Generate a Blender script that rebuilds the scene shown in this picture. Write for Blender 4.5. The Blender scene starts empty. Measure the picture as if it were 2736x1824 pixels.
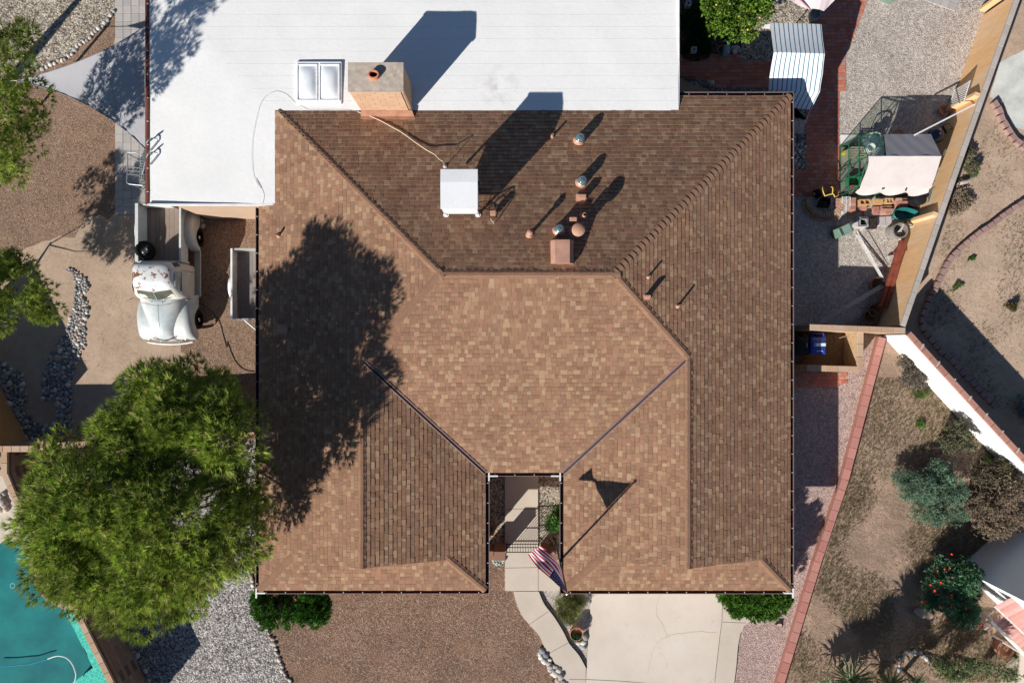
import bpy, bmesh, math, random
import numpy as np
from mathutils import Vector, Matrix, noise
from mathutils.geometry import tessellate_polygon
R = math.radians
random.seed(7); NR = np.random.default_rng(7)
sc = bpy.context.scene
COL = sc.collection

# ---------------------------------------------------------------- camera, world, sun, exposure
HC = 26.0                                   # camera height (m)
FP = 1824.0                                 # focal length in photograph pixels
cam_d = bpy.data.cameras.new('camera'); cam = bpy.data.objects.new('camera', cam_d); COL.objects.link(cam)
cam.location = (0, 0, HC); cam.rotation_euler = (0, 0, 0)
cam_d.sensor_width = 36; cam_d.lens = 24; cam_d.clip_end = 500; cam_d.clip_start = 0.1
sc.camera = cam
EL = 31.0; AX, AY = 0.645, 0.7642           # shadows run along (AX, AY)
w = bpy.data.worlds.new('World'); sc.world = w; w.use_nodes = True
nt = w.node_tree; bg = nt.nodes['Background']
sky = nt.nodes.new('ShaderNodeTexSky'); sky.sky_type = 'NISHITA'; sky.sun_disc = False
sky.ozone_density = 5.0; sky.dust_density = .4; sky.sun_elevation = R(EL); sky.sun_rotation = math.atan2(-AX, -AY)
nt.links.new(sky.outputs[0], bg.inputs[0]); bg.inputs[1].default_value = 0.05
sd = bpy.data.lights.new('sun', 'SUN'); sd.energy = 4.9; sd.angle = R(0.5); sd.color = (1.0, 0.955, 0.89)
sun = bpy.data.objects.new('sun', sd); COL.objects.link(sun)
ce = math.cos(R(EL))
sun.rotation_euler = Vector((ce*AX, ce*AY, -math.sin(R(EL)))).to_track_quat('-Z', 'Y').to_euler()
sc.view_settings.view_transform = 'Standard'; sc.view_settings.look = 'None'
sc.view_settings.gamma = 1; sc.view_settings.use_curve_mapping = False
sc.view_settings.exposure = 0.42
sc.cycles.max_bounces = 8; sc.cycles.transparent_max_bounces = 12

# ---------------------------------------------------------------- placing helpers
def S(x, y, z=0.0):                         # photograph pixel at height z -> world point
    return Vector(((x-1368)*(HC-z)/FP, (912-y)*(HC-z)/FP, z))
def crop(x0, y0, s): return lambda x, y, z=0.0: S(x0+x/s, y0+y/s, z)
K = 2736/2352.0
def D(x, y, z=0.0): return S(x*K, y*K, z)
q1 = crop(0,0,3.136); q2 = crop(0,450,3.136); q3 = crop(0,900,3.136); q4 = crop(0,1324,3.136)
q5 = crop(650,0,3.136); q6 = crop(1100,350,3.136)
r2 = crop(1780,0,4.392); r3 = crop(2236,0,4.392); r4 = crop(2100,320,4.392); r5 = crop(2100,600,3.454)
r6 = crop(2036,1000,3.136); r7 = crop(2036,1324,3.136)
f1 = crop(1250,1200,5.4825); f2 = crop(1250,1420,3.88); f3 = crop(650,1324,3.136); f4 = crop(1500,1400,3.698)
tq = crop(320,520,3.92)

ORG = {}
def tag(o, label=None, cat=None, group=None, kind=None):
    if label: o['label'] = label
    if cat: o['category'] = cat
    if group: o['group'] = group
    if kind: o['kind'] = kind
    return o
def thing(name, label, cat, loc=(0,0,0), rz=0.0, group=None):
    o = bpy.data.objects.new(name, None); COL.objects.link(o); o.empty_display_size = .1
    o.location = loc; o.rotation_euler = (0,0,rz); ORG[o.name] = Vector(loc)
    return tag(o, label, cat, group)
def add(name, me, parent=None, loc=(0,0,0), rot=None, scale=None):   # link a mesh; loc is in world space
    o = bpy.data.objects.new(name, me); COL.objects.link(o)
    L = Vector(loc); P0 = ORG[parent.name] if parent else Vector((0,0,0))
    o.location = L-P0; ORG[o.name] = L.copy()
    if parent: o.parent = parent
    if rot is not None:
        if isinstance(rot, (tuple, list)): o.rotation_euler = rot
        else: o.rotation_euler = rot.to_euler()
    if scale is not None: o.scale = scale if hasattr(scale, '__len__') else (scale,)*3
    return o
def copy_tree(o, parent=None, loc=None):
    c = o.copy(); COL.objects.link(c); ORG[c.name] = ORG.get(o.name, Vector((0,0,0))).copy()
    if parent: c.parent = parent
    if loc is not None: c.location = loc; ORG[c.name] = Vector(loc)
    for ch in list(o.children): copy_tree(ch, c)
    return c

class MB:
    def __init__(s): s.v=[]; s.f=[]; s.m=[]; s.c=[]; s.cur=0; s.col=None
    def face(s, idx):
        s.f.append(tuple(idx)); s.m.append(s.cur); s.c.append(s.col)
    def mat(s, i): s.cur = i; return s
    def color(s, c): s.col = c; return s
    def poly(s, pts):
        b = len(s.v); s.v += [tuple(p) for p in pts]; s.face(range(b, b+len(pts))); return s
    def box(s, c, d, rz=0.0, M=None):
        b = len(s.v); hx, hy, hz = d[0]/2, d[1]/2, d[2]/2
        m = M if M is not None else Matrix.Rotation(rz, 3, 'Z'); c = Vector(c)
        for z in (-hz, hz):
            for x, y in ((-hx,-hy),(hx,-hy),(hx,hy),(-hx,hy)): s.v.append(tuple(c + m @ Vector((x,y,z))))
        for q in ((3,2,1,0),(4,5,6,7),(0,1,5,4),(1,2,6,5),(2,3,7,6),(3,0,4,7)): s.face([b+i for i in q])
        return s
    def prism(s, pts, z0, z1=None, top=True, bottom=False):      # pts: (x,y) ccw or (x,y,z) tops
        P3 = [Vector((p[0], p[1], z1 if z1 is not None else p[2])) for p in pts]
        a = sum(P3[i].x*P3[(i+1)%len(P3)].y-P3[(i+1)%len(P3)].x*P3[i].y for i in range(len(P3)))
        if a < 0: P3.reverse()
        n = len(P3); b = len(s.v); s.v += [tuple(p) for p in P3] + [(p.x, p.y, z0) for p in P3]
        if top:
            for t in tessellate_polygon([P3]):
                A,B,C_ = [P3[i] for i in t]
                cr = (B.x-A.x)*(C_.y-A.y)-(B.y-A.y)*(C_.x-A.x)
                s.face([b+i for i in (t if cr > 0 else t[::-1])])
        for i in range(n):
            j = (i+1) % n; s.face((b+i, b+n+i, b+n+j, b+j))
        return s
    def tube(s, pts, r, n=8, caps=True, closed=False):
        pts = [Vector(p) for p in pts]; rings = []; N = len(pts)
        up = Vector((0,0,1))
        for i, p in enumerate(pts):
            if closed: d = pts[(i+1)%N]-pts[i-1]
            else: d = pts[min(i+1,N-1)]-pts[max(i-1,0)]
            d.normalize(); a = d.cross(up)
            if a.length < .05: a = d.cross(Vector((0,1,0)))
            a.normalize(); c = a.cross(d); rr = r[i] if hasattr(r,'__len__') else r
            b = len(s.v)
            for k in range(n):
                t = 2*math.pi*k/n; s.v.append(tuple(p + a*(math.cos(t)*rr) + c*(math.sin(t)*rr)))
            rings.append(b)
        M_ = N if closed else N-1
        for i in range(M_):
            A, B = rings[i], rings[(i+1)%N]
            for k in range(n): s.face((A+k, A+(k+1)%n, B+(k+1)%n, B+k))
        if caps and not closed:
            s.face([rings[0]+k for k in range(n)][::-1]); s.face([rings[-1]+k for k in range(n)])
        return s
    def lathe(s, prof, c=(0,0,0), n=16, M=None, sx=1, sy=1):      # prof [(r,z)], axis z through c
        m = M if M is not None else Matrix.Identity(3); c = Vector(c); rings = []
        for r_, z in prof:
            b = len(s.v); rings.append(b)
            for k in range(n):
                t = 2*math.pi*k/n; s.v.append(tuple(c + m @ Vector((r_*math.cos(t)*sx, r_*math.sin(t)*sy, z))))
        for A, B in zip(rings, rings[1:]):
            for k in range(n): s.face((A+k, A+(k+1)%n, B+(k+1)%n, B+k))
        if prof[0][0] > 1e-4: s.face([rings[0]+k for k in range(n)][::-1])
        if prof[-1][0] > 1e-4: s.face([rings[-1]+k for k in range(n)])
        return s
    def grid(s, P, close_u=False):                               # P[i][j] points
        b = len(s.v); n = len(P[0])
        for row in P: s.v += [tuple(p) for p in row]
        for i in range(len(P)-1):
            for j in range(n if close_u else n-1):
                s.face((b+i*n+j, b+i*n+(j+1)%n, b+(i+1)*n+(j+1)%n, b+(i+1)*n+j))
        return s
    def mesh(s, name, mats, org=(0,0,0), smooth=False):
        me = bpy.data.meshes.new(name); o = Vector(org)
        me.from_pydata([(v[0]-o.x, v[1]-o.y, v[2]-o.z) for v in s.v], [], s.f)
        for m in (mats if isinstance(mats, (list, tuple)) else [mats]): me.materials.append(m)
        me.polygons.foreach_set('material_index', s.m)
        if any(c is not None for c in s.c):
            at = me.color_attributes.new('Col', 'FLOAT_COLOR', 'CORNER'); buf = []
            for f, c in zip(s.f, s.c): buf += list((c or (1,1,1))[:3]+(1.0,))*len(f)
            at.data.foreach_set('color', buf)
        if smooth: me.polygons.foreach_set('use_smooth', [True]*len(me.polygons))
        me.update(); return me
    def build(s, name, mats, parent=None, org=None, smooth=False):   # vertices are in world space
        o = Vector(org) if org is not None else (ORG[parent.name] if parent else Vector((0,0,0)))
        return add(name, s.mesh(name, mats, o, smooth), parent, o)
def autosmooth(o, deg=35):
    me = o.data; me.polygons.foreach_set('use_smooth', [True]*len(me.polygons))
    bm = bmesh.new(); bm.from_mesh(me)
    for e in bm.edges:
        if len(e.link_faces) == 2 and e.calc_face_angle(0) > R(deg): e.smooth = False
    bm.to_mesh(me); bm.free(); return o
def mod(o, kind, **kw):
    m = o.modifiers.new(kind.lower(), kind)
    for k, v in kw.items(): setattr(m, k, v)
    return o

# ---------------------------------------------------------------- materials
MATS = {}
class NT:
    def __init__(s, name):
        s.m = bpy.data.materials.new(name); s.m.use_nodes = True; s.t = s.m.node_tree
        s.b = s.t.nodes['Principled BSDF']; s.geo = s.t.nodes.new('ShaderNodeNewGeometry'); s.pos = s.geo.outputs['Position']
        MATS[name] = s.m
    def n(s, ty, **kw):
        nd = s.t.nodes.new(ty)
        for k, v in kw.items(): setattr(nd, k, v)
        return nd
    def l(s, a, b): s.t.links.new(a, b)
    def noise(s, scale, detail=4, rough=.6, vec=None):
        nd = s.n('ShaderNodeTexNoise'); nd.inputs['Scale'].default_value = scale; nd.inputs['Detail'].default_value = detail
        nd.inputs['Roughness'].default_value = rough; s.l(vec or s.pos, nd.inputs['Vector']); return nd.outputs['Fac']
    def ramp(s, fac, stops, const=False):
        r = s.n('ShaderNodeValToRGB'); e = r.color_ramp.elements
        if const: r.color_ramp.interpolation = 'CONSTANT'
        while len(e) < len(stops): e.new(.5)
        for i, (p, c) in enumerate(stops): e[i].position = p; e[i].color = (*c, 1) if len(c) == 3 else c
        s.l(fac, r.inputs[0]); return r.outputs[0]
    def mix(s, fac, a, b, mode='MIX'):
        x = s.n('ShaderNodeMix', data_type='RGBA', blend_type=mode)
        for sock, val in ((x.inputs[0], fac), (x.inputs[6], a), (x.inputs[7], b)):
            if isinstance(val, (int, float)): sock.default_value = val
            elif isinstance(val, (tuple, list)): sock.default_value = (*val[:3], 1)
            else: s.l(val, sock)
        return x.outputs[2]
    def math(s, op, a, b=None, clamp=False):
        x = s.n('ShaderNodeMath', operation=op, use_clamp=clamp)
        for i, v in enumerate((a, b)):
            if v is None: continue
            if isinstance(v, (int, float)): x.inputs[i].default_value = v
            else: s.l(v, x.inputs[i])
        return x.outputs[0]
    def bump(s, h, dist=.01, strength=1.0):
        b = s.n('ShaderNodeBump'); b.inputs['Distance'].default_value = dist; b.inputs['Strength'].default_value = strength
        s.l(h, b.inputs['Height']); s.l(b.outputs[0], s.b.inputs['Normal'])
    def out(s, col, rough=.9, spec=.2, metal=0.0):
        if isinstance(col, (tuple, list)): s.b.inputs['Base Color'].default_value = (*col, 1)
        else: s.l(col, s.b.inputs['Base Color'])
        s.b.inputs['Roughness'].default_value = rough; s.b.inputs['Specular IOR Level'].default_value = spec
        s.b.inputs['Metallic'].default_value = metal; return s.m
def mul(c, k): return tuple(min(1, max(0, x*k)) for x in c)
def plain(name, col, rough=.8, var=.12, ns=3.0, bump=0.0, bs=60, spec=.2, metal=0.0, fine=.1):
    if name in MATS: return MATS[name]
    t = NT(name); f = t.noise(ns, 5); c = t.ramp(f, [(.3, mul(col, 1-var)), (.7, mul(col, 1+var))])
    if fine: c = t.mix(1.0, c, t.ramp(t.noise(45, 3), [(.3, (1-fine,)*3), (.7, (1+fine,)*3)]), 'MULTIPLY')
    if bump: t.bump(t.noise(bs, 4), bump)
    return t.out(c, rough, spec, metal)
def gravel(name, cols, cell=.03, macro=.18, ms=.5, bump=.02, patch=None, pscale=1.0):
    t = NT(name)
    v = t.n('ShaderNodeTexVoronoi'); v.inputs['Scale'].default_value = 1/cell; t.l(t.pos, v.inputs['Vector'])
    sp = t.n('ShaderNodeSeparateColor'); t.l(v.outputs['Color'], sp.inputs[0])
    c = t.ramp(sp.outputs[0], [(i/len(cols), c_) for i, c_ in enumerate(cols)], True)
    edge = t.ramp(v.outputs['Distance'], [(.35, (1,1,1)), (.8, (.66,.63,.61))])
    c = t.mix(1.0, c, edge, 'MULTIPLY')
    v2 = t.n('ShaderNodeTexVoronoi'); v2.inputs['Scale'].default_value = .33/cell; t.l(t.pos, v2.inputs['Vector'])
    s2 = t.n('ShaderNodeSeparateColor'); t.l(v2.outputs['Color'], s2.inputs[0])
    c = t.mix(1.0, c, t.ramp(s2.outputs[1], [(0, (.8,.8,.8)), (1, (1.15,1.15,1.15))]), 'MULTIPLY')
    c = t.mix(1.0, c, t.ramp(t.noise(ms, 6, .65), [(.3, (1-macro,)*3), (.7, (1+macro,)*3)]), 'MULTIPLY')
    if patch:
        for pc, lo, hi, ps in patch: c = t.mix(t.ramp(t.noise(ps, 6, .7), [(lo, (0,0,0)), (hi, (1,1,1))]), c, pc)
    t.bump(t.math('ADD', t.math('MULTIPLY', v.outputs['Distance'], -1.0), t.math('MULTIPLY', sp.outputs[1], .7)), bump)
    return t.out(c, .95, .1)
def dirt(name, col, dark, pebble=(.5,.43,.36), var=.16, bump=.03):
    t = NT(name)
    c = t.ramp(t.noise(.7, 7, .65), [(.3, mul(col, 1-var)), (.7, mul(col, 1+var))])
    c = t.mix(t.ramp(t.noise(2.6, 6, .75), [(.5, (0,0,0)), (.72, (.8,.8,.8))]), c, dark)
    c = t.mix(1.0, c, t.ramp(t.noise(38, 4, .8), [(.3, (.74,)*3), (.7, (1.2,)*3)]), 'MULTIPLY')
    v = t.n('ShaderNodeTexVoronoi'); v.inputs['Scale'].default_value = 22; t.l(t.pos, v.inputs['Vector'])
    sp = t.n('ShaderNodeSeparateColor'); t.l(v.outputs['Color'], sp.inputs[0])
    m = t.math('MULTIPLY', t.ramp(v.outputs['Distance'], [(.18, (1,1,1)), (.3, (0,0,0))]), t.ramp(sp.outputs[0], [(.72, (0,0,0)), (.74, (1,1,1))]))
    c = t.mix(m, c, pebble)
    t.bump(t.math('ADD', t.noise(14, 8, .8), t.math('MULTIPLY', t.noise(3, 3), 1.6)), bump)
    return t.out(c, .97, .08)
PALD = {}
def rndmat(name, pal, rough=.85, bump=.004, ns=30, var=.14, spec=.2, bs=40):   # one colour per object
    PALD[name] = (pal, rough, var, ns); t = NT(name); oi = t.n('ShaderNodeObjectInfo')
    c = t.ramp(oi.outputs['Random'], [(i/len(pal), c_) for i, c_ in enumerate(pal)], True)
    c = t.mix(1.0, c, t.ramp(t.noise(ns, 5, .7), [(.3, (1-var,)*3), (.7, (1+var,)*3)]), 'MULTIPLY')
    if bump: t.bump(t.noise(bs, 4), bump)
    return t.out(c, rough, spec)
def attrmat(name, rough=.9, var=.14, ns=60, bump=.003, macro=0.0, trans=0.0, mscale=.7):
    t = NT(name); a = t.n('ShaderNodeAttribute', attribute_name='Col'); c = a.outputs['Color']
    if var: c = t.mix(1.0, c, t.ramp(t.noise(ns, 4, .7), [(.3, (1-var,)*3), (.7, (1+var,)*3)]), 'MULTIPLY')
    if macro: c = t.mix(1.0, c, t.ramp(t.noise(mscale, 5, .6), [(.3, (1-macro,)*3), (.7, (1+macro,)*3)]), 'MULTIPLY')
    if bump: t.bump(t.noise(140, 3), bump)
    t.out(c, rough, .12)
    if trans:
        tr = t.n('ShaderNodeBsdfTranslucent'); t.l(c, tr.inputs[0]); mx = t.n('ShaderNodeMixShader'); mx.inputs[0].default_value = trans
        t.l(t.b.outputs[0], mx.inputs[1]); t.l(tr.outputs[0], mx.inputs[2])
        t.l(mx.outputs[0], t.t.nodes['Material Output'].inputs[0])
    return t.m
M = {}
M['base'] = dirt('tan dirt', (.44,.325,.24), (.35,.235,.165), bump=.010)
M['redgravel'] = gravel('red brown gravel', [(.25,.155,.11),(.31,.195,.14),(.355,.235,.17),(.28,.17,.12),(.45,.33,.25),(.19,.115,.08)], .030, .16, patch=[((.30,.175,.115), .52, .72, .9), ((.20,.13,.095), .60, .78, 1.6)])
M['redgravel2'] = gravel('coarse red gravel', [(.30,.195,.135),(.36,.24,.17),(.40,.27,.195),(.33,.215,.15),(.48,.35,.26),(.24,.15,.105)], .026, .14, patch=[((.36,.235,.16), .5, .72, 1.3)])
M['greygravel'] = gravel('grey speckled gravel', [(.13,.12,.12),(.30,.28,.27),(.50,.48,.46),(.22,.20,.19),(.40,.36,.33),(.62,.60,.57)], .05, .1)
M['whitegravel'] = gravel('buff white gravel', [(.25,.21,.165),(.42,.37,.30),(.60,.55,.46),(.34,.29,.23),(.50,.44,.36),(.16,.13,.10)], .055, .12)
M['palegravel'] = gravel('pale crushed gravel', [(.53,.47,.42),(.64,.575,.515),(.72,.655,.59),(.59,.525,.47),(.66,.60,.545),(.44,.385,.34)], .030, .10, patch=[((.23,.155,.11), .60, .74, 1.7)])
M['pinkgravel'] = gravel('pink gravel', [(.51,.365,.325),(.60,.445,.40),(.67,.51,.46),(.55,.40,.36),(.62,.47,.42),(.43,.295,.26)], .032, .08)
M['bluegravel'] = gravel('slate gravel', [(.12,.12,.125),(.2,.2,.205),(.33,.33,.33),(.25,.24,.23),(.42,.41,.40)], .09, .1, bump=.05)
M['drylawn'] = dirt('dry lawn earth', (.36,.25,.185), (.20,.165,.10), (.58,.46,.38), .32, .03)
M['faryard'] = dirt('neighbour dirt', (.46,.34,.25), (.34,.235,.165), (.56,.47,.38), .18, .016)
M['concrete'] = plain('walk concrete', (.55,.475,.395), .85, .06, 1.2, .002, fine=.05)
M['deck'] = plain('pool deck', (.56,.50,.42), .85, .06, 1.5, .002)
M['chalk'] = plain('white concrete', (.56,.57,.53), .9, .2, 1.8, .006)

def loosemat(m):                                   # the same look for pieces joined into one part: colour per piece
    nm = m.name+' joined'; pal, rough, var, ns = PALD[m.name]
    if nm not in MATS: attrmat(nm, rough, var, ns)
    return MATS[nm], pal
# ================================================================ GROUND AND PAVING
def densify(pts, step=.3, jit=0.0, seed=0):
    out = []; n = len(pts)
    for i in range(n):
        a, b = Vector(pts[i][:2]), Vector(pts[(i+1)%n][:2]); k = max(1, int((b-a).length/step))
        for j in range(k):
            p = a.lerp(b, j/k)
            if jit: p = p + Vector((noise.noise(Vector((p.x*2.3, p.y*2.3, seed))), noise.noise(Vector((p.x*2.3, p.y*2.3, seed+9)))))*jit
            out.append(p)
    return out
def sheet(name, pts, z, m, jit=0.0, kind='structure', label=None, parent=None):
    P_ = [Vector((p.x, p.y, z)) for p in densify(pts, .25 if jit else 50, jit, z*991)]
    b = MB(); b.v = [tuple(p) for p in P_]
    for t in tessellate_polygon([P_]):
        A,B,C_ = [P_[i] for i in t]; cr = (B.x-A.x)*(C_.y-A.y)-(B.y-A.y)*(C_.x-A.x)
        if abs(cr) > 1e-9: b.face(t if cr > 0 else t[::-1])
    o = b.build(name, m, parent); return tag(o, label, kind=kind)
def smooth_line(pts, k=6):                      # Catmull-Rom
    P_ = [Vector(p) for p in pts]; out = []
    for i in range(len(P_)-1):
        p0, p1, p2, p3 = P_[max(i-1,0)], P_[i], P_[i+1], P_[min(i+2, len(P_)-1)]
        for j in range(k):
            t = j/k
            out.append(.5*((2*p1)+(p2-p0)*t+(2*p0-5*p1+4*p2-p3)*t*t+(3*p1-p0-3*p2+p3)*t**3))
    out.append(P_[-1]); return out
def inside(p, poly):
    x, y = p[0], p[1]; c = False; n = len(poly); j = n-1
    for i in range(n):
        a, b = poly[i], poly[j]
        if (a[1] > y) != (b[1] > y) and x < (b[0]-a[0])*(y-a[1])/(b[1]-a[1]+1e-12)+a[0]: c = not c
        j = i
    return c
pool_poly = [q4(-500,400),q4(0,400),q4(60,362),q4(150,390),q4(250,540),q4(255,650)] + smooth_line([q4(262,680),q4(300,760),q4(380,870),q4(530,950)],4) + [q4(700,985),q4(905,1085),q4(1148,1568),q4(1400,2080),q4(-500,2080)]
big = [Vector((-60,-60,0)),Vector((60,-60,0)),Vector((60,60,0)),Vector((-60,60,0))]
def holed(name, outer, hole, z, m):
    A = [Vector((p.x,p.y,z)) for p in outer]; B = [Vector((p.x,p.y,z)) for p in hole]; b = MB(); al = A+B; b.v = [tuple(p) for p in al]
    for t in tessellate_polygon([A, B]):
        a,c,d = [al[i] for i in t]; cr = (c.x-a.x)*(d.y-a.y)-(c.y-a.y)*(d.x-a.x); b.face(t if cr > 0 else t[::-1])
    return tag(b.build(name, m), kind='structure')
holed('ground', big, pool_poly, -.004, M['base'])
# far left gravel bed, red gravel yard
edge_tl = [q1(x,y) for x,y in ((1000,60),(950,110),(885,195),(825,245),(765,305),(705,350),(640,410),(560,485),(440,535),(350,580),(230,622),(120,650),(-200,660))]
sheet('gravel_bed', [q1(-200,-200), q1(1000,-200)]+edge_tl, .004, M['whitegravel'])
sheet('red_gravel_yard', [q1(968,40)]+edge_tl[1:]+[q2(-200,-300),q2(-200,600),q2(0,690),q2(150,720),q2(300,640),q2(420,600),q2(560,575),q2(640,560),q2(700,400),q2(968,395)], .002, M['redgravel2'], .25)
sheet('carport_gravel', [q2(1320,120),q2(2400,120),q3(2400,860),q3(1700,860),q3(1640,500),q3(1560,300),q3(1500,60),q2(1560,1420),q2(1330,1050),q2(1200,800),q2(1240,500)], .004, M['redgravel2'], .3)
sheet('patio_base', [q1(967,-260),q1(1400,-260),q2(1400,390),q2(975,390)], .006, plain('grout', (.17,.165,.165), .95, .1))
sheet('side_gravel_bed', [q3(1650,860),q3(2400,860),f3(200,-300),f3(60,560),f3(90,860),f3(130,1040),f3(180,1110),f3(240,1240),f3(290,1400),f3(350,1568),f3(420,1800),q4(1500,1950),q4(1185,1500),q4(880,900),q3(700,1100)], .003, M['greygravel'])
sheet('front_gravel_yard', [f3(60,540),f3(90,860),f3(130,1040),f3(180,1110),f3(240,1240),f3(290,1400),f3(350,1568),f3(420,1800),f2(1100,1900),f2(1000,1568),f2(870,1300),f2(800,1200),f2(740,1070),f2(640,955),f2(560,860),f2(500,720),f2(475,612),f2(385,605),f2(385,-400),f2(100,-400)], .006, M['redgravel'])
sheet('courtyard_gravel', [f1(200,250),f1(1450,250),f1(1450,1600),f1(200,1480)], .009, M['whitegravel'])
sheet('bed_gravel', [f2(735,600),f2(1310,590),f2(1250,1000),f2(1225,1410),f2(1150,1270),f2(1040,1150),f2(990,1030),f2(890,870),f2(780,740)], .0095, M['palegravel'])
sheet('pink_gravel_strip', [D(1700,930),D(2040,770),r6(905,0),r6(480,1568),r7(140,1568),r7(60,1830),f4(1600,1830),f4(1500,900),D(1700,1300)], .005, M['pinkgravel'])
sheet('back_gravel_yard', [r2(1850,-300),r2(2200,-300),D(2500,-60),D(2330,0),D(2060,760),D(1790,760),D(1790,440),r2(1300,1000),r2(300,900)], .003, M['palegravel'], .04)
sheet('neighbour_front_yard', [r5(925,1045),r5(1450,1700),r6(2300,1000),D(2600,1400),D(2600,1750),r7(60,1830),r7(195,1568),r6(500,1568),r6(960,0)], .002, M['drylawn'])
sheet('neighbour_back_yard', [D(2370,-60),D(2800,-60),D(2800,1500),D(2352,1090),D(2085,765)], .002, M['faryard'])
sheet('slab', [r3(1900,740),r3(2250,560),r3(2500,520),r3(2600,1700),r3(2330,1568),r3(2080,1500),r3(1940,1200),r3(1790,1130),r3(1840,980)], .006, M['chalk'], .06)
# raised concrete walk and drive
def slab(name, pts, z, m, lab=None):
    b = MB(); b.prism([(p.x, p.y) for p in pts], -.02, z); return tag(b.build(name, m), lab, kind='structure')
t = NT('driveway concrete')
c = t.ramp(t.noise(.55, 6, .6), [(.3, (.56,.49,.42)), (.55, (.64,.56,.48)), (.75, (.67,.61,.55))])
c = t.mix(t.ramp(t.noise(1.1, 5, .7), [(.55, (0,0,0)), (.75, (.7,.7,.7))]), c, (.60,.46,.34))
c = t.mix(t.ramp(t.noise(2.3, 6, .75), [(.60, (0,0,0)), (.78, (.55,.55,.55))]), c, (.40,.35,.30))
c = t.mix(1.0, c, t.ramp(t.noise(50, 4, .8), [(.3, (.93,)*3), (.7, (1.05,)*3)]), 'MULTIPLY')
M['drive'] = t.out(c, .85, .2)
L1 = smooth_line([f2(475,612),f2(500,720),f2(560,860),f2(640,955),f2(740,1070),f2(800,1200),f2(870,1300),f2(940,1430),f2(1000,1568),f2(1050,1720)], 3)
R1 = smooth_line([f2(735,612),f2(790,740),f2(890,870),f2(990,1030),f2(1050,1150),f2(1150,1270),f2(1222,1400)], 3)
def band(name, L, Rr, z, m): return slab(name, list(L)+list(reversed(Rr)), z, m)
jointm = plain('joint', (.07,.06,.05), .95)
wp = [band('front_walk', L1+[f2(1215,1720)]*1, R1+[f2(1222,1420)], .07, M['concrete'])]
slab('entry_walk', [f2(385,604),f2(385,-600),f2(727,-600),f2(727,604)], .075, M['concrete'])
slab('entry_slab', [f2(731,380),f2(1010,380),f2(975,604),f2(731,604)], .073, M['concrete'])
slab('driveway', [f4(300,600),f4(1590,600),f4(1578,950),f4(1555,1120),f4(1505,1568),f4(1480,1800),f4(228,1800),f4(242,1516)], .075, M['drive'])
slab('driveway_side_walk', [f4(1596,600),f4(2250,600),f4(2150,840),f4(1890,925),f4(1800,990),f4(1760,1080),f4(1738,1200),f4(1722,1400),f4(1700,1568),f4(1690,1800),f4(1487,1800),f4(1512,1568),f4(1562,1120),f4(1584,950)], .07, M['concrete'])
def seam(pts, wd, z, name='joint', m=None):       # narrow dark groove strips a few mm proud
    b = MB()
    for a, c in zip(pts, pts[1:]):
        d = (c-a); n_ = Vector((-d.y, d.x, 0)).normalized()*wd/2
        b.poly([(a.x-n_.x,a.y-n_.y,z),(c.x-n_.x,c.y-n_.y,z),(c.x+n_.x,c.y+n_.y,z),(a.x+n_.x,a.y+n_.y,z)])
    o = b.build(name, m or jointm); return tag(o, kind='structure')
def S2(f, *a): return [f(x, y) for x, y in a]
seam(S2(f2,(385,368),(727,362)), .012, .078); seam(S2(f1,(545,866),(1030,864)), .012, .078)
seam(S2(f2,(640,950),(832,818)), .012, .073); seam(S2(f2,(845,1248),(1040,1140)), .012, .073); seam(S2(f2,(1050,1518),(1218,1520)), .012, .073)
seam(S2(f4,(242,1521),(600,1538),(860,1560),(1100,1568)), .014, .079); seam(S2(f4,(1585,957),(1815,966)), .012, .073)
def rough_line(pts, step=.06, amp=.02):
    out = []
    for a, c in zip(pts, pts[1:]):
        k = max(1, int((c-a).length/step))
        for j in range(k):
            p = a.lerp(c, j/k); out.append(p+Vector((random.uniform(-amp,amp), random.uniform(-amp,amp), 0)))
    return out+[pts[-1]]
crk = plain('crack', (.34,.29,.245), .95)
for line, wd in ((((985,660),(940,800),(935,900),(985,960),(1015,1020),(1040,1095)), .012), (((1535,1058),(1370,1048),(1150,1070),(1040,1095),(985,1120),(930,1180),(885,1280),(865,1400),(850,1480)), .011), (((1125,958),(1140,920),(1160,910)), .012), (((1512,1505),(1440,1568)), .014)):
    seam(rough_line(S2(f4, *line), .11, .028), wd*.62, .0785, 'crack', crk)
# steel edging along the right side of the walk
b = MB(); R1b = [p+Vector((.02,-.0,0)) for p in R1]
for a, c in zip(R1b, R1b[1:]):
    d = (c-a).normalized(); n_ = Vector((-d.y, d.x, 0)); b.prism([a, c, c-n_*.012*-1, a-n_*.012*-1], 0, .10)
o = b.build('steel_edging', plain('black steel', (.02,.022,.02), .5)); tag(o, 'thin black edging strip curving along the right side of the front walk', 'edging')

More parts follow.
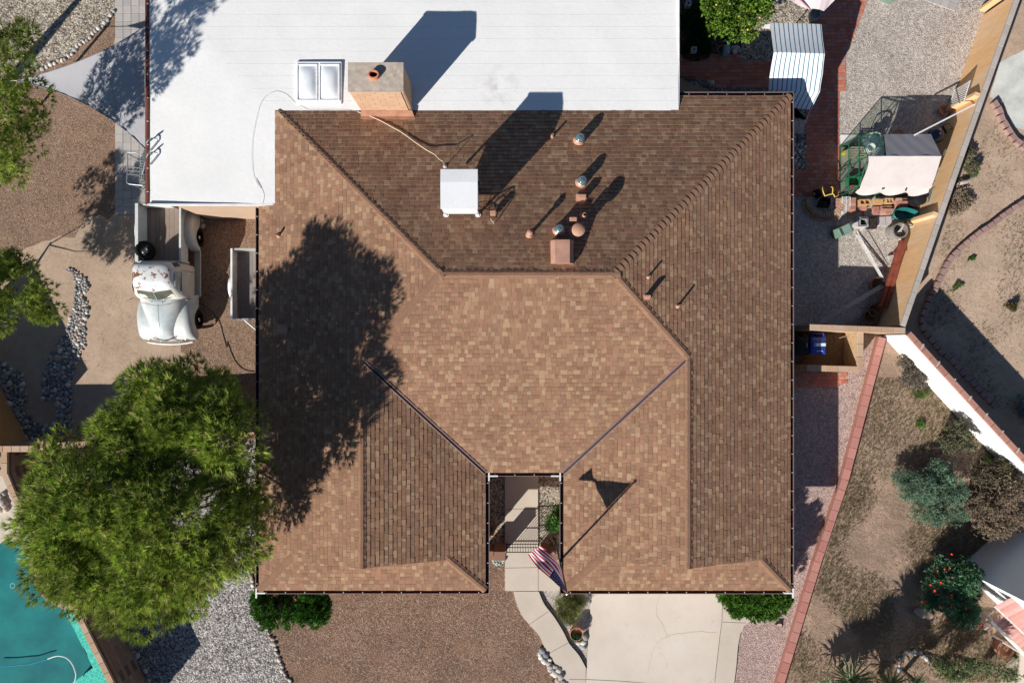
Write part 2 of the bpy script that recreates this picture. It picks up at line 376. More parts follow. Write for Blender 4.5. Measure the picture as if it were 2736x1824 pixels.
# ---------------------------------------------------------------- loose pavers and bricks as single pieces
def boxmesh(name, d, m, bev=0.0):
    b = MB().box((0,0,0), d); me = b.mesh(name, m)
    if bev:
        bm = bmesh.new(); bm.from_mesh(me); bmesh.ops.bevel(bm, geom=[e for e in bm.edges if all(v.co.z > 0 for v in e.verts)], offset=bev, segments=1, affect='EDGES'); bm.to_mesh(me); bm.free()
    return me
def lay(parent, items, me, name, m, limit=295, keyf=None, jitter=.003):
    """items: (x, y, z, rz, sx, sy); the nearest to the picture's middle are single pieces, the rest one part"""
    items = sorted(items, key=keyf or (lambda i: i[0]**2+i[1]**2)); vs = [tuple(v.co) for v in me.vertices]; fs = [tuple(p.vertices) for p in me.polygons]
    for it in items[:limit]:
        x,y,z,rz,sx,sy = it; add(name, me, parent, (x, y, z+random.uniform(-jitter,jitter)), (random.uniform(-.006,.006), random.uniform(-.006,.006), rz), (sx, sy, 1))
    rest = items[limit:]
    if rest:
        b = MB(); jm_, pal_ = loosemat(m)
        for x,y,z,rz,sx,sy in rest:
            b.color(random.choice(pal_))
            o0 = len(b.v); ca, sa = math.cos(rz), math.sin(rz); dz = random.uniform(-jitter,jitter)
            for v in vs: b.v.append((x+v[0]*sx*ca-v[1]*sy*sa, y+v[0]*sx*sa+v[1]*sy*ca, z+dz+v[2]))
            for f in fs: b.face([o0+i for i in f])
        tag(b.build(name+'s', jm_, parent), kind='stuff')
M['paver'] = rndmat('grey paver', [(.40,.375,.36),(.43,.40,.38),(.38,.36,.35),(.45,.42,.395)], .9, .003, 12, .06)
M['redbrick'] = rndmat('red paving brick', [(.45,.16,.11),(.50,.19,.13),(.41,.145,.10),(.54,.22,.15),(.47,.17,.12),(.40,.22,.185)], .85, .003, 20, .1)
M['redbrick_stuff'] = M['redbrick']
pat = thing('patio', 'grey square paver patio strip along the left side of the white roof', 'patio', q1(1100,700))
pm = boxmesh('paver', (.296,.296,.03), M['paver'], .006); its = []
x0 = q1(967,0).x; y0 = q2(0,388).y
for i in range(5):
    for j in range(31): its.append((x0+(i+.5)*.3062, y0+(j+.5)*.3062, .012, 0, 1, 1))
lay(pat, its, pm, 'paver', M['paver'])
walk_poly = [r2(130,640),r2(600,640),r2(865,655),r2(865,740),r2(1640,740),r2(1640,500),r2(1750,260),r2(1850,120),r2(2030,-200),r3(450,-200),r3(360,0),r3(200,420),r3(105,620),r2(2105,620),r2(2105,1060),r2(2030,1060),r4(622,0),r4(618,890),r4(90,890),r4(90,1568),r4(55,1568),r4(55,590),r4(232,590),r4(232,0),r2(1635,1300),r2(1635,1035),r2(552,1030),r2(552,925),r2(130,920)]
bp = thing('brick_walk', 'red brick paved walk running beside the house and under the striped canopy', 'paving', r4(400,300))
bm_ = boxmesh('paving_brick', (.205,.135,.03), M['redbrick'], .004); its = []
def rows_in(poly, y0, n, dy=.142, L=.212):
    out = []
    for j in range(n):
        y = y0+j*dy; xs = []
        for a, c in zip(poly, poly[1:]+poly[:1]):
            if (a[1] > y) != (c[1] > y): xs.append(a[0]+(c[0]-a[0])*(y-a[1])/(c[1]-a[1]))
        xs.sort()
        for xa, xb in zip(xs[::2], xs[1::2]):
            x = xa; first = j%2
            while x < xb-.03:
                l_ = L*.5 if first else L; first = 0; l_ = min(l_, xb-x)
                if xb-x-l_ < .04: l_ = xb-x
                out.append((x+l_/2, y, .012, 0, (l_-.006)/.205, 1)); x += l_
    return out
its = rows_in(walk_poly, 3.9, 118)
lay(bp, its, bm_, 'paving_brick', M['redbrick'])
sheet('walk_base', walk_poly, .008, plain('sand joint', (.30,.11,.08), .95))
bp2 = thing('brick_landing', 'small red brick landing in front of the bin enclosure', 'paving', r5(300,1430)); its = []
lp = S2(r5,(50,1358),(540,1365),(540,1455),(490,1455),(490,1505),(50,1500))
for j in range(-1, 20):
    for i in range(-1, 30):
        x = r5(50,0).x+i*.212+(.106 if j%2 else 0); y = r5(0,1500).y+.07+j*.142
        if inside((x, y), lp): its.append((x, y, .018, 0, 1, 1))
lay(bp2, its, bm_, 'paving_brick', M['redbrick'])
tp = thing('paver_pad', 'pale square pavers at the top edge beside the orange wall', 'paving', r3(1200,50)); its = []
o0 = r3(1385,140); ux = (r3(970,-10)-o0).normalized(); uy = Vector((-ux.y, ux.x, 0)); uy = -uy if uy.y < 0 else uy
for i in range(6):
    for j in range(7):
        p = o0+ux*(i+.5)*.31+uy*(j+.5)*.31; its.append((p.x, p.y, .015, math.atan2(ux.y, ux.x), 1, 1))
lay(tp, its, pm, 'paver', M['paver'])

# ---------------------------------------------------------------- pool
t = NT('pool plaster'); c = t.ramp(t.noise(.8, 5), [(.32, (.008,.125,.14)), (.68, (.018,.225,.225))]); M['pool'] = t.out(c, .7)  # deep-water darkening and ripple light painted into the floor colour
t = NT('pool ledge'); v = t.n('ShaderNodeTexVoronoi', feature='DISTANCE_TO_EDGE'); v.inputs['Scale'].default_value = 7; t.l(t.pos, v.inputs['Vector'])
c = t.ramp(v.outputs['Distance'], [(.0, (.22,.72,.56)), (.12, (.07,.48,.39))]); M['ledge'] = t.out(c, .7)  # caustic web and sunlit shallow brightness painted into the ledge colour
b = MB(); b.mat(0); P_ = [(p.x,p.y) for p in pool_poly]
b.prism(P_, -1.0, -.02, top=False); flo = [Vector((p[0],p[1],-1.0)) for p in P_]; o0 = len(b.v); b.v += [tuple(p) for p in flo]
for tt in tessellate_polygon([flo]): b.face([o0+i for i in tt])
tag(b.build('pool', M['pool']), kind='structure')
b = MB(); b.prism([q4(x,y,-.3) for x,y in ((500,880),(990,880),(1420,1960),(300,1960),(600,1568),(780,1440))], -.95, -.30)
tag(b.build('pool_ledge', M['ledge']), kind='structure')
b = MB(); b.prism(S2(q4,(40,365),(150,390),(262,560),(262,640),(180,560),(60,420)), -1.3, -.32); tag(b.build('pool_ledge', M['ledge']), kind='structure')
t = NT('pool water'); tr = t.n('ShaderNodeBsdfTransparent'); tr.inputs[0].default_value = (.80,.97,.96,1); gl = t.n('ShaderNodeBsdfGlossy'); gl.inputs['Roughness'].default_value = .04
fr = t.n('ShaderNodeFresnel'); bu = t.n('ShaderNodeBump'); bu.inputs['Distance'].default_value = .02; t.l(t.noise(5, 3), bu.inputs['Height']); t.l(bu.outputs[0], gl.inputs['Normal'])
mx = t.n('ShaderNodeMixShader'); mx.inputs[0].default_value = .05; t.l(tr.outputs[0], mx.inputs[1]); t.l(gl.outputs[0], mx.inputs[2]); t.l(mx.outputs[0], t.t.nodes['Material Output'].inputs[0])
sheet('pool_water', pool_poly, -.09, t.m)
sheet('pool_deck', [q3(-300,1160),q3(40,1150),q3(150,1390),q4(200,120),q4(640,880),q4(700,985)]+[Vector(p) for p in reversed(pool_poly[1:10])]+[q4(-300,400)], .008, M['deck'])
hose = smooth_line([q4(x,y,z) for x,y,z in ((400,1365,-.05),(450,1346,-.02),(500,1340,-.02),(560,1358,-.02),(610,1415,-.02),(635,1490,-.03),(630,1540,-.05),(612,1600,-.06))], 5)
o = MB().tube(hose, .022, 8).build('pool_hose', plain('white hose', (.72,.78,.78), .5)); autosmooth(o); tag(o, 'white hose curving at the water surface of the swimming pool', 'hose')
hose = smooth_line([q4(x,y,-.8) for x,y in ((-40,1428),(80,1425),(180,1415),(255,1408),(330,1385),(398,1366))], 5)
o = MB().tube(hose, .018, 8).build('pool_hose', plain('blue hose', (.02,.30,.46), .5)); tag(o, 'blue hose lying under the pool water left of the white hose', 'hose')
pr_ = q4(105,752,-.08); o = MB().tube([pr_+Vector((.09*math.cos(a),.09*math.sin(a),0)) for a in np.linspace(0,6.283,21)[:-1]], .010, 6, closed=True).build('pool_float_ring', plain('pale teal ring', (.35,.75,.8), .5)); tag(o, 'small round pale ring in the deep teal pool water', 'ring')

# ================================================================ STONES
def stonemesh(i, m, flat=.6):
    bm = bmesh.new(); bmesh.ops.create_icosphere(bm, subdivisions=2, radius=1)
    rs = random.Random(i); ax = Vector((1, rs.uniform(.65,.95), flat*rs.uniform(.8,1.1))); sd_ = Vector((rs.random()*50,)*3)
    for v in bm.verts:
        k = 1+.22*noise.noise(v.co*1.1+sd_)+.07*noise.noise(v.co*3+sd_); v.co = Vector((v.co.x*ax.x, v.co.y*ax.y, v.co.z*ax.z))*k
    me = bpy.data.meshes.new('stone'); bm.to_mesh(me); bm.free(); me.materials.append(m)
    me.polygons.foreach_set('use_smooth', [True]*len(me.polygons)); return me
M['river'] = rndmat('river rock', [(.42,.37,.33),(.24,.25,.26),(.52,.46,.42),(.19,.195,.20),(.36,.28,.24),(.56,.54,.50),(.30,.31,.32),(.46,.34,.28),(.23,.225,.21)], .8, .006, 9, .2)
M['paleston'] = rndmat('pale border stone', [(.50,.46,.41),(.38,.36,.34),(.56,.52,.47),(.44,.34,.27),(.33,.34,.34),(.60,.57,.53)], .85, .006, 9, .18)
STN = [stonemesh(i, M['river']) for i in range(8)]; STP = [stonemesh(i+20, M['paleston'], .7) for i in range(8)]
def stones(parent, pts, lib, limit=295, name='stone'):        # pts: (x, y, z, r)
    pts = sorted(pts, key=lambda p: -p[3])
    for x,y,z,r in pts[:limit]: add(name, random.choice(lib), parent, (x,y,z), (random.uniform(-.3,.3), random.uniform(-.3,.3), random.uniform(0,6.28)), (r, r, r*random.uniform(.8,1.1)))
    if pts[limit:]:
        b = MB(); jm_, pal_ = loosemat(lib[0].materials[0])
        for x,y,z,r in pts[limit:]:
            b.color(random.choice(pal_)); me = random.choice(lib); o0 = len(b.v); a = random.uniform(0,6.28); ca, sa = math.cos(a), math.sin(a)
            for v in me.vertices: b.v.append((x+(v.co.x*ca-v.co.y*sa)*r, y+(v.co.x*sa+v.co.y*ca)*r, z+v.co.z*r))
            for f in me.polygons: b.face([o0+i for i in f.vertices])
        tag(b.build(name+'s', jm_, parent, smooth=True), kind='stuff')
def scatter(poly, r0, r1, tries, gap=.82, seed=3):
    rs = random.Random(seed); xs = [p[0] for p in poly]; ys = [p[1] for p in poly]; out = []; g = {}
    cs = r1*2
    for k in range(tries):
        r = r0+(r1-r0)*rs.random()**1.6*(1-.5*k/tries); x = rs.uniform(min(xs), max(xs)); y = rs.uniform(min(ys), max(ys))
        if not inside((x,y), poly): continue
        ci, cj = int(x//cs), int(y//cs); ok = True
        for a in (-1,0,1):
            for b_ in (-1,0,1):
                for q in g.get((ci+a, cj+b_), ()):
                    if (q[0]-x)**2+(q[1]-y)**2 < ((q[2]+r)*gap)**2: ok = False; break
        if ok: g.setdefault((ci,cj), []).append((x,y,r)); out.append((x,y,r*.25,r))
    return out
creekA = S2(q2,(560,850),(600,835),(650,870),(700,900),(740,960),(745,1010),(700,1060),(735,1130),(740,1170),(720,1270),(715,1400),(712,1500))+S2(q3,(705,60),(660,200),(620,290),(598,390))+S2(q3,(500,300),(500,150),(470,80),(510,10))+S2(q2,(560,1350),(600,1220),(625,1100),(640,1000),(620,900))
creekB = S2(q3,(598,385),(600,520),(590,640),(610,720),(560,790),(470,860),(240,880),(110,640),(60,520),(0,440),(-60,380),(-60,200),(0,195),(60,230),(150,280),(190,320),(210,400),(230,470),(240,530),(190,570),(200,620),(300,690),(340,740),(420,750),(470,720),(480,600),(450,520),(370,530),(350,500),(370,460),(350,380),(380,280),(410,160),(440,120),(490,150),(500,300))
sheet('creek_bed', creekA, .009, M['bluegravel']); sheet('creek_bed', creekB, .0095, M['bluegravel'])
cr = thing('dry_creek', 'winding dry creek bed of grey and buff river rocks on the left', 'rock bed', q2(680,1200))
stones(cr, scatter(creekA, .05, .115, 26000, .72)+scatter(creekB, .065, .15, 24000, .72, 5), STN)
def stone_row(label, pts, r, lib=STP, z=.03, gap=1.75, jit=.03, group=None):
    t_ = thing('stone_border', label, 'stone border', (pts[0].x, pts[0].y, 0), group=group); P_ = smooth_line(pts, 8); d = 0; out = []; nxt = 0
    for a, c in zip(P_, P_[1:]):
        L = (c-a).length
        while nxt <= d+L:
            p = a.lerp(c, (nxt-d)/L if L else 0); rr = r*random.uniform(.75,1.25); out.append((p.x+random.uniform(-jit,jit), p.y+random.uniform(-jit,jit), z, rr)); nxt += rr*gap
        d += L
    stones(t_, out, lib); return t_
stone_row('row of pale stones edging the gravel bed above the shade sail', [q1(x+6,y) for x,y in ((950,105),(885,195),(825,245),(765,305),(705,350),(640,405),(560,485),(440,535),(350,578),(230,622),(150,640))], .09)
stone_row('border of pale stones curving past the square juniper hedge', [f3(x,y) for x,y in ((75,600),(80,680),(85,760),(92,860),(100,930),(112,970),(150,1070),(190,1100),(225,1160),(250,1220),(280,1290),(310,1380),(330,1440),(360,1500),(400,1568),(440,1640))], .085, jit=.05)
stone_row('line of river stones along the foot of the pool wall', [q4(x,y) for x,y in ((1010,1100),(1060,1165),(1080,1195),(1110,1270),(1130,1310),(1150,1350),(1180,1410),(1215,1450),(1245,1525),(1270,1570),(1300,1630))], .12, lib=STN)
def rocks(label, f, pts, lib=STP, cat='rock pile', name='rock_pile'):
    p0 = f(pts[0][0], pts[0][1]); t_ = thing(name, label, cat, p0)
    stones(t_, [(f(x,y).x, f(x,y).y, r*.45, r) for x,y,r in pts], lib); return t_
rocks('pile of rounded boulders lining the left side of the walk near the bottom edge', f2, ((770,1222,.14),(745,1255,.12),(808,1266,.14),(757,1292,.12),(796,1328,.15),(842,1322,.12),(836,1356,.12),(850,1388,.13),(852,1420,.11),(895,1388,.13),(880,1420,.1),(905,1462,.15),(900,1440,.12),(940,1425,.14),(925,1390,.1),(965,1482,.17),(930,1522,.15),(985,1545,.13),(870,1465,.08),(900,1560,.14),(1010,1570,.12),(950,1585,.14),(820,1345,.1),(790,1300,.09)), STN+STP)
rocks('three pale rocks beside the driveway just below the eave', f2, ((1215,668,.14),(1262,680,.09),(1245,717,.13)))
rocks('four rounded rocks grouped around the tipped pot by the driveway', f2, ((1222,1078,.15),(1195,1136,.13),(1196,1185,.12),(1150,1142,.11)), STN+STP)
rocks('pair of pale rocks by the wall under the flat roof near the truck', q2, ((1690,440,.1),(1700,485,.12)))
rocks('cluster of pale rough rocks in the shaded slate gravel', r2, ((490,970,.1),(510,990,.12),(535,975,.1)))
rocks('pale stones around the planter beside the citrus tree', r2, ((780,580,.12),(815,570,.13),(800,610,.12),(850,600,.1)))
rocks('white boulders beside the pool deck at the left edge', q3, ((30,1370,.16),(50,1400,.15),(20,1440,.14),(60,1440,.12),(40,1310,.1),(15,1330,.12)))
o = MB(); o = add('flat_boulder', STP[2], None, r7(1355,985,.08), (0,0,-.35), (.42,.2,.12)); tag(o, 'flat pale boulder on the dry lawn below the red flowered shrub', 'boulder')
rg = thing('stone_ring', 'ring of rounded stones around a plant bed on the dry lawn', 'stone ring', r7(1260,1370))
stones(rg, [(r7(x,y).x, r7(x,y).y, .05, r) for x,y,r in ((1145,1450,.12),(1150,1410,.12),(1155,1385,.1),(1160,1355,.1),(1180,1325,.09),(1200,1300,.1),(1230,1298,.09),(1275,1300,.16),(1320,1312,.1),(1345,1340,.1),(1370,1360,.1),(1395,1385,.1))], STN)
sheet('slate_gravel_bed', S2(r2,(150,925),(552,930),(552,1030),(1180,1030),(1640,1180),(1640,1568),(1430,1568),(1430,1150),(150,1150))+S2(r4,(232,0),(232,590),(60,590),(40,0)), .006, M['bluegravel'])
sheet('planting_bed', S2(r2,(120,-100),(700,-100),(900,440),(1230,400),(1230,740),(868,740),(865,655),(120,640)), .0055, gravel('dark bed mulch', [(.05,.045,.035),(.09,.075,.06),(.13,.11,.09),(.07,.06,.05)], .05))
sheet('citrus_gravel', S2(r2,(980,380),(1240,-60),(1900,-60),(1700,260),(1640,500),(1640,740),(868,740),(868,560)), .0065, M['whitegravel'])
rb = thing('rock_bed', 'patch of grey rocks between the house eave and the brick walk', 'rock bed', r4(140,440))
stones(rb, scatter(S2(r4,(60,290),(225,290),(228,590),(60,585)), .05, .09, 2500, .8, 8), STN, 200)
# ================================================================ HOUSE
house = thing('house', 'large low house with brown shingled hip roof and white flat roof behind', 'house', (0,0,0))
XW, XE, YN, YS, YC, XL, XR, ZE = -8.67, 9.54, 8.42, -8.52, -4.49, -.91, 1.77, 2.6
def zN(x,y): return ZE+.34*(YN-y)
def zS(x,y): return ZE+.3262*(y-YC)
def zW(x,y): return ZE+.334*(x-XW)
def zEa(x,y): return ZE+.339*(XE-x)
def zWI(x,y): return ZE+.3222*(XL-x)
def zEI(x,y): return ZE+.3278*(x-XR)
def zK(x,y): return ZE+.334*(y-YS)
YD = -7.35
PL = {
 'N':  (zN, [(-8.0,7.84),(XW+5.0-4.38,7.84),(5.66,7.84),(5.66,YN),(XE,YN),(3.20,2.10),(-2.23,2.10),(-7.93,7.80)], (0,1)),
 'W':  (zW, [(-8.05,7.84),(-8.05,4.68),(XW,4.68),(XW,YS),(-7.50,YD),(-4.86,YD),(-4.86,-.59),(-2.23,2.10),(-7.93,7.80)], (1,0)),
 'S':  (zS, [(XL,YC),(XR,YC),(5.72,-.518),(3.20,2.10),(-2.23,2.10),(-4.86,-.59)], (0,1)),
 'E':  (zEa, [(XE,YN),(3.20,2.10),(5.72,-.518),(5.72,YD),(8.39,YD),(XE,YS)], (-1,0)),
 'WI': (zWI, [(-4.86,-.59),(-4.86,YD),(-2.12,YD),(XL,YS),(XL,YC)], (-1,0)),
 'EI': (zEI, [(XR,YC),(XR,YS),(2.96,YD),(5.72,YD),(5.72,-.518)], (1,0)),
 'KW': (zK, [(XW,YS),(XL,YS),(-2.12,YD+.02),(-7.50,YD+.02)], (0,1)),
 'KE': (zK, [(XR,YS),(XE,YS),(8.39,YD+.02),(2.96,YD+.02)], (0,1)),
}
PL['N'][1][1] = (-6.0, 7.84)
def roofz(x, y):
    for k in ('N','W','S','E','WI','EI','KW','KE'):
        if inside((x,y), PL[k][1]): return PL[k][0](x,y)
    return 2.81
def onroof(f, x, y):                      # point on the roof surface seen at that place of the photograph
    p = f(x, y, 3.5)
    for _ in range(8): p = f(x, y, roofz(p.x, p.y))
    return p
M['shingle'] = attrmat('asphalt shingle', .92, .16, 70, .003, .10)
M['capmat'] = plain('ridge cap shingle', (.262,.150,.095), .92, .10, 2.5, .003, 120, .1, fine=.2)
M['underlay'] = plain('shingle underlay', (.10,.055,.037), .95)
deck = MB()
for k, (zf, poly, up) in PL.items():
    pts = [Vector((x, y, zf(x,y)-.012)) for x,y in poly]
    for tt in tessellate_polygon([pts]):
        A,B,C_ = [pts[i] for i in tt]; cr_ = (B.x-A.x)*(C_.y-A.y)-(B.y-A.y)*(C_.x-A.x)
        deck.poly([A,B,C_] if cr_ > 0 else [A,C_,B])
sroof = deck.build('shingle_roof', M['underlay'], house)
PALS = [((.262,.147,.094),5),((.290,.164,.104),5),((.322,.192,.121),4),((.375,.245,.150),4.2),((.225,.120,.080),3),((.300,.160,.107),4),((.42,.29,.18),1.8),((.250,.153,.105),3)]
MEANC = (.288,.165,.099)
PALS = [(tuple((m_+(c_-m_)*.66)*.97 for c_, m_ in zip(c__, MEANC)), w_) for c__, w_ in PALS]
PW = [w_ for _, w_ in PALS]; PC = [c_ for c_, _ in PALS]
def clip(poly, a0, a1, b0, b1):
    for ax, lim, sgn in ((0,a0,1),(0,a1,-1),(1,b0,1),(1,b1,-1)):
        out = []; n = len(poly)
        for i in range(n):
            p, q = poly[i], poly[(i+1)%n]; dp, dq = (p[ax]-lim)*sgn, (q[ax]-lim)*sgn
            if dp >= 0: out.append(p)
            if (dp >= 0) != (dq >= 0):
                t_ = dp/(dp-dq); out.append((p[0]+(q[0]-p[0])*t_, p[1]+(q[1]-p[1])*t_))
        poly = out
        if len(poly) < 3: return []
    return poly
EXP = .1445; sh = MB(); singles = []
rs = random.Random(11)
for k, (zf, poly, up) in PL.items():
    g = Vector((zf(1,0)-zf(0,0), zf(0,1)-zf(0,0), -1)); nrm = (-g).normalized()
    vdir = Vector((up[0], up[1], 0)); vdir.z = zf(up[0],up[1])-zf(0,0); vdir.normalize(); udir = vdir.cross(nrm)
    o3 = Vector((poly[0][0], poly[0][1], zf(*poly[0])))
    P2 = [((Vector((x,y,zf(x,y)))-o3).dot(udir), (Vector((x,y,zf(x,y)))-o3).dot(vdir)) for x,y in poly]
    bmin = min(p[1] for p in P2); amin = min(p[0] for p in P2); amax = max(p[0] for p in P2); bmax = max(p[1] for p in P2)
    row = 0; b0 = bmin-.01
    while b0 < bmax:
        a = amin-rs.uniform(0,.25); last = None
        while a < amax:
            wd = rs.choice((.10,.13,.15,.165,.18,.20,.24)); c_ = rs.choices(PC, PW)[0]
            if c_ == last: c_ = rs.choices(PC, PW)[0]
            last = c_
            thick = rs.choice((.010,.012,.020)); over = .022; mid = ((a+wd/2), b0+EXP/2)
            q = clip(P2, a+.0025, a+wd-.0025, b0, b0+EXP+over)
            if len(q) >= 3:
                ar = abs(sum(q[i][0]*q[(i+1)%len(q)][1]-q[(i+1)%len(q)][0]*q[i][1] for i in range(len(q))))/2
                if ar > .0006:
                    if sum(q[i][0]*q[(i+1)%len(q)][1]-q[(i+1)%len(q)][0]*q[i][1] for i in range(len(q))) < 0: q.reverse()
                    full = ar > .99*(wd-.005)*(EXP+over)
                    cc = mul(c_, rs.uniform(.93,1.07))
                    if full: q = [(a+.0025,b0),(a+wd-.0025,b0),(a+wd-.0025,b0+EXP+over),(a+.0025,b0+EXP+over)]
                    tops = []
                    for qa, qb in q:
                        h = .0015+thick*(1-(qb-b0)/(EXP+over)); tops.append(o3+udir*qa+vdir*qb+nrm*h)
                    if full: singles.append((abs(tops[0].x)+abs(tops[0].y-.5)*1.0-(tops[0].z*1.5), tops, cc, udir, vdir, nrm, o3+udir*a+vdir*b0, wd, thick))
                    else:
                        sh.color(cc); n = len(q); bb = len(sh.v); sh.v += [tuple(p) for p in tops]+[tuple(p-nrm*(.012)) for p in tops]
                        sh.face(range(bb, bb+n))
                        for i in range(n): sh.face((bb+i, bb+n+i, bb+n+(i+1)%n, bb+(i+1)%n))
            a += wd
        b0 += EXP; row += 1
singles.sort(key=lambda s_: s_[0])
MESHC = {}
for i, s_ in enumerate(singles):
    _, tops, cc, ud, vd, nm, o3, wd, th = s_; org = tops[0]
    if i < 298:
        ck = (round(wd,3), th, PC.index(min(PC, key=lambda p: sum((a-b)**2 for a,b in zip(p,cc)))))
        if ck not in MESHC:
            L = EXP+.022; b = MB().color(PC[ck[2]]); w2 = wd-.005; h0 = .0015+th; h1 = .0015
            b.v = [(0,0,h0),(w2,0,h0),(w2,L,h1),(0,L,h1),(0,0,-.011),(w2,0,-.011),(w2,L,-.011),(0,L,-.011)]
            for f in ((0,1,2,3),(0,4,5,1),(1,5,6,2),(2,6,7,3),(3,7,4,0)): b.face(f)
            MESHC[ck] = b.mesh('shingle', M['shingle'])
        add('shingle', MESHC[ck], sroof, o3+ud*.0025, Matrix((ud, vd, nm)).transposed())
    else:
        sh.color(cc); bb = len(sh.v); sh.v += [tuple(p) for p in tops]+[tuple(p-nm*.012) for p in tops]
        if rs.random() < .55:                        # darker blend granules along the head of the tab
            k_ = rs.uniform(.62,.74); A_, B_ = tops[1].lerp(tops[2], k_), tops[0].lerp(tops[3], k_); e0 = len(sh.v); sh.v += [tuple(A_), tuple(B_)]
            sh.face((bb,bb+1,e0,e0+1)); sh.color(mul(cc,.70)); sh.face((e0+1,e0,bb+2,bb+3)); sh.color(cc)
        else: sh.face((bb,bb+1,bb+2,bb+3))
        for j in range(4): sh.face((bb+j, bb+4+j, bb+4+(j+1)%4, bb+(j+1)%4))
tag(sh.build('shingles', M['shingle'], sroof), kind='stuff')

# ridge and hip caps, one by one
NCAP = 0
def caps(p0, p1, k0, k1, wdt=.138, step=.206, h=.046):     # from the low end up; k0, k1: the planes on either side
    global NCAP
    A = Vector((p0[0], p0[1], PL[k0][0](*p0))); B = Vector((p1[0], p1[1], PL[k0][0](*p1))); d = (B-A); L = d.length; d.normalize()
    h2 = Vector((d.y, -d.x, 0)).normalized(); wing = []
    M_ = (A+B)/2
    for s_ in (1,-1):
        q = h2*s_*.1; zf = min((PL[k0][0], PL[k1][0]), key=lambda z_: z_(M_.x+q.x, M_.y+q.y)); wv = Vector((q.x, q.y, zf(A.x+q.x, A.y+q.y)-zf(A.x, A.y))); wv = wv-d*wv.dot(d); wing.append(wv.normalized())
    up = (wing[0]+wing[1])*-1
    up = up.normalized() if up.length > 1e-3 else Vector((0,0,1))
    if up.z < 0: up = -up
    b = MB(); b.color(None); ln = step+.05
    secs = []
    for s_, hh in ((0, h), (ln, h*.2)):
        c0 = d*s_
        secs.append([c0+wing[0]*wdt+up*(hh*.3-.012), c0+wing[0]*wdt+up*(hh*.55), c0+wing[0]*.045+up*(hh+.004), c0+wing[1]*.045+up*(hh+.004), c0+wing[1]*wdt+up*(hh*.55), c0+wing[1]*wdt+up*(hh*.3-.012)])
    b.grid(secs); b.face(range(6)); me = b.mesh('ridge_cap', M['capmat'])
    bm = bmesh.new(); bm.from_mesh(me); bmesh.ops.recalc_face_normals(bm, faces=bm.faces); bm.to_mesh(me); bm.free()
    n = int(L/step)
    for i in range(n+1):
        if i*step > L-.05: break
        add('ridge_cap', me, sroof, A+d*(i*step)+h2*random.uniform(-.006,.006)+Vector((0,0,random.uniform(0,.004))), (0,0,random.uniform(-.02,.02)))
caps((-7.95,7.83), (-2.23,2.10), 'N', 'W'); caps((XE,YN), (3.20,2.10), 'E', 'N')
caps((-4.86,-.59), (-2.23,2.10), 'W', 'S'); caps((5.72,-.518), (3.20,2.10), 'S', 'E')
caps((-4.86,YD), (-4.86,-.59), 'WI', 'W', .13); caps((5.72,YD), (5.72,-.518), 'E', 'EI', .13)
caps((-2.23,2.10), (3.20,2.10), 'S', 'N', .15)
caps((XW,YS), (-7.5,YD), 'W', 'KW'); caps((XL,YS), (-2.12,YD), 'KW', 'WI'); caps((XR,YS), (2.96,YD), 'EI', 'KE'); caps((XE,YS), (8.39,YD), 'KE', 'E')
# valley metal
M['gut'] = plain('gutter inside', (.055,.035,.035), .6)
M['valley'] = plain('valley flashing', (.27,.18,.165), .45, .15, 4)
for nm_, (a, c, side) in {'valley_flashing': ((XL,YC),(-4.80,-.65),1), 'valley_flashing.': ((XR,YC),(5.66,-.58),1)}.items():
    A = Vector((*a, zS(*a)+.014)); C_ = Vector((*c, zS(*c)+.014)); d = (C_-A).normalized(); sd_ = Vector((d.y,-d.x,0)).normalized()
    zz = Vector((0,0,.022)); b = MB(); b.mat(0); b.tube([A+sd_*.055+zz, C_+sd_*.055+zz], .020, 6); b.tube([A-sd_*.055+zz, C_-sd_*.055+zz], .020, 6)
    b.mat(1); b.poly([A-sd_*.05+zz*.6, A+sd_*.05+zz*.6, C_+sd_*.05+zz*.6, C_-sd_*.05+zz*.6]); b.build('valley_flashing', [M['valley'], M['gut']], sroof)

# body, soffit, gables
M['stucco'] = plain('tan stucco', (.50,.36,.26), .9, .06, 2, .004, 50)
M['fascia'] = plain('brown fascia', (.11,.045,.03), .6, .1)
ins = .5
U = [(XW,YS),(XL,YS),(XL,YC),(XR,YC),(XR,YS),(XE,YS),(XE,YN),(5.66,YN),(5.66,7.84),(-8.05,7.84),(-8.05,4.68),(XW,4.68)]
Ui = [(XW+ins,YS+ins),(XL-ins,YS+ins),(XL-ins,YC+ins),(XR+ins,YC+ins),(XR+ins,YS+ins),(XE-ins,YS+ins),(XE-ins,YN-ins),(5.66,YN-ins),(5.66,7.7),(-8.05,7.7),(-8.05,4.6),(XW+ins,4.6)]
MB().prism(Ui, 0, 2.46, top=False).build('wall', M['stucco'], house)
MB().prism(U, 2.44, 2.56).build('soffit', M['fascia'], house)
b = MB()
for x0_, x1_, xr_, zr_ in ((-7.5,-2.12,-4.86,zW(-4.86,0)), (2.96,8.39,5.72,zEa(5.72,0))):
    y_ = YD+.06; b.poly([(x0_,y_,2.62),(x1_,y_,2.62),(x1_,y_,2.97),(xr_,y_,zr_-.03),(x0_,y_,2.97)])
b.build('gable', M['stucco'], house)
gd = plain('garage door white', (.7,.68,.63), .6)
b = MB(); b.box((4.75, YS+ins-.02, 1.07), (4.9,.04,2.14)); b.build('garage_door', gd, house)

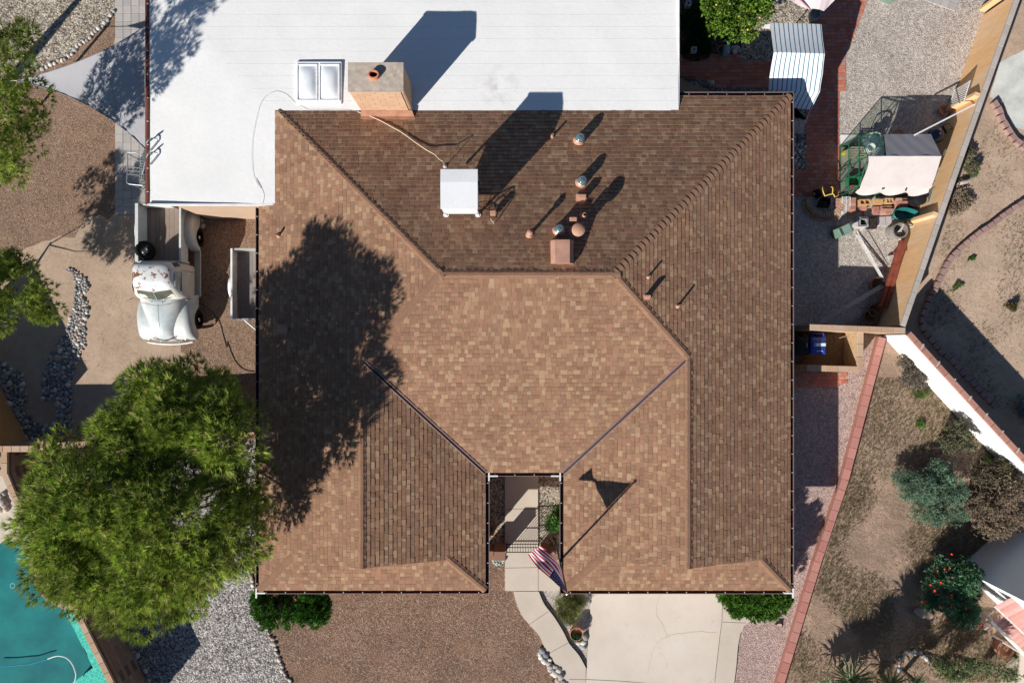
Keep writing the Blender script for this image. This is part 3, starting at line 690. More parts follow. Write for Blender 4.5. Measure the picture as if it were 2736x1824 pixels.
# white flat roof
t = NT('white roof coating'); sx = t.n('ShaderNodeSeparateXYZ'); t.l(t.pos, sx.inputs[0])
c = t.ramp(t.noise(.45, 6, .6), [(.3, (.765,.76,.745)), (.6, (.81,.805,.79)), (.8, (.78,.77,.755))])
c = t.mix(1.0, c, t.ramp(t.noise(7, 5, .7), [(.35, (.97,.97,.97)), (.65, (1.015,)*3)]), 'MULTIPLY')
def lineof(sock, period, off, width):
    m_ = t.math('MODULO', t.math('ADD', sock, off+1000*period), period); a_ = t.math('ABSOLUTE', t.math('SUBTRACT', m_, period/2)); return t.math('LESS_THAN', a_, width)
wob = t.math('MULTIPLY', t.noise(1.5, 2), .05)
seamf = t.math('MULTIPLY', lineof(t.math('ADD', sx.outputs[1], wob), .425, .1, .007), t.math('GREATER_THAN', t.math('ADD', sx.outputs[1], sx.outputs[0]), -.3))
c = t.mix(t.math('MULTIPLY', seamf, t.math('MULTIPLY', t.noise(.9,3), .10)), c, (.50,.51,.52))
dp = q6(900,-1000,2.8); cx_, cy_ = S(1330,235,2.8).x, S(1330,235,2.8).y
dist = t.n('ShaderNodeVectorMath', operation='DISTANCE'); t.l(t.pos, dist.inputs[0]); dist.inputs[1].default_value = (cx_, cy_, 2.8)
dm = t.math('MULTIPLY', t.ramp(dist.outputs['Value'], [(.0, (1,1,1)), (1.0, (0,0,0))]), t.ramp(t.noise(2.2, 6, .75), [(.48, (0,0,0)), (.7, (.75,.75,.75))]))
c = t.mix(dm, c, (.42,.36,.33))
t.bump(t.math('ADD', t.noise(6, 5, .7), t.math('MULTIPLY', seamf, .6)), .006)
M['white'] = t.out(c, .55, .3)
def zWh(x, y): return 2.81-.028*max(max(0, y-7.84), max(0, -8.05-x)) + .012*noise.noise(Vector((x*1.1, y*1.1, 0)))
b = MB(); XA, XB = -12.39, 5.66
def wgrid(xs, ys):
    P_ = [[(x, y, zWh(x,y)) for x in xs] for y in ys]; b.grid(P_)
wgrid(np.linspace(XA,-8.05,18), np.linspace(4.68,7.84,14)); wgrid(np.linspace(XA,-8.05,18), np.linspace(7.84,14,26)); wgrid(np.linspace(-8.05,XB,56), np.linspace(7.84,14,26))
froof = b.build('flat_roof', M['white'], house, smooth=True)
b = MB(); b.box(((XA-.03), 9.3, 2.57), (.06,9.3,.30)); b.build('fascia', M['fascia'], house)
b = MB(); b.box(((XA-8.0)/2, 4.655, 2.70), (-8.0-XA,.05,.2)); b.box((XB+.02, 10.92, 2.62), (.04,6.2,.30)); b.build('drip_edge', plain('white metal edge', (.74,.74,.74), .4), house)
MB().prism([(XA+.15,4.8),(-8.1,4.8),(-8.1,7.9),(5.5,7.9),(5.5,14),(XA+.15,14)], 2.35, 2.6).build('soffit', M['fascia'], house)
MB().box((-10.05, 4.72, 1.2), (3.0,.12,2.4)).build('carport_wall', M['stucco'], house); MB().prism([(-8.3,7.9),(5.3,7.9),(5.3,14),(-10.9,14),(-10.9,7.9)], 0, 2.4, top=False).build('wall', M['stucco'], house)
for y_ in (4.9, 8.2, 11.5): MB().box((XA+.25, y_, 1.2), (.14,.14,2.4)).build('post', M['fascia'], house)
# red brown gutter strip on the left edge of the flat roof
M['redgut'] = plain('red brown gutter', (.20,.07,.05), .5, .1)
MB().box((XA-.08, 9.3, 2.66), (.09,9.25,.10)).build('gutter', M['redgut'], house)
bkm = MB().box((.03,0,0), (.05,.02,.02)).mesh('gutter_bracket', plain('white bracket', (.75,.74,.72), .4))
for i in range(11): add('gutter_bracket', bkm, house, (XA-.06, 5.1+i*.8, 2.725))

# gutters
M['lip'] = plain('gutter lip', (.24,.17,.155), .4, .06)
M['gutbrown'] = plain('brown gutter', (.13,.05,.04), .45, .1)
bkt = MB().box((0,-.02,0), (.022,.05,.012)).mesh('gutter_bracket', plain('gutter strap', (.5,.5,.5), .4))
def gutter(p0, p1, nx, ny, inner='gut'):
    A, B = Vector((*p0, 2.55)), Vector((*p1, 2.55)); n_ = Vector((nx, ny, 0)); b = MB()
    prof = [(0.0,.03,0),(0.012,-.085,0),(.10,-.085,0),(.118,.02,0)]
    b.mat(0); b.grid([[A+n_*u_+Vector((0,0,v_)) for u_,v_,_ in prof], [B+n_*u_+Vector((0,0,v_)) for u_,v_,_ in prof]])
    b.mat(2); b.grid([[A+n_*.128+Vector((0,0,.02)), A+n_*.112+Vector((0,0,-.1)), A+Vector((0,0,-.1))], [B+n_*.128+Vector((0,0,.02)), B+n_*.112+Vector((0,0,-.1)), B+Vector((0,0,-.1))]])
    b.mat(1); d = (B-A).normalized(); b.box((A+B)/2+n_*.124+Vector((0,0,.022)), (abs(d.x)*(B-A).length+abs(d.y)*.018, abs(d.y)*(B-A).length+abs(d.x)*.018, .014))
    g = b.build('gutter', [M[inner], M['lip'], M['gutbrown']], house)
    L = (B-A).length; k = max(1, int(L/.62))
    for i in range(k):
        p = A+d*(L*(i+.5)/k)+n_*.062+Vector((0,0,.024)); add('gutter_bracket', bkt, g, p, (0,0,math.atan2(d.y,d.x)))
    return g
gutter((XW,4.6),(XW,YS-.1),-1,0); gutter((XW-.1,YS),(XL+.1,YS),0,-1,'gutbrown'); gutter((XL,YS-.1),(XL,YC-.02),1,0)
gutter((XL,YC),(XR,YC),0,-1,'gutbrown'); gutter((XR,YC-.02),(XR,YS-.1),-1,0); gutter((XR-.1,YS),(XE+.1,YS),0,-1,'gutbrown')
gutter((XE,YS-.1),(XE,YN+.1),1,0); gutter((5.75,YN),(XE+.1,YN),0,1)
cw = plain('white gutter corner', (.74,.72,.70), .4)
for x_, y_ in ((XL+.12,YC-.12),(XR-.12,YC-.12),(XE+.1,YS-.1),(XW-.1,YS-.1)):
    MB().box((x_,y_,2.58),(.05,.34,.05)).box((x_+(.14 if x_ in (XL+.12, XW-.1) else -.14),y_,2.582),(.34,.05,.05)).build('gutter_corner', cw, house)

# chimney with single blocks
M['chimblock'] = rndmat('painted tan block', [(.56,.36,.23),(.59,.38,.245),(.54,.345,.22)], .85, .003, 20, .05)
M['mortar'] = plain('chimney mortar', (.42,.26,.17), .95)
CT = 4.75; cx0, cx1, cy0, cy1 = -5.09, -3.40, 7.80, 8.66
chim = MB().box(((cx0+cx1)/2,(cy0+cy1)/2,(2.75+CT-.06)/2),(cx1-cx0-.02,cy1-cy0-.02,CT-.06-2.75)).build('chimney', M['mortar'], house)
def blockmesh(l, w_, h_, m): return boxmesh('brick', (l,w_,h_), m)
nc = 9; hh = (CT-.07-2.92)/nc
bk = blockmesh(.392,.03,hh-.008,M['chimblock']); bks = blockmesh(.19,.03,hh-.008,M['chimblock'])
for j in range(nc):
    z_ = 2.92+hh*(j+.5)
    for yy, sgn in ((cy0,-1),(cy1,1)):
        x_ = cx0+.005
        while x_ < cx1-.02:
            l_ = .4 if not (x_ == cx0+.005 and j%2) else .2
            if x_+l_ > cx1+.01: l_ = .2
            if x_+l_ <= cx1+.02: add('brick', bk if l_ == .4 else bks, chim, (x_+l_/2, yy+sgn*.001, z_))
            x_ += l_
    for xx, sgn in ((cx0,-1),(cx1,1)):
        y_ = cy0+.02; first = True
        while y_ < cy1-.1:
            l_ = .2 if (first and j%2) else .4; first = False
            if y_+l_ > cy1: l_ = .2
            if y_+l_ <= cy1+.01: add('brick', bk if l_ == .4 else bks, chim, (xx, y_+l_/2, z_), (0,0,math.pi/2))
            y_ += l_
b = MB(); b.grid([[(cx0-.02+(cx1-cx0+.04)*i/16, cy0-.02+(cy1-cy0+.04)*j/8, CT+.02*noise.noise(Vector((i*.6,j*.6,3)))) for i in range(17)] for j in range(9)])
b.prism([(cx0-.02,cy0-.02),(cx1+.02,cy0-.02),(cx1+.02,cy1+.02),(cx0-.02,cy1+.02)], CT-.09, CT-.02, top=False)
b.build('chimney_cap', plain('cement cap', (.44,.375,.31), .95, .1, 3, .012, 8), chim)
fl = S(998,200,CT+.12); fp = []
b = MB(); b.lathe([(.17,CT-.05),(.155,CT+.18),(.115,CT+.18),(.12,CT-.0)], (fl.x,fl.y,0), 20, sx=1.1, sy=.85)
autosmooth(b.build('flue', plain('clay flue', (.55,.22,.13), .7), chim)); MB().lathe([(.001,CT+.03),(.12,CT+.03)], (fl.x,fl.y,0), 16, sx=1.1, sy=.85).build('flue_throat', plain('flue black', (.012,.008,.006), 1), chim)  # clay flue, closed inside by a near-black disc
b = MB(); b.poly([(cx0-.03,cy0-.19,2.90),(cx1+.09,cy0-.19,2.90),(cx1+.03,cy0-.02,3.0),(cx0,cy0-.02,3.0)])
b.poly([(cx0-.05,cy0-.42,2.945),(cx1+.2,cy0-.42,2.945),(cx1+.09,cy0-.19,2.903),(cx0-.03,cy0-.19,2.903)])
b.build('flashing', plain('brown flashing', (.36,.18,.115), .7, .25, 3), chim)

# skylight with two domes
sk0, sk1 = S(788,161,2.95), S(911,276,2.95)
b = MB(); b.box(((sk0.x+sk1.x)/2,(sk0.y+sk1.y)/2,2.82),(sk1.x-sk0.x,sk0.y-sk1.y,.08))
sky_ = b.build('skylight', plain('white curb', (.80,.81,.81), .5), house); mod(sky_, 'BEVEL', width=.03, segments=2)
dome_m = plain('milky acrylic', (.76,.80,.84), .18, .04, spec=.6)
for x0_, x1_ in ((q5(452,0,3).x, q5(598,0,3).x), (q5(640,0,3).x, q5(785,0,3).x)):
    ya, yb = q5(0,540,3).y, q5(0,822,3).y; P_ = []
    for j in range(13):
        row_ = []
        for i in range(9):
            u_, v_ = i/8*2-1, j/12*2-1; row_.append((x0_+(x1_-x0_)*i/8, ya+(yb-ya)*j/12, 2.865+.10*(1-abs(u_)**2.5)*(1-abs(v_)**3)))
        P_.append(row_)
    MB().grid(P_).build('dome', dome_m, sky_, smooth=True)
    b = MB(); xa_, xb_ = x0_-.035, x1_+.035; ya_, yb_ = ya+.035, yb-.035
    for c_, d_ in ((((xa_+xb_)/2,ya_,2.87),(xb_-xa_+.04,.04,.05)),(((xa_+xb_)/2,yb_,2.87),(xb_-xa_+.04,.04,.05)),((xa_,(ya_+yb_)/2,2.869),(.04,ya_-yb_-.04,.05)),((xb_,(ya_+yb_)/2,2.869),(.04,ya_-yb_-.04,.05))): b.box(c_, d_)
    b.build('frame', plain('white frame', (.82,.83,.83), .35), sky_)

# roof penetrations
M['ventpaint'] = plain('vent paint', (.46,.25,.175), .6, .1, 4); M['ventdark'] = plain('vent dark', (.01,.01,.01), 1)
M['tubeglass'] = NT('tube dome').m; tg = M['tubeglass']; bs_ = tg.node_tree.nodes['Principled BSDF']; bs_.inputs['Base Color'].default_value = (.35,.46,.45,1); bs_.inputs['Roughness'].default_value = .06; bs_.inputs['Metallic'].default_value = .75
M['steel'] = plain('bright metal', (.5,.5,.5), .3, .1, metal=.9)
def vent(px, f=q6, kind='pipe', r=.045, h=.38, label=None):
    p = onroof(f, *px)
    for _ in range(2): p = onroof(f, px[0], px[1])
    # the photograph marks the top of each vent: slide the base towards the middle
    top = f(px[0], px[1], p.z+h); p = Vector((top.x, top.y, roofz(top.x, top.y)))
    nrm_ = Vector((0,.34,1)).normalized() if abs(top.x) < 3.5 and top.y > 2 else Vector((0,0,1))
    b = MB()
    if kind in ('pipe','cap','round'):
        b.lathe([(r*2.6,p.z-.06),(r*2.1,p.z+.03),(r*1.15,p.z+.07),(r,p.z+.09),(r,p.z+h),(r*.72,p.z+h),(r*.72,p.z+h-.06)], (p.x,p.y,0), 16)
        o = b.build('vent_pipe', M['ventpaint'], house); autosmooth(o)
        MB().lathe([(.0002,p.z+h-.05),(r*.75,p.z+h-.05)], (p.x,p.y,0), 12).build('opening', M['ventdark'], o)
        if kind == 'cap':
            c_ = MB().lathe([(r*1.2,p.z+h-.1),(r*1.75,p.z+h-.06),(r*1.75,p.z+h+.03),(r*.9,p.z+h+.07),(.001,p.z+h+.08)], (p.x,p.y,0), 18).build('vent_cap', M['ventpaint'], o); autosmooth(c_)
        if kind == 'round':
            c_ = MB().lathe([(r*1.5,p.z+h-.12),(r*1.9,p.z+h-.1),(r*1.95,p.z+h),(r*1.3,p.z+h+.05),(.001,p.z+h+.06)], (p.x,p.y,0), 22).build('vent_cap', M['ventpaint'], o); autosmooth(c_)
    elif kind == 'box':
        o = b.box((p.x,p.y,p.z+h/2),(r*2,r*1.1,h)).box((p.x,p.y,p.z+.02),(r*3,r*2.2,.05)).build('box_vent', M['ventpaint'], house); mod(o,'BEVEL',width=.01)
    elif kind == 'tube':
        b.lathe([(r*1.55,p.z-.1),(r*1.35,p.z+.02),(r*1.12,p.z+.09),(r*1.03,p.z+h*.75),(r*1.03,p.z+h*.78)], (p.x,p.y,0), 24)
        o = b.build('tube_skylight', plain('tube flashing', (.50,.29,.20), .6), house); autosmooth(o)
        MB().lathe([(r*1.06,p.z+h*.74),(r*1.1,p.z+h*.8),(r*1.0,p.z+h*.82)], (p.x,p.y,0), 24).build('ring', M['steel'], o)
        autosmooth(MB().lathe([(r*.98,p.z+h*.8),(r*.9,p.z+h*.9),(r*.6,p.z+h*1.0),(.001,p.z+h*1.03)], (p.x,p.y,0), 24).build('dome', M['tubeglass'], o), 60)
    return o
vent((1412,55), kind='tube', r=.145, h=.42); vent((1430,412), kind='tube', r=.145, h=.42); vent((1238,820), kind='tube', r=.145, h=.42)
vent((1180,30), kind='pipe', r=.038, h=.26); vent((1450,700), kind='pipe', r=.062, h=.42); vent((1353,738), kind='box', r=.115, h=.32)
vent((1430,548), kind='box', r=.12, h=.30); vent((990,852), kind='cap', r=.055, h=.55); vent((1396,828), kind='round', r=.105, h=.75)
vent((1995,1218), kind='pipe', r=.032, h=.28); vent((1983,1385), kind='box', r=.08, h=.34); vent((1562*K,702*K), f=lambda x,y,z=0: S(x,y,z), kind='pipe', r=.035, h=.36)
vent((635*K,538*K), f=lambda x,y,z=0: S(x,y,z), kind='pipe', r=.04, h=.28); vent((650*K,756*K), f=lambda x,y,z=0: S(x,y,z), kind='box', r=.16, h=.14)
# large attic hood
hz = 4.95; hp0, hp1 = q6(1165,910,hz), q6(1360,1105,hz); zb = 3.9
x0_, x1_, y1_, y0_ = hp0.x, hp1.x, hp0.y, hp1.y
b = MB(); a_ = .13; zt = hz
b.grid([[(x0_,y0_,zb),(x0_+.02,y0_,zt-.16),(x0_+a_,y0_,zt),(x1_-a_,y0_,zt),(x1_,y0_,zt-.16),(x1_,y0_,zb)], [(x0_,y1_,zb),(x0_+.02,y1_,zt-.16),(x0_+a_,y1_,zt),(x1_-a_,y1_,zt),(x1_,y1_,zt-.16),(x1_,y1_,zb)]])
for yy, o_ in ((y0_,1),(y1_,-1)):
    q = [(x0_,yy,zb),(x0_+.02,yy,zt-.16),(x0_+a_,yy,zt),(x1_-a_,yy,zt),(x1_,yy,zt-.16),(x1_,yy,zb)]; b.poly(q if o_ < 0 else q[::-1])
b.build('attic_vent_hood', plain('hood paint', (.42,.235,.17), .55, .18, 3), house)
# ================================================================ THINGS ON THE ROOF
# evaporative cooler
x0_, x1_, y1_, y0_ = q6(240,318,5.4).x, q6(552,318,5.4).x, q6(240,318,5.4).y, q6(240,650,5.4).y
M['coolwhite'] = plain('cooler white', (.74,.75,.76), .45, .03, 2)
cl = thing('evaporative_cooler', 'white box cooler standing on legs on the shaded side of the shingle roof', 'cooler', ((x0_+x1_)/2, (y0_+y1_)/2, 4.1))
b = MB().box(((x0_+x1_)/2,(y0_+y1_)/2,4.88),(x1_-x0_-.04,y1_-y0_-.04,.92)); o = b.build('cabinet', M['coolwhite'], cl); mod(o,'BEVEL',width=.012,segments=2)
zc = [(x0_,y0_,5.36),(x1_,y0_,5.36),(x1_,y1_,5.36),(x0_,y1_,5.36)]; mid_ = [(x0_,(y0_+y1_)/2+.18,5.39),(x1_,(y0_+y1_)/2+.18,5.40)]
b = MB(); b.grid([[(x0_,y0_,5.31),(x1_,y0_,5.31)],[(x0_,y0_,5.36),(x1_,y0_,5.36)],[(x0_,(y0_+y1_)/2+.2,5.405),(x1_,(y0_+y1_)/2+.2,5.40)],[(x0_,y1_,5.365),(x1_,y1_,5.365)],[(x0_,y1_,5.31),(x1_,y1_,5.31)]])
b.poly([(x1_,y0_,5.31),(x1_,y1_,5.31),(x1_,y1_,5.365),(x1_,(y0_+y1_)/2+.2,5.40),(x1_,y0_,5.36)]); b.poly([(x0_,y0_,5.31),(x0_,y0_,5.36),(x0_,(y0_+y1_)/2+.2,5.405),(x0_,y1_,5.365),(x0_,y1_,5.31)]); b.build('lid', M['coolwhite'], cl)
for x_ in (x0_+.05, x1_-.05):
    for y_ in (y0_+.05, y1_-.05):
        MB().box((x_,y_,4.3),(.06,.06,.5)).lathe([(.1,roofz(x_,y_)-.02),(.09,roofz(x_,y_)+.03)],(x_,y_,0),12).build('leg', M['coolwhite'] if y_ < 4.5 else M['steel'], cl)
MB().box((x1_+.02,y1_-.35,5.0),(.05,.1,.25)).lathe([(.06,0),(.06,.08),(.001,.09)],(x1_+.0,y1_-.5,4.85),12,Matrix.Rotation(math.pi/2,3,'Y')).build('valve', plain('dark valve', (.06,.06,.06), .5), cl)
ln = plain('louver', (.66,.67,.68), .5)
for k in range(6): MB().box(((x0_+x1_)/2,y0_+.018,4.6+k*.11),(x1_-x0_-.25,.012,.03)).build('louver', ln, cl)
# junction box and black cable loops beside it
p = onroof(q6, 682, 700); jb = thing('junction_box', 'small brown electrical box with black cable loops right of the white cooler', 'electrical box', p)
MB().box((p.x,p.y,p.z+.22),(.17,.12,.22)).build('box', M['ventpaint'], jb); MB().tube([(p.x,p.y,p.z-.02),(p.x,p.y,p.z+.12)],.02,8).build('conduit', M['ventpaint'], jb)
blk = plain('black cable', (.01,.01,.01), .5)
for k in range(3):
    pts = [Vector((p.x+.03+.16*math.cos(a)*(1+.3*k)-.12*k, p.y+.2+.12*math.sin(a*1.0)+.05*k, p.z+.12+.09*math.sin(a*2+k))) for a in np.linspace(0, 5.4+.4*k, 22)]
    MB().tube(pts, .011, 6).build('cable', blk, jb)
MB().tube(smooth_line([(p.x,p.y-.03,p.z+.1),(p.x+.13,p.y-.12,p.z+.03),(p.x+.15,p.y-.3,p.z+.0),(p.x+.02,p.y-.42,p.z+.05)],5), .01, 6).build('cable', blk, jb)
p = onroof(q6, 690, 775); MB().tube([(p.x,p.y,p.z-.02),(p.x,p.y,p.z+.1),(p.x-.1,p.y+.08,p.z+.42)],.016,8).build('conduit_pipe', plain('grey conduit', (.5,.47,.44), .5), None); tag(bpy.data.objects['conduit_pipe'], 'thin bent grey conduit sticking out of the shingles below the junction box', 'conduit')
p = onroof(q6, 280, 300); o = MB().lathe([(.09,p.z-.03),(.06,p.z+.04),(.02,p.z+.06)],(p.x,p.y,0),12).tube([(p.x,p.y,p.z),(p.x-.03,p.y+.05,p.z+.5)],.012,6).build('wire_mast', plain('mast grey', (.5,.4,.36), .5)); tag(o, 'short wire mast at the upper left corner of the cooler', 'mast')
mast_top = Vector((p.x-.03,p.y+.05,p.z+.5))
# overhead wire lying across both roofs
def roofpt(f, x, y, dz=.02):
    q = onroof(f, x, y); return Vector((q.x, q.y, q.z+dz))
wire = [mast_top]+[roofpt(q5,x,y,h) for x,y,h in ((1650,1355,.3),(1610,1310,.2),(1540,1265,.1),(1440,1195,.06),(1330,1115,.05),(1240,1065,.05),(1150,1015,.04),(1040,965,.03),(960,940,.03))]
o = MB().tube(smooth_line(wire,5), .013, 6).build('cream_cable', plain('cream cable', (.66,.58,.42), .6)); tag(o, 'cream coloured cable running down the shingles from the cooler to the chimney', 'cable')
wire = [roofpt(q5,x,y,.006) for x,y in ((960,938),(880,922),(760,920),(640,920),(545,918),(500,895),(440,868),(395,825),(350,790),(300,772),(255,772),(200,800),(150,860),(120,950),(90,1090),(75,1200),(72,1330),(82,1450),(110,1530),(150,1580))]+[roofpt(lambda x,y,z=0: S(650+x/3.92,280+y/3.92,z),x,y,.006) for x,y in ((130,770),(180,850),(215,930),(218,970),(205,1035))]
o = MB().tube(smooth_line(wire,4), .0045, 5).build('thin_wire', plain('thin grey wire', (.5,.49,.48), .6)); tag(o, 'thin grey wire looping over the white flat roof below the skylight', 'wire')

# ================================================================ WALLS
def wall(name, label, cat, pts, z, th, capm, body, cap_len=.4, cap_h=.09, cap_w=None, blocks=None, z0=0.0, cap_z=None):
    P_ = [Vector((p.x, p.y, 0)) for p in pts]; t_ = thing(name, label, cat, P_[0]); cap_w = cap_w or th+.02
    cm = boxmesh('cap_block', (cap_len-.01, cap_w, cap_h), capm, .008)
    bmz = boxmesh('block', (.39, th, .192), blocks, 0) if blocks else None
    for a, c in zip(P_, P_[1:]):
        d = c-a; L = d.length; d.normalize(); ang = math.atan2(d.y, d.x); mid_ = (a+c)/2
        MB().box((mid_.x,mid_.y,(z0+z-cap_h)/2),(L,th-(.02 if blocks else 0),z-cap_h-z0-.002),ang).build('wall_body', body, t_)
        n = max(1, round(L/cap_len)); s_ = L/n
        for i in range(n): 
            q = a+d*(i+.5)*s_; add('cap_block', cm, t_, (q.x,q.y,z-cap_h/2+random.uniform(-.003,.003)), (0,0,ang+random.uniform(-.006,.006)), (s_/cap_len,1,1))
        if blocks:
            nr = int((z-cap_h-z0)/.2)
            for r_ in range(nr):
                for i in range(int(L/.4)+1):
                    x_ = .2+i*.4-(.2 if r_%2 else 0)
                    if x_ < .1 or x_ > L-.15: continue
                    q = a+d*x_; add('block', bmz, t_, (q.x,q.y,z0+.1+r_*.2), (0,0,ang))
    return t_
M['orange'] = None
t = NT('orange stucco'); mp = t.n('ShaderNodeMapping'); mp.inputs['Scale'].default_value = (1,1,.25); t.l(t.pos, mp.inputs['Vector'])
c = t.ramp(t.noise(1.6, 6, .7, mp.outputs[0]), [(.32, (.73,.43,.20)), (.52, (.74,.47,.25)), (.68, (.69,.52,.36))])
c = t.mix(1.0, c, t.ramp(t.noise(9, 5, .7, mp.outputs[0]), [(.3, (.9,)*3), (.7, (1.08,)*3)]), 'MULTIPLY'); t.bump(t.noise(30, 4), .006); M['orange'] = t.out(c, .9, .15)
M['capgrey'] = rndmat('grey cap block', [(.42,.37,.33),(.45,.40,.355),(.40,.355,.31)], .9, .004, 14, .08)
M['capbrown'] = rndmat('tan cap block', [(.46,.30,.20),(.49,.33,.22),(.43,.285,.19),(.47,.34,.24)], .9, .004, 14, .1)
M['capred'] = rndmat('red cap block', [(.40,.20,.155),(.43,.22,.17),(.37,.185,.145)], .9, .004, 14, .1)
M['capred2'] = rndmat('rose kerb block', [(.46,.20,.165),(.42,.18,.15),(.49,.225,.185),(.44,.21,.175)], .9, .004, 14, .1)
M['brownblock'] = rndmat('brown wall block', [(.27,.19,.145),(.30,.215,.165),(.24,.17,.13),(.28,.18,.13)], .9, .004, 14, .1)
M['brownmort'] = plain('brown mortar', (.13,.10,.08), .95)
M['whitestucco'] = plain('white stucco', (.80,.80,.78), .9, .03, 2, .004, 60)
M['tanwall'] = plain('tan block wall', (.50,.345,.20), .9, .1, 3, .004, 40)
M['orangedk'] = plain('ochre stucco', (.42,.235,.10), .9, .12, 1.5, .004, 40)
ow = wall('orange_wall', 'long orange stucco boundary wall with pale grey cap blocks', 'wall', [r3(2150,-90,1.8), r3(1560,1568,1.8), r5(1402,0,1.8), r5(1082,935,1.8)], 1.8, .16, M['capgrey'], M['orange'], .42)
od = (r5(1082,935,1.8)-r3(2150,-90,1.8)); od.z = 0; od.normalize(); on_ = Vector((od.y,-od.x,0)); on_ = on_ if on_.x < 0 else -on_
for f, x, y in ((r3,1716,118),(r3,1366,1330),(r4,1500,1232)):
    p = f(x, y, 0); w0 = r3(2150,-90,1.8); w0.z = 0; p = w0+od*(p-w0).dot(od)+on_*.18; MB().box((p.x, p.y, .87), (.22,.13,1.74), math.atan2(od.y,od.x)+math.pi/2).build('buttress', M['orange'], ow)
wb = wall('back_wall', 'tan wall with square cap blocks behind the blue bin', 'wall', [r5(225,946,1.8), r5(1105,978,1.8)], 1.8, .2, M['capbrown'], M['tanwall'], .4, blocks=None)
ww = wall('white_wall', 'white painted boundary wall with red cap blocks and grey joints', 'wall', [r5(1135,1000,1.62), r6(1545,0,1.62), r6(2195,705,1.62), r6(2600,1130,1.62)], 1.62, .2, M['capred'], M['whitestucco'], .42, cap_w=.2)
jm = boxmesh('joint_block', (.06,.205,.02), plain('grey mortar pad', (.45,.40,.38), .9))
a_, c_ = r5(1150,1008,1.62), r6(2600,1130,1.62); dd = (c_-a_); LL = dd.length; dd.normalize(); k = 0
while k*.84+.6 < LL: q = a_+dd*(k*.84+.62); add('joint_block', jm, ww, (q.x,q.y,1.612), (0,0,math.atan2(dd.y,dd.x)+.3)); k += 1
rk = wall('red_block_kerb', 'low kerb of rose red blocks along the pink gravel', 'kerb wall', [r5(893,1040,.3), r6(930,0,.3), r6(700,880,.3), r6(470,1568,.3), r7(160,1568,.3), r7(110,1740,.3)], .3, .24, M['capred2'], M['capred'], .4, cap_h=.12, cap_w=.27)
MB().prism([p for p in S2(r5,(835,1040),(905,1040))]+S2(r6,(905,0),(672,880),(440,1568))+S2(r7,(130,1568),(80,1740),(35,1740),(112,1568))+S2(r6,(408,1568),(640,880),(870,0)), -.02, .06).build('kerb_footing', plain('sandy footing', (.36,.29,.23), .95, .15, 3), rk)
# bin enclosure: low tan walls round a dirt floor
enc = wall('bin_enclosure', 'low tan block enclosure walls around the blue bin', 'enclosure', [r5(690,985,1.05), r5(685,1335,1.05), r5(190,1322,1.05)], 1.05, .2, M['capbrown'], M['tanwall'], .4, blocks=M['tanwall'])
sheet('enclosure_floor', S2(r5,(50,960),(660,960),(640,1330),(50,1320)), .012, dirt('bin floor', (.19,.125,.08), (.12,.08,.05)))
# pool side and front walls
pw = wall('pool_wall', 'brown block wall between the pool and the grey gravel', 'wall', [q3(-40,1120,1.6), q3(38,1150,1.6), q3(115,1340,1.6), q4(600,900,1.6), q4(930,1568,1.6), q4(1090,1900,1.6)], 1.6, .2, M['capbrown'], M['brownmort'], .4, blocks=M['brownblock'], cap_h=.08)
fw = wall('garden_wall', 'tan capped wall crossing beneath the big pine towards the house', 'wall', [q3(360,915,1.7), q3(1200,870,1.7), q3(2155,818,1.7)], 1.7, .2, M['capbrown'], M['brownmort'], .4, blocks=M['brownblock'])
sw = wall('side_wall', 'short tan capped wall at the left edge running to the pillar', 'wall', [q3(-200,938,1.65), q3(315,936,1.65)], 1.65, .2, M['capbrown'], M['brownmort'], .33, blocks=M['brownblock'])
tw = thing('wall_pillar', 'square tan pillar where the two capped walls meet', 'pillar', q3(337,910)); p = q3(337,910,1.75)
MB().box((p.x,p.y,.84),(.2,.34,1.68)).build('shaft', M['tanwall'], tw); MB().box((p.x,p.y,1.72),(.21,.37,.08)).build('cap', M['capbrown'], tw)
sw2 = wall('side_wall', 'short tan capped wall running down from the left edge towards the pool', 'wall', [q3(37,960,1.6), q3(37,1150,1.6)], 1.62, .2, M['capbrown'], M['brownmort'], .4, blocks=M['brownblock'])
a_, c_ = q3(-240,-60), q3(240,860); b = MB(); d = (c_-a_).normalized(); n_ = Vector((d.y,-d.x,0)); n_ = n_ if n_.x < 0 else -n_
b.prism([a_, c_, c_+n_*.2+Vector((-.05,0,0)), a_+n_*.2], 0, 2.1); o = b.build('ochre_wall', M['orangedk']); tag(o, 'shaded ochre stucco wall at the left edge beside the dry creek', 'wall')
o = MB().prism(S2(lambda x,y,z=0: S(x,y,z),(-260,1128),(-66,1150),(-66,1300),(-420,1300)), 0, 3.0).build('neighbour_house', M['whitestucco']); tag(o, 'stucco house beyond the left edge whose shadow falls on the creek', 'house')
# gate panels at the left of the house
M['wire'] = plain('galvanised wire', (.42,.43,.43), .4, .05, metal=.3)
b = MB(); a_, c_ = q3(1990,640,1.2), q3(2150,640,1.2)
for k in range(9): b.tube([(a_.x+(c_.x-a_.x)*k/8, a_.y, 1.2), (a_.x+(c_.x-a_.x)*k/8, a_.y-.5, 1.2)], .006, 5)
for k in range(6): b.tube([(a_.x, a_.y-.5*k/5, 1.2), (c_.x, a_.y-.5*k/5, 1.2)], .006, 5)
for x_ in (a_.x, c_.x):
    for y_ in (a_.y, a_.y-.5): b.tube([(x_,y_,0),(x_,y_,1.22)], .012, 6)
o = b.build('wire_cart', M['wire']); tag(o, 'wire mesh cart beside the left eave under the pine', 'cart')

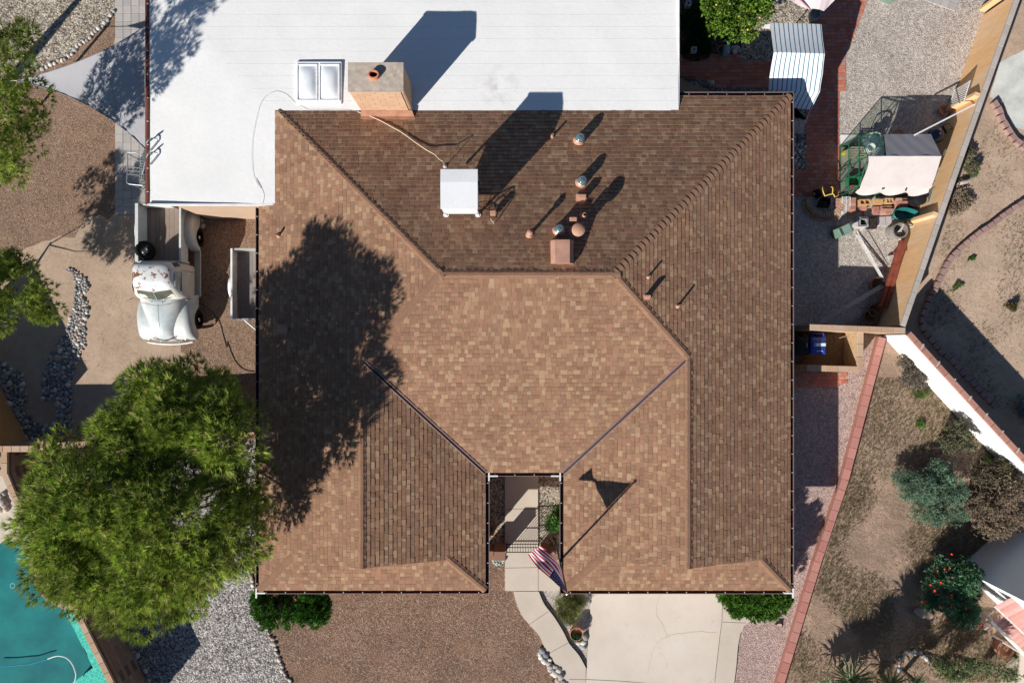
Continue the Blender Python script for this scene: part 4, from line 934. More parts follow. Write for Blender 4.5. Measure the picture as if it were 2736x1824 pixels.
# ================================================================ BLUE BIN
p = r5(300,1105,0); bx = r5(304,1105,1.05); cx_, cy_ = bx.x, bx.y
bin_ = thing('recycling_bin', 'blue wheeled recycling bin with white labels in the enclosure', 'bin', (cx_,cy_,0))
M['blue'] = plain('bin blue', (.015,.055,.34), .42, .06, 3, spec=.5)
b = MB(); secs = []
for z_, hx, hy in ((.02,.20,.26),(.3,.22,.28),(.95,.26,.33)): secs.append([(cx_-hx,cy_-hy,z_),(cx_+hx,cy_-hy,z_),(cx_+hx,cy_+hy,z_),(cx_-hx,cy_+hy,z_)])
b.grid(secs, close_u=True); o = b.build('bin_body', M['blue'], bin_); mod(o,'BEVEL',width=.03,segments=2)
b = MB(); b.grid([[(cx_+(-.29+.58*i/10), cy_+(-.36+.66*j/10), .97+.075*(1-abs(i/5-1)**4)*(1-abs(j/5-1)**4)+.02*(1 if 2<i<8 and 2<j<8 else 0)) for i in range(11)] for j in range(11)]); o = b.build('lid', M['blue'], bin_); autosmooth(o, 25); mod(o,'SOLIDIFY',thickness=.03)
MB().tube([(cx_-.2,cy_+.30,.98),(cx_-.2,cy_+.40,1.0),(cx_+.2,cy_+.40,1.0),(cx_+.2,cy_+.30,.98)],.022,8).build('handle', M['blue'], bin_)
lbw = plain('label white', (.62,.72,.78), .5, .06)
MB().box((cx_+.03,cy_-.01,1.075),(.42,.11,.006)).build('label', lbw, bin_); MB().box((cx_-.14,cy_-.01,1.079),(.07,.09,.004)).box((cx_-.0,cy_-.01,1.079),(.03,.03,.004)).build('label_print', plain('label blue', (.05,.25,.5), .5), bin_)
MB().box((cx_+.03,cy_-.235,1.066),(.15,.022,.006)).box((cx_-.06,cy_-.25,1.066),(.02,.04,.006)).box((cx_+.13,cy_-.25,1.066),(.025,.03,.006)).build('stamp', lbw, bin_)
for s_ in (-1,1): MB().lathe([(.02,-.03),(.11,-.03),(.11,.03),(.02,.03)],(cx_+s_*.25,cy_+.3,.11),16,Matrix.Rotation(math.pi/2,3,'Y')).build('wheel', plain('black rubber', (.012,.012,.013), .7), bin_)
b2_ = thing('waste_bin', 'black wheeled bin mostly hidden under the right eave beside the blue one', 'bin', (cx_-.55,cy_-.05,0))
b = MB(); c0 = cx_-.58
b.grid([[(c0-.2,cy_-.3,.02),(c0+.2,cy_-.3,.02),(c0+.2,cy_+.25,.02),(c0-.2,cy_+.25,.02)],[(c0-.25,cy_-.35,.95),(c0+.22,cy_-.35,.95),(c0+.22,cy_+.3,.95),(c0-.25,cy_+.3,.95)]], close_u=True)
blkp = plain('black plastic', (.013,.014,.016), .5); b.build('bin_body', blkp, b2_)
b = MB(); b.grid([[(c0+(-.29+.54*i/8), cy_+(-.38+.7*j/8), .96+.06*(1-abs(i/4-1)**4)*(1-abs(j/4-1)**4)) for i in range(9)] for j in range(9)]); b.build('lid', blkp, b2_, smooth=True)
MB().box((c0+.16,cy_-.02,1.022),(.03,.16,.003)).build('label', plain('grey print', (.3,.32,.34), .5), b2_)
a_, c_ = r5(460,1055,.05), r5(650,1000,1.2); hk = MB().tube([a_,c_],.014,8).tube([a_+Vector((-.05,.09,0)),a_,a_+Vector((.03,-.08,0))],.012,6).build('garden_hoe', plain('hoe handle', (.3,.24,.17), .6)); tag(hk, 'thin garden hoe leaning on the back wall beside the blue bin', 'hoe')
g = thing('side_gate', 'dark metal gate rail between the right eave and the back wall', 'gate', r5(140,945)); MB().tube([r5(55,938,1.6),r5(222,944,1.6)],.03,8).tube([r5(55,960,1.55),r5(222,962,1.55)],.012,6).build('rail', plain('dark grey steel', (.08,.085,.095), .4), g)
for k in range(9): q = r5(60+k*20,945,1.6); MB().tube([(q.x,q.y,.1),(q.x,q.y,1.6)],.009,5).build('bar', plain('dark grey steel', (.08,.085,.095), .4), g)

# ================================================================ GATE, PILLARS, FLAG IN THE COURTYARD
M['iron'] = plain('black iron', (.012,.012,.013), .5)
gt = thing('entry_gate', 'black wrought iron gate across the entry walk', 'gate', (.39,-7.67,0)); gx0, gx1 = -.20, 1.01
for z_ in (.16,.55,1.12): MB().box(((gx0+gx1)/2,-7.67,z_),(gx1-gx0,.025,.025)).build('rail', M['iron'], gt)
bar = MB().box((0,0,.62),(.016,.016,1.08)).mesh('bar', M['iron'])
for k in range(13): add('bar', bar, gt, (gx0+.02+(gx1-gx0-.04)*k/12,-7.67,.0))
bar = MB().box((0,0,.62),(.03,.03,1.24)).mesh('bar', M['iron']); add('gate_post', bar, gt, (gx0,-7.67,0)); add('gate_post', bar, gt, (gx1,-7.67,0))
M['redface'] = rndmat('reddish facing brick', [(.27,.15,.10),(.23,.13,.09),(.30,.175,.12)], .9, .003, 20, .1)
fbm = boxmesh('brick', (.196,.30,.062), M['redface'])
def pillar(label, x0_, x1_, y_, z_):
    t_ = thing('brick_pillar', label, 'pillar', ((x0_+x1_)/2, y_, 0)); wd = x1_-x0_; MB().box(((x0_+x1_)/2,y_-.15,(z_-.07)/2),(wd-.01,.28,z_-.07)).build('core', M['brownmort'], t_)
    for r_ in range(int((z_-.07)/.07)):
        n = max(1, int(wd/.2+.4))
        for i in range(n): add('brick', fbm, t_, (x0_+(i+.5)*wd/n, y_-.15, .035+r_*.07), (0,0,0), (wd/n/.2,1,1))
    for i in range(max(1,round(wd/.3))): k_ = max(1,round(wd/.3)); MB().box((x0_+(i+.5)*wd/k_, y_-.15, z_-.035),(wd/k_-.012,.32,.07)).build('cap_brick', M['redface'], t_)
pillar('brick pillar left of the iron gate in the shaded entry court', -.66, -.24, -7.66, 1.15)
pillar('brick pillar right of the iron gate behind the flag', 1.07, 1.33, -7.66, 1.15)
pillar('low brick wall joining the right gate pillar to the eave', 1.35, 1.75, -7.75, .8)
pillar('low brick wall joining the left gate pillar to the eave', -1.0, -.68, -7.75, .8)
M['terra'] = plain('terracotta', (.47,.23,.14), .8, .12, 5, .003)
p = f2(283,236,.25); o = MB().box((p.x,p.y,.14),(.22,.24,.28)).build('planter_box', M['capbrown']); tag(o, 'square tan planter block beside the clustered cactus', 'planter')
cc_ = f2(320,285); cact = thing('barrel_cactus', 'cluster of small round bluish barrel cacti beside the entry walk', 'cactus', cc_)
M['cact'] = plain('cactus blue green', (.30,.40,.36), .7, .15, 20)
bm = bmesh.new(); bmesh.ops.create_uvsphere(bm, u_segments=20, v_segments=10, radius=1)
for v in bm.verts:
    a = math.atan2(v.co.y, v.co.x); k = 1+.09*math.cos(10*a)*math.hypot(v.co.x, v.co.y); v.co.x *= k; v.co.y *= k
cm_ = bpy.data.meshes.new('cactus_ball'); bm.to_mesh(cm_); bm.free(); cm_.materials.append(M['cact']); cm_.polygons.foreach_set('use_smooth', [True]*len(cm_.polygons))
for x, y in ((285,245),(315,240),(345,245),(275,265),(300,262),(330,265),(360,262),(265,290),(292,290),(320,292),(350,290),(375,290),(275,315),(305,318),(335,315),(362,312),(300,332),(330,330)):
    q = f2(x,y,.1); add('cactus_ball', cm_, cact, (q.x,q.y,.07+random.uniform(0,.06)), None, random.uniform(.055,.075))
# flag pole and flag
fpx, fpy, fz = 1.643, -7.51, 5.62
fpole = thing('flagpole', 'tall grey flagpole standing at the inner corner of the right wing', 'flagpole', (fpx,fpy,0))
pm_ = plain('pole bronze grey', (.12,.11,.10), .45, .08, metal=.3)
autosmooth(MB().tube([(fpx,fpy,0),(fpx,fpy,2.9),(fpx,fpy,fz)], [.042,.038,.026], 12).build('pole', pm_, fpole))
for z_, r_ in ((fz+.03,.05),(2.35,.06)): MB().lathe([(.001,-r_),(r_*.7,-r_*.7),(r_,0),(r_*.7,r_*.7),(.001,r_)],(fpx,fpy,z_),14).build('finial' if z_ > 5 else 'clamp', M['steel'] if z_ > 5 else pm_, fpole)
MB().tube([(fpx,fpy,1.9),(fpx-.12,fpy+.06,1.9)],.02,8).lathe([(.05,-.04),(.06,.03),(.001,.05)],(fpx-.14,fpy+.07,1.9),12).build('lamp', pm_, fpole)
flag = thing('flag', 'red white and blue striped flag with stars hanging from the flagpole', 'flag', (fpx,fpy,4.6))
red, whi, blu = plain('flag red', (.52,.012,.035), .7, .05), plain('flag white', (.80,.78,.80), .7, .03), plain('flag blue', (.018,.022,.10), .7, .05)
A0, A1 = Vector((fpx-.03,fpy+.02,5.54)), Vector((fpx-.04,fpy+.02,4.55))
def qb(a, m_, c, t_): return a*(1-t_)**2+m_*2*t_*(1-t_)+c*t_*t_
T2, B2 = f2(619,240,4.42), f2(745,150,4.62)
Tm, Bm = f2(795,470,5.02)+Vector((0,0,0)), f2(960,250,4.25)
NU, NV = 48, 39; P_ = []
for i in range(NU+1):
    u_ = i/NU; Tp, Bp = qb(A0,Tm,T2,u_), qb(A1,Bm,B2,u_); row_ = []
    nn = (Bp-Tp).cross(Vector((-.6,.75,-.2))).normalized()
    for j in range(NV+1):
        v_ = j/NV; row_.append(Tp.lerp(Bp, v_)+nn*(.035*math.sin(v_*7+u_*5)*min(1,u_*3)+.02*math.sin(v_*15-u_*9)*u_+.06*math.sin(math.pi*v_)*math.sin(u_*4)))
    P_.append(row_)
b = MB(); b.v = [tuple(p) for r_ in P_ for p in r_]
for i in range(NU):
    for j in range(NV):
        st = j//3; cant = i < NU*.40 and st < 7; b.mat(2 if cant else (0 if st%2 == 0 else 1)); k = i*(NV+1)+j; b.face((k,k+1,k+NV+2,k+NV+1))
for m_ in (red, whi, blu):
    nt_ = m_.node_tree; pb_ = nt_.nodes['Principled BSDF']; tl = nt_.nodes.new('ShaderNodeBsdfTranslucent'); mxx = nt_.nodes.new('ShaderNodeMixShader'); mxx.inputs[0].default_value = .15
    nt_.links.new(pb_.inputs['Base Color'].links[0].from_socket, tl.inputs[0]); nt_.links.new(pb_.outputs[0], mxx.inputs[1]); nt_.links.new(tl.outputs[0], mxx.inputs[2]); nt_.links.new(mxx.outputs[0], nt_.nodes['Material Output'].inputs[0])
b.build('cloth', [red,whi,blu], flag, smooth=True)
stb = MB()
def fpt(u_, v_):
    i = min(NU-1,int(u_*NU)); j = min(NV-1,int(v_*NV)); a = u_*NU-i; c = v_*NV-j
    return P_[i][j]*(1-a)*(1-c)+P_[i+1][j]*a*(1-c)+P_[i][j+1]*(1-a)*c+P_[i+1][j+1]*a*c
for r_ in range(9):
    for k in range(6 if r_%2 == 0 else 5):
        u_ = .40*((k+.5)/6 if r_%2 == 0 else (k+1)/6); v_ = (7/13)*(r_+.7)/9.4; c_ = fpt(u_,v_)
        eu, ev = (fpt(u_+.01,v_)-fpt(u_-.005,v_)).normalized(), (fpt(u_,v_+.01)-fpt(u_,v_-.01)).normalized(); n_ = eu.cross(ev).normalized()
        for off in (.006,-.006):
            stb.poly([c_+n_*off+(eu*math.cos(a*math.pi/5)+ev*math.sin(a*math.pi/5))*(.020 if a%2 == 0 else .009) for a in range(10)])
tag(stb.build('stars', whi, flag), kind='stuff')

# ================================================================ SHADE SAIL AND CANOPY
M['sail'] = plain('sail cloth', (.46,.45,.47), .9, .04, 2, .002, 200)
M['sail2'] = plain('pink sail cloth', (.66,.56,.56), .9, .04, 2)
ss = thing('shade_sail', 'large grey triangular shade sail fixed to the flat roof edge', 'shade sail', q1(140,675,2.5))
A_, B_, C_ = q1(143,677,2.35), q1(1221,215,2.55), q1(1228,1262,2.5); N_ = 40; P_ = []
for i in range(N_+1):
    u_ = i/N_; sag = .10*math.sin(math.pi*u_); row_ = []
    top = qb(A_, q1(800,520,2.45), B_, u_); bot = qb(A_, q1(820,820,2.4), C_, u_)
    for j in range(31):
        v_ = j/30; q = top.lerp(bot, v_); e_ = math.sin(math.pi*v_)*u_
        q = q+Vector((-.12*math.sin(math.pi*v_)*u_**3*0.6, 0, -.05*e_+.16*math.sin(math.pi*u_)*(1-e_)*0))
        wv = max(0, (v_-.62)/.38)*max(0, 1-abs(u_-.62)/.38)
        q.z += .045*wv*math.sin((v_*1.0-u_*1.15)*60+math.sin(u_*9))+.02*wv*math.sin((v_-u_*1.1)*120); row_.append(q)
    P_.append(row_)
MB().grid(P_).build('cloth', M['sail'], ss, smooth=True)
MB().tube([qb(A_, q1(800,520,2.46), B_, k/20)+Vector((0,0,.01)) for k in range(21)],.012,6).tube([qb(A_, q1(820,820,2.41), C_, k/20)+Vector((0,0,.01)) for k in range(21)],.012,6).build('hem', plain('sail hem', (.20,.21,.25), .8), ss)
MB().tube([q1(-60,676,2.3), A_],.012,6).build('strap', plain('strap white', (.75,.75,.75), .6), ss)
MB().tube([qb(A_, q1(800,520,2.47), B_, .62)+Vector((.0,0,.015)), qb(A_, q1(820,820,2.42), C_, .76)+Vector((0,0,.03))],.006,5).build('seam', plain('sail seam', (.16,.17,.2), .8), ss)
post = thing('sail_post', 'post holding the left tip of the shade sail', 'post', q1(-60,676)); p = q1(-60,676,2.4); MB().tube([(p.x,p.y,0),(p.x,p.y,2.45)],.05,10).build('pole', M['fascia'], post)
st = thing('striped_canopy', 'white canopy with narrow teal stripes draped over the garden frame', 'canopy', r2(1500,700))
rows = [((1222,272),(1822,287),1.85),((1262,618),(1862,634),2.32),((1212,905),(1838,860),2.07),((1205,1050),(1803,1078),1.85),((1100,1230),(1700,1290),1.4)]
whc, tealc = plain('canopy white', (.78,.80,.82), .8, .03), plain('canopy teal', (.015,.16,.24), .8)
Lr = smooth_line([r2(a[0],a[1],z_) for a,_,z_ in rows],4); Rr_ = smooth_line([r2(c[0],c[1],z_) for _,c,z_ in rows],4)
Lr = [r2(a[0],a[1],z_) for a,_,z_ in rows]; Rr_ = [r2(c[0],c[1],z_) for _,c,z_ in rows]
def dens(L, k=6):
    out = []
    for a, c in zip(L, L[1:]): out += [a.lerp(c, j/k) for j in range(k)]
    return out+[L[-1]]
Lr, Rr_ = dens(Lr), dens(Rr_)
us = [0.0]; NS_ = 11
for k in range(NS_): us += [(k+.68)/NS_, (k+.88)/NS_]
us.append(1.0)
b = MB(); o0 = 0
for i in range(len(Lr)): b.v += [tuple(Lr[i].lerp(Rr_[i], u_)+Vector((0,0,.025*math.sin(u_*math.pi)-.02*math.sin((i%6)/6*math.pi)))) for u_ in us]
n = len(us)
for i in range(len(Lr)-1):
    for j in range(n-1): b.mat(1 if (j%2 == 1) else 0); b.face((i*n+j,i*n+j+1,(i+1)*n+j+1,(i+1)*n+j))
b.build('cloth', [whc, tealc], st); fr_ = plain('frame white', (.7,.7,.7), .5)
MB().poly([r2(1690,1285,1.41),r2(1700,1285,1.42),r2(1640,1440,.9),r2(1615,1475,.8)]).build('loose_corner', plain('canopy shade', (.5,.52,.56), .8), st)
for x, y, z_ in ((1420,420,1.95),(1800,400,1.95),(1400,900,2.0),(1760,960,1.9)): p = r2(x,y,z_); MB().tube([(p.x,p.y,0),(p.x,p.y,z_-.03)],.025,8).build('pole', fr_, st)
MB().tube([r2(1262,618,2.28),r2(1862,634,2.28)],.02,8).tube([r2(1205,1050,1.81),r2(1803,1078,1.81)],.02,8).build('rail', fr_, st)
o = MB().poly(S2(lambda x,y,z=2.3: r2(x,y,2.3),(1150,300),(1215,290),(1215,340),(1130,335))).build('folded_cloth', plain('folded white cloth', (.72,.73,.75), .8)); mod(o,'SOLIDIFY',thickness=.05); tag(o, 'small white folded cloth between the citrus tree and the striped canopy', 'cloth')
ps = thing('shade_sail', 'pale pink shade sail entering at the top edge above the planter', 'shade sail', r2(1700,0))
b = MB(); P_ = []
for i in range(13):
    u_ = i/12; top = r2(1250,-160,2.6).lerp(r2(2150,-160,2.6),u_); bot = [r2(1330,-30,2.5),r2(1440,-5,2.5),r2(1660,100,2.35),r2(1845,140,2.3),r2(2010,-30,2.5)]; k = u_*4; ii = min(3,int(k)); bb_ = bot[ii].lerp(bot[ii+1],k-ii)
    P_.append([top.lerp(bb_, j/5)+Vector((0,0,.08*math.sin(u_*12))) for j in range(6)])
b.grid(P_); b.build('cloth', M['sail2'], ps); MB().tube([r2(1520,-40,2.52),r2(1680,110,2.36)],.03,6).build('seam', plain('rose seam', (.5,.3,.33), .8), ps)

# ================================================================ LADDER, RACKS
al = plain('aluminium', (.45,.50,.52), .35, .08, metal=.6)
ld = thing('ladder', 'aluminium ladder leaning on the edge of the white flat roof', 'ladder', q1(1200,1450))
for y0_ in (1168,1285):
    zt = 2.85; MB().tube(smooth_line([q1(1175,y0_+250 if y0_ == 1285 else y0_+160,.1), q1(1232,y0_+25,2.82), q1(1262,y0_-5,2.84), q1(1300,y0_-8,2.80), q1(1318,y0_+0,2.76), q1(1315,y0_+22,2.75), q1(1252,y0_+100,2.74)],4),.022,8).build('rail', al, ld)
for k in range(8):
    t_ = k/8; a_, c_ = q1(1175,1330,.1).lerp(q1(1232,1195,2.8),t_), q1(1178,1535,.1).lerp(q1(1232,1310,2.8),t_); MB().tube([a_,c_],.016,6).build('rung', al, ld)
rk_ = thing('metal_rack', 'open aluminium tube rack standing on the grey patio pavers', 'rack', q1(1140,1420))
z_ = 1.1
MB().tube([q1(1068,1282,z_),q1(1140,1280,z_),q1(1222,1318,z_)],.02,8).tube([q1(1068,1282,z_),q1(1070,1400,z_),q1(1062,1530,z_),q1(1080,1542,z_),q1(1195,1555,z_),q1(1215,1500,z_),q1(1222,1318,z_)],.02,8).build('frame', al, rk_)
for ya, yb in ((1340,1355),(1400,1410),(1430,1440),(1460,1475)): MB().tube([q1(1070,ya,z_),q1(1220,yb,z_)],.014,6).build('crossbar', al, rk_)
for xx in (1168,1185,1205): MB().tube([q1(xx+8,1335,z_+.03),q1(xx,1545,z_+.03)],.014,6).build('crossbar', al, rk_)
for k in range(9): MB().tube([q1(1170,1345+k*23,z_+.05),q1(1218,1348+k*23,z_+.05)],.009,6).build('rung', al, rk_)
for x, y in ((1072,1290),(1215,1325),(1066,1530),(1200,1545)): p = q1(x,y,z_); MB().tube([(p.x,p.y,0),(p.x,p.y,z_)],.018,6).build('leg', al, rk_)
# ================================================================ OLD PICKUP
t = NT('faded truck paint'); c = t.ramp(t.noise(1.7, 6, .7), [(.32, (.40,.47,.49)), (.48, (.52,.56,.555)), (.60, (.60,.595,.56)), (.75, (.38,.46,.50))])
c = t.mix(t.ramp(t.noise(14, 6, .8), [(.60, (0,0,0)), (.66, (.35,.35,.35))]), c, (.45,.36,.30)); t.bump(t.noise(5, 4), .004); M['tpaint'] = t.out(c, .42, .4)
t = NT('rusted truck roof paint'); c = t.ramp(t.noise(2.2, 5, .6), [(.3, (.58,.61,.62)), (.7, (.67,.67,.66))])
c = t.mix(t.ramp(t.noise(4.5, 7, .66), [(.575, (0,0,0)), (.59, (1,1,1))]), c, (.20,.075,.035)); M['troof'] = t.out(c, .45, .4)
M['tcream'] = plain('truck cream side', (.62,.58,.52), .45, .08, 3, spec=.4)
M['rubber'] = plain('tyre rubber', (.014,.014,.015), .8, .1); M['chrome'] = plain('dull chrome', (.55,.55,.55), .25, .05, metal=.9)
M['glassd'] = plain('windscreen glass', (.10,.11,.09), .06, .3, 2.5, spec=.8); M['seatc'] = plain('seat', (.2,.17,.14), .8)
TX, TY = -12.76, 2.5
tr = thing('pickup_truck', 'weathered white vintage pickup truck with rust patches on the cab roof', 'pickup truck', (TX,TY,0))
def lp(name, b, m, smooth=True, deg=32, parent=None):      # local truck coordinates
    o = add(name, b.mesh(name, m, (0,0,0)), parent or tr, Vector((TX,TY,0)));
    if smooth: autosmooth(o, deg)
    return o
def rrect(hw, yf, yb, z, r=.16, vee=.07, n=5):
    pts = []
    for cx_, cy_, a0 in ((hw-r,yb-r,0),(-hw+r,yb-r,90),(-hw+r,yf+r,180),(hw-r,yf+r,270)):
        for k in range(n): a = R(a0+90*k/(n-1)); pts.append([cx_+r*math.cos(a), cy_+r*math.sin(a), z])
        if a0 == 180: pts.append([0, yf-vee, z])
    return pts
secs = [rrect(.88,-1.05,.33,.45,.12),rrect(.94,-1.03,.37,.85,.26),rrect(.94,-1.0,.38,1.15,.32),rrect(.90,-.97,.37,1.33,.32),rrect(.83,-.93,.35,1.41,.24),rrect(.735,-.66,.31,1.72,.24),rrect(.69,-.58,.28,1.82,.24),rrect(.60,-.48,.21,1.90,.24,.05),rrect(.42,-.32,.10,1.94,.2,.03),rrect(.2,-.2,.0,1.95,.1,.0)]
b = MB(); n = len(secs[0])
b.mat(0); b.grid(secs[:6], close_u=True); b.mat(1); b.grid(secs[5:], close_u=True); b.poly(secs[-1]); lp('cab', b, [M['tcream'],M['troof']], deg=40)
# window glass, a little proud of the cab
b = MB()
for s_ in (-1,1): b.poly([(s_*.03,-1.0,1.43),(s_*.66,-.87,1.44),(s_*.585,-.695,1.69),(s_*.03,-.775,1.70)][::s_])
ws = lp('windshield', b, M['glassd'], False)
MB_ = MB().tube([(0,-1.02,1.42),(0,-.77,1.71)],.016,6); lp('windshield_post', MB_, M['tpaint'])
b = MB().tube([(-.03,-1.01,1.425),(-.67,-.88,1.435),(-.59,-.68,1.70),(-.03,-.77,1.71)],.009,6).tube([(.03,-1.01,1.425),(.67,-.88,1.435),(.59,-.68,1.70),(.03,-.77,1.71)],.009,6); lp('window_trim', b, M['seatc'])
for s_ in (-1,1):
    b = MB().poly([(s_*.862,-.74,1.40),(s_*.862,-.02,1.40),(s_*.762,-.06,1.70),(s_*.767,-.54,1.70)][::-s_]); w_ = lp('side_window', b, M['glassd'], False)
    b = MB().tube([(s_*.866,-.75,1.395),(s_*.866,0,1.395),(s_*.764,-.04,1.71),(s_*.768,-.56,1.71)],.012,6,closed=True); lp('window_trim', b, M['tpaint'], parent=None)
    b = MB().poly([(s_*.70,.352,1.44),(s_*.85,.22,1.44),(s_*.765,.17,1.68),(s_*.64,.30,1.68)][::-s_]); lp('corner_window', b, M['glassd'], False)
    b = MB().tube([(s_*.945,-.95,.5),(s_*.955,-.95,1.12),(s_*.90,-.93,1.36)],.006,5).tube([(s_*.945,.06,.5),(s_*.955,.06,1.12),(s_*.90,.06,1.36)],.006,5); lp('door_gap', b, M['seatc'])
    lp('door_handle', MB().tube([(s_*.97,-.0,1.14),(s_*.985,-.12,1.14)],.014,6), M['chrome'])
    b = MB().tube([(s_*.90,-.93,1.36),(s_*1.04,-1.0,1.42)],.012,6).lathe([(.001,-.015),(.055,0),(.001,.02)],(s_*1.08,-1.02,1.44),12,Matrix.Rotation(R(80),3,'X')); lp('mirror', b, M['chrome'])
    b = MB().tube([(s_*.22,-1.09,1.40),(s_*.26,-1.0,1.46),(s_*.50,-.94,1.48)],.008,5); lp('wiper', b, M['seatc'])
# hood
def arch(w_, zt, zb, y, p_=2.4, n=18, cx_=0.0):
    out = []
    for k in range(n+1):
        a = math.pi*k/n; ca, sa = math.cos(a), math.sin(a)
        out.append((cx_+w_*math.copysign(abs(ca)**(2/p_), ca), y, zb+(zt-zb)*abs(sa)**(2/p_)))
    return out
b = MB(); b.grid([arch(.84,1.40,.75,-.96,3.2),arch(.80,1.40,.75,-1.15,3.0),arch(.72,1.38,.75,-1.45,2.5),arch(.60,1.33,.72,-1.78,2.2),arch(.48,1.25,.68,-2.05,2.1),arch(.42,1.14,.62,-2.25,2.3),arch(.38,.98,.56,-2.40,2.3),arch(.32,.76,.5,-2.48,2.3)]); lp('hood', b, M['tpaint'], deg=60)
lp('hood_seam', MB().tube([(0,-1.14,1.402),(0,-1.45,1.383),(0,-1.78,1.333),(0,-2.05,1.253),(0,-2.25,1.123)],.005,5).tube([(-.72,-1.10,1.26),(-.5,-1.14,1.385),(0,-1.22,1.40),(.5,-1.14,1.385),(.72,-1.10,1.26)],.005,5), M['seatc'])
lp('cowl_vent', MB().box((0,-1.09,1.406),(.34,.09,.010)), M['tpaint'], False)
# grille and nose
b = MB()
for k in range(6): b.tube([(-.40+.02*k,-2.36-.012*k,.95-.07*k),(0,-2.47,.93-.07*k),(.40-.02*k,-2.36-.012*k,.95-.07*k)],.018,6)
lp('grille', b, M['chrome'])
# fenders
def fender(name, s_, ys, hub, rad, xi, xo, zt, zlow, front):
    L = []
    for i, y in enumerate(ys):
        z_ = zt[i]; d_ = abs(y-hub); zo = (.36+math.sqrt(max(0, rad**2-d_**2))) if d_ < rad else zlow
        zo = min(zo, z_-.04); tp = max(0, 1-abs((y-ys[0])/.12))*.03 if front else 0
        xo_ = xo-tp-(0 if front else .10*max(0, abs(y-hub)-.55)); row_ = [(s_*xi, y, z_-.02), (s_*(xi*.6+xo_*.4), y, z_)]
        r_ = min(.26, (xo_-xi)*.5)
        for k in range(0, 10):
            a = math.pi*.5*k/9; zz = z_-r_+r_*math.cos(a) if z_-r_ > zo else zo+(z_-zo)*math.cos(a)
            row_.append((s_*(xo_-r_+r_*math.sin(a)), y, zz))
        row_.append((s_*xo_, y, zo)); L.append(row_ if s_ > 0 else row_[::-1])
    lp(name, MB().grid(L), M['tpaint'], deg=60)
ysf = [-2.43,-2.40,-2.3,-2.15,-2.0,-1.85,-1.68,-1.5,-1.35,-1.2,-1.05,-.9,-.78]
ztf = [.64,.78,.92,1.0,1.05,1.09,1.11,1.11,1.08,1.03,.95,.84,.70]
ysr = [.88,.93,1.0,1.1,1.25,1.4,1.55,1.75,1.95,2.12,2.24,2.32,2.36]
ztr = [.50,.70,.83,.94,1.03,1.08,1.10,1.08,1.02,.93,.83,.70,.54]
for s_ in (-1,1):
    fender('front_fender', s_, ysf, -1.68, .40, .30, 1.02, ztf, .42, True); fender('rear_fender', s_, ysr, 1.4, .38, .78, 1.08, ztr, .42, False)
    lp('running_board', MB().box((s_*.97,.05,.38),(.22,1.75,.05)), M['tpaint'], False)
    b = MB()
    for k in range(5): b.box((s_*(.90+.035*k),.05,.408),(.012,1.6,.006))
    lp('board_ribs', b, M['seatc'], False)
    lp('headlight', MB().lathe([(.001,-.05),(.08,-.04),(.095,0),(.08,.04),(.001,.05)],(s_*.68,-2.40,.66),16,Matrix.Rotation(R(90),3,'X')), M['chrome'])
def wheel(x, y, parent, s_, r_=.36, nm='wheel', rot=None, z=.36, loc=None):
    m_ = Matrix.Rotation(math.pi/2, 3, 'Y') if rot is None else rot
    prof = [(r_*.60,-.09),(r_*.80,-.105),(r_*.95,-.09),(r_,-.05),(r_,.05),(r_*.95,.09),(r_*.80,.105),(r_*.60,.09)]
    b = MB().lathe(prof, (0,0,0), 28, m_); me = b.mesh('tyre', M['rubber']); me.polygons.foreach_set('use_smooth', [True]*len(me.polygons))
    rim = MB().lathe([(r_*.60,s_*.09),(r_*.56,s_*.06),(r_*.45,s_*.03),(r_*.30,s_*.05),(r_*.24,s_*.10),(.001,s_*.115)], (0,0,0), 20, m_); rme = rim.mesh('rim', M['chrome']); rme.polygons.foreach_set('use_smooth', [True]*len(rme.polygons))
    return me, rme
for x, y, s_ in ((.93,-1.68,1),(-.93,-1.68,-1),(.95,1.4,1),(-.95,1.4,-1)):
    me, rme = wheel(x, y, tr, s_); e = add('wheel', me, tr, (TX+x,TY+y,.36)); add('rim', rme, e, (TX+x,TY+y,.36))
arc = [(1.0*math.sin(a), -2.46-.14*math.cos(a*1.2), .5) for a in np.linspace(-1.0,1.0,17)]
lp('bumper', MB().tube(arc,.04,8).tube([(-.3,-2.2,.48),(-.35,-2.55,.5)],.025,6).tube([(.3,-2.2,.48),(.35,-2.55,.5)],.025,6), M['tpaint'])
lp('chassis', MB().box((0,0,.42),(.9,4.4,.18)), M['rubber'], False)
# bed
M['bedwood'] = rndmat('bed plank', [(.26,.20,.165),(.30,.235,.19),(.24,.185,.15)], .9, .003, 10, .12)
plk = MB().box((0,0,0),(.168,2.06,.03)).mesh('plank', M['bedwood'])
for k in range(9): add('plank', plk, tr, (TX-.70+.175*k, TY+1.43, .74))
M['bedside'] = plain('scuffed bed paint', (.60,.63,.62), .5, .12, 6)
b = MB().box((-.755,1.43,1.05),(.04,2.10,.6)).box((-.785,1.43,1.36),(.11,2.10,.035)); lp('bed_side', b, M['bedside'], False)
b = MB().box((.755,1.43,1.05),(.04,2.10,.6)).box((.785,1.43,1.36),(.07,2.10,.035)); lp('bed_side', b, M['bedside'], False)
lp('bed_front', MB().box((0,.40,1.0),(1.65,.05,.56)), M['bedside'], False); lp('tailgate', MB().box((0,2.46,1.0),(1.65,.05,.54)).box((.95,2.44,.95),(.16,.1,.3)), M['bedside'], False)
lp('bed_floor_frame', MB().box((0,1.43,.71),(1.6,2.08,.03)), M['rubber'], False)
rt = Matrix.Rotation(R(50), 3, 'Y') @ Matrix.Rotation(R(0), 3, 'X')
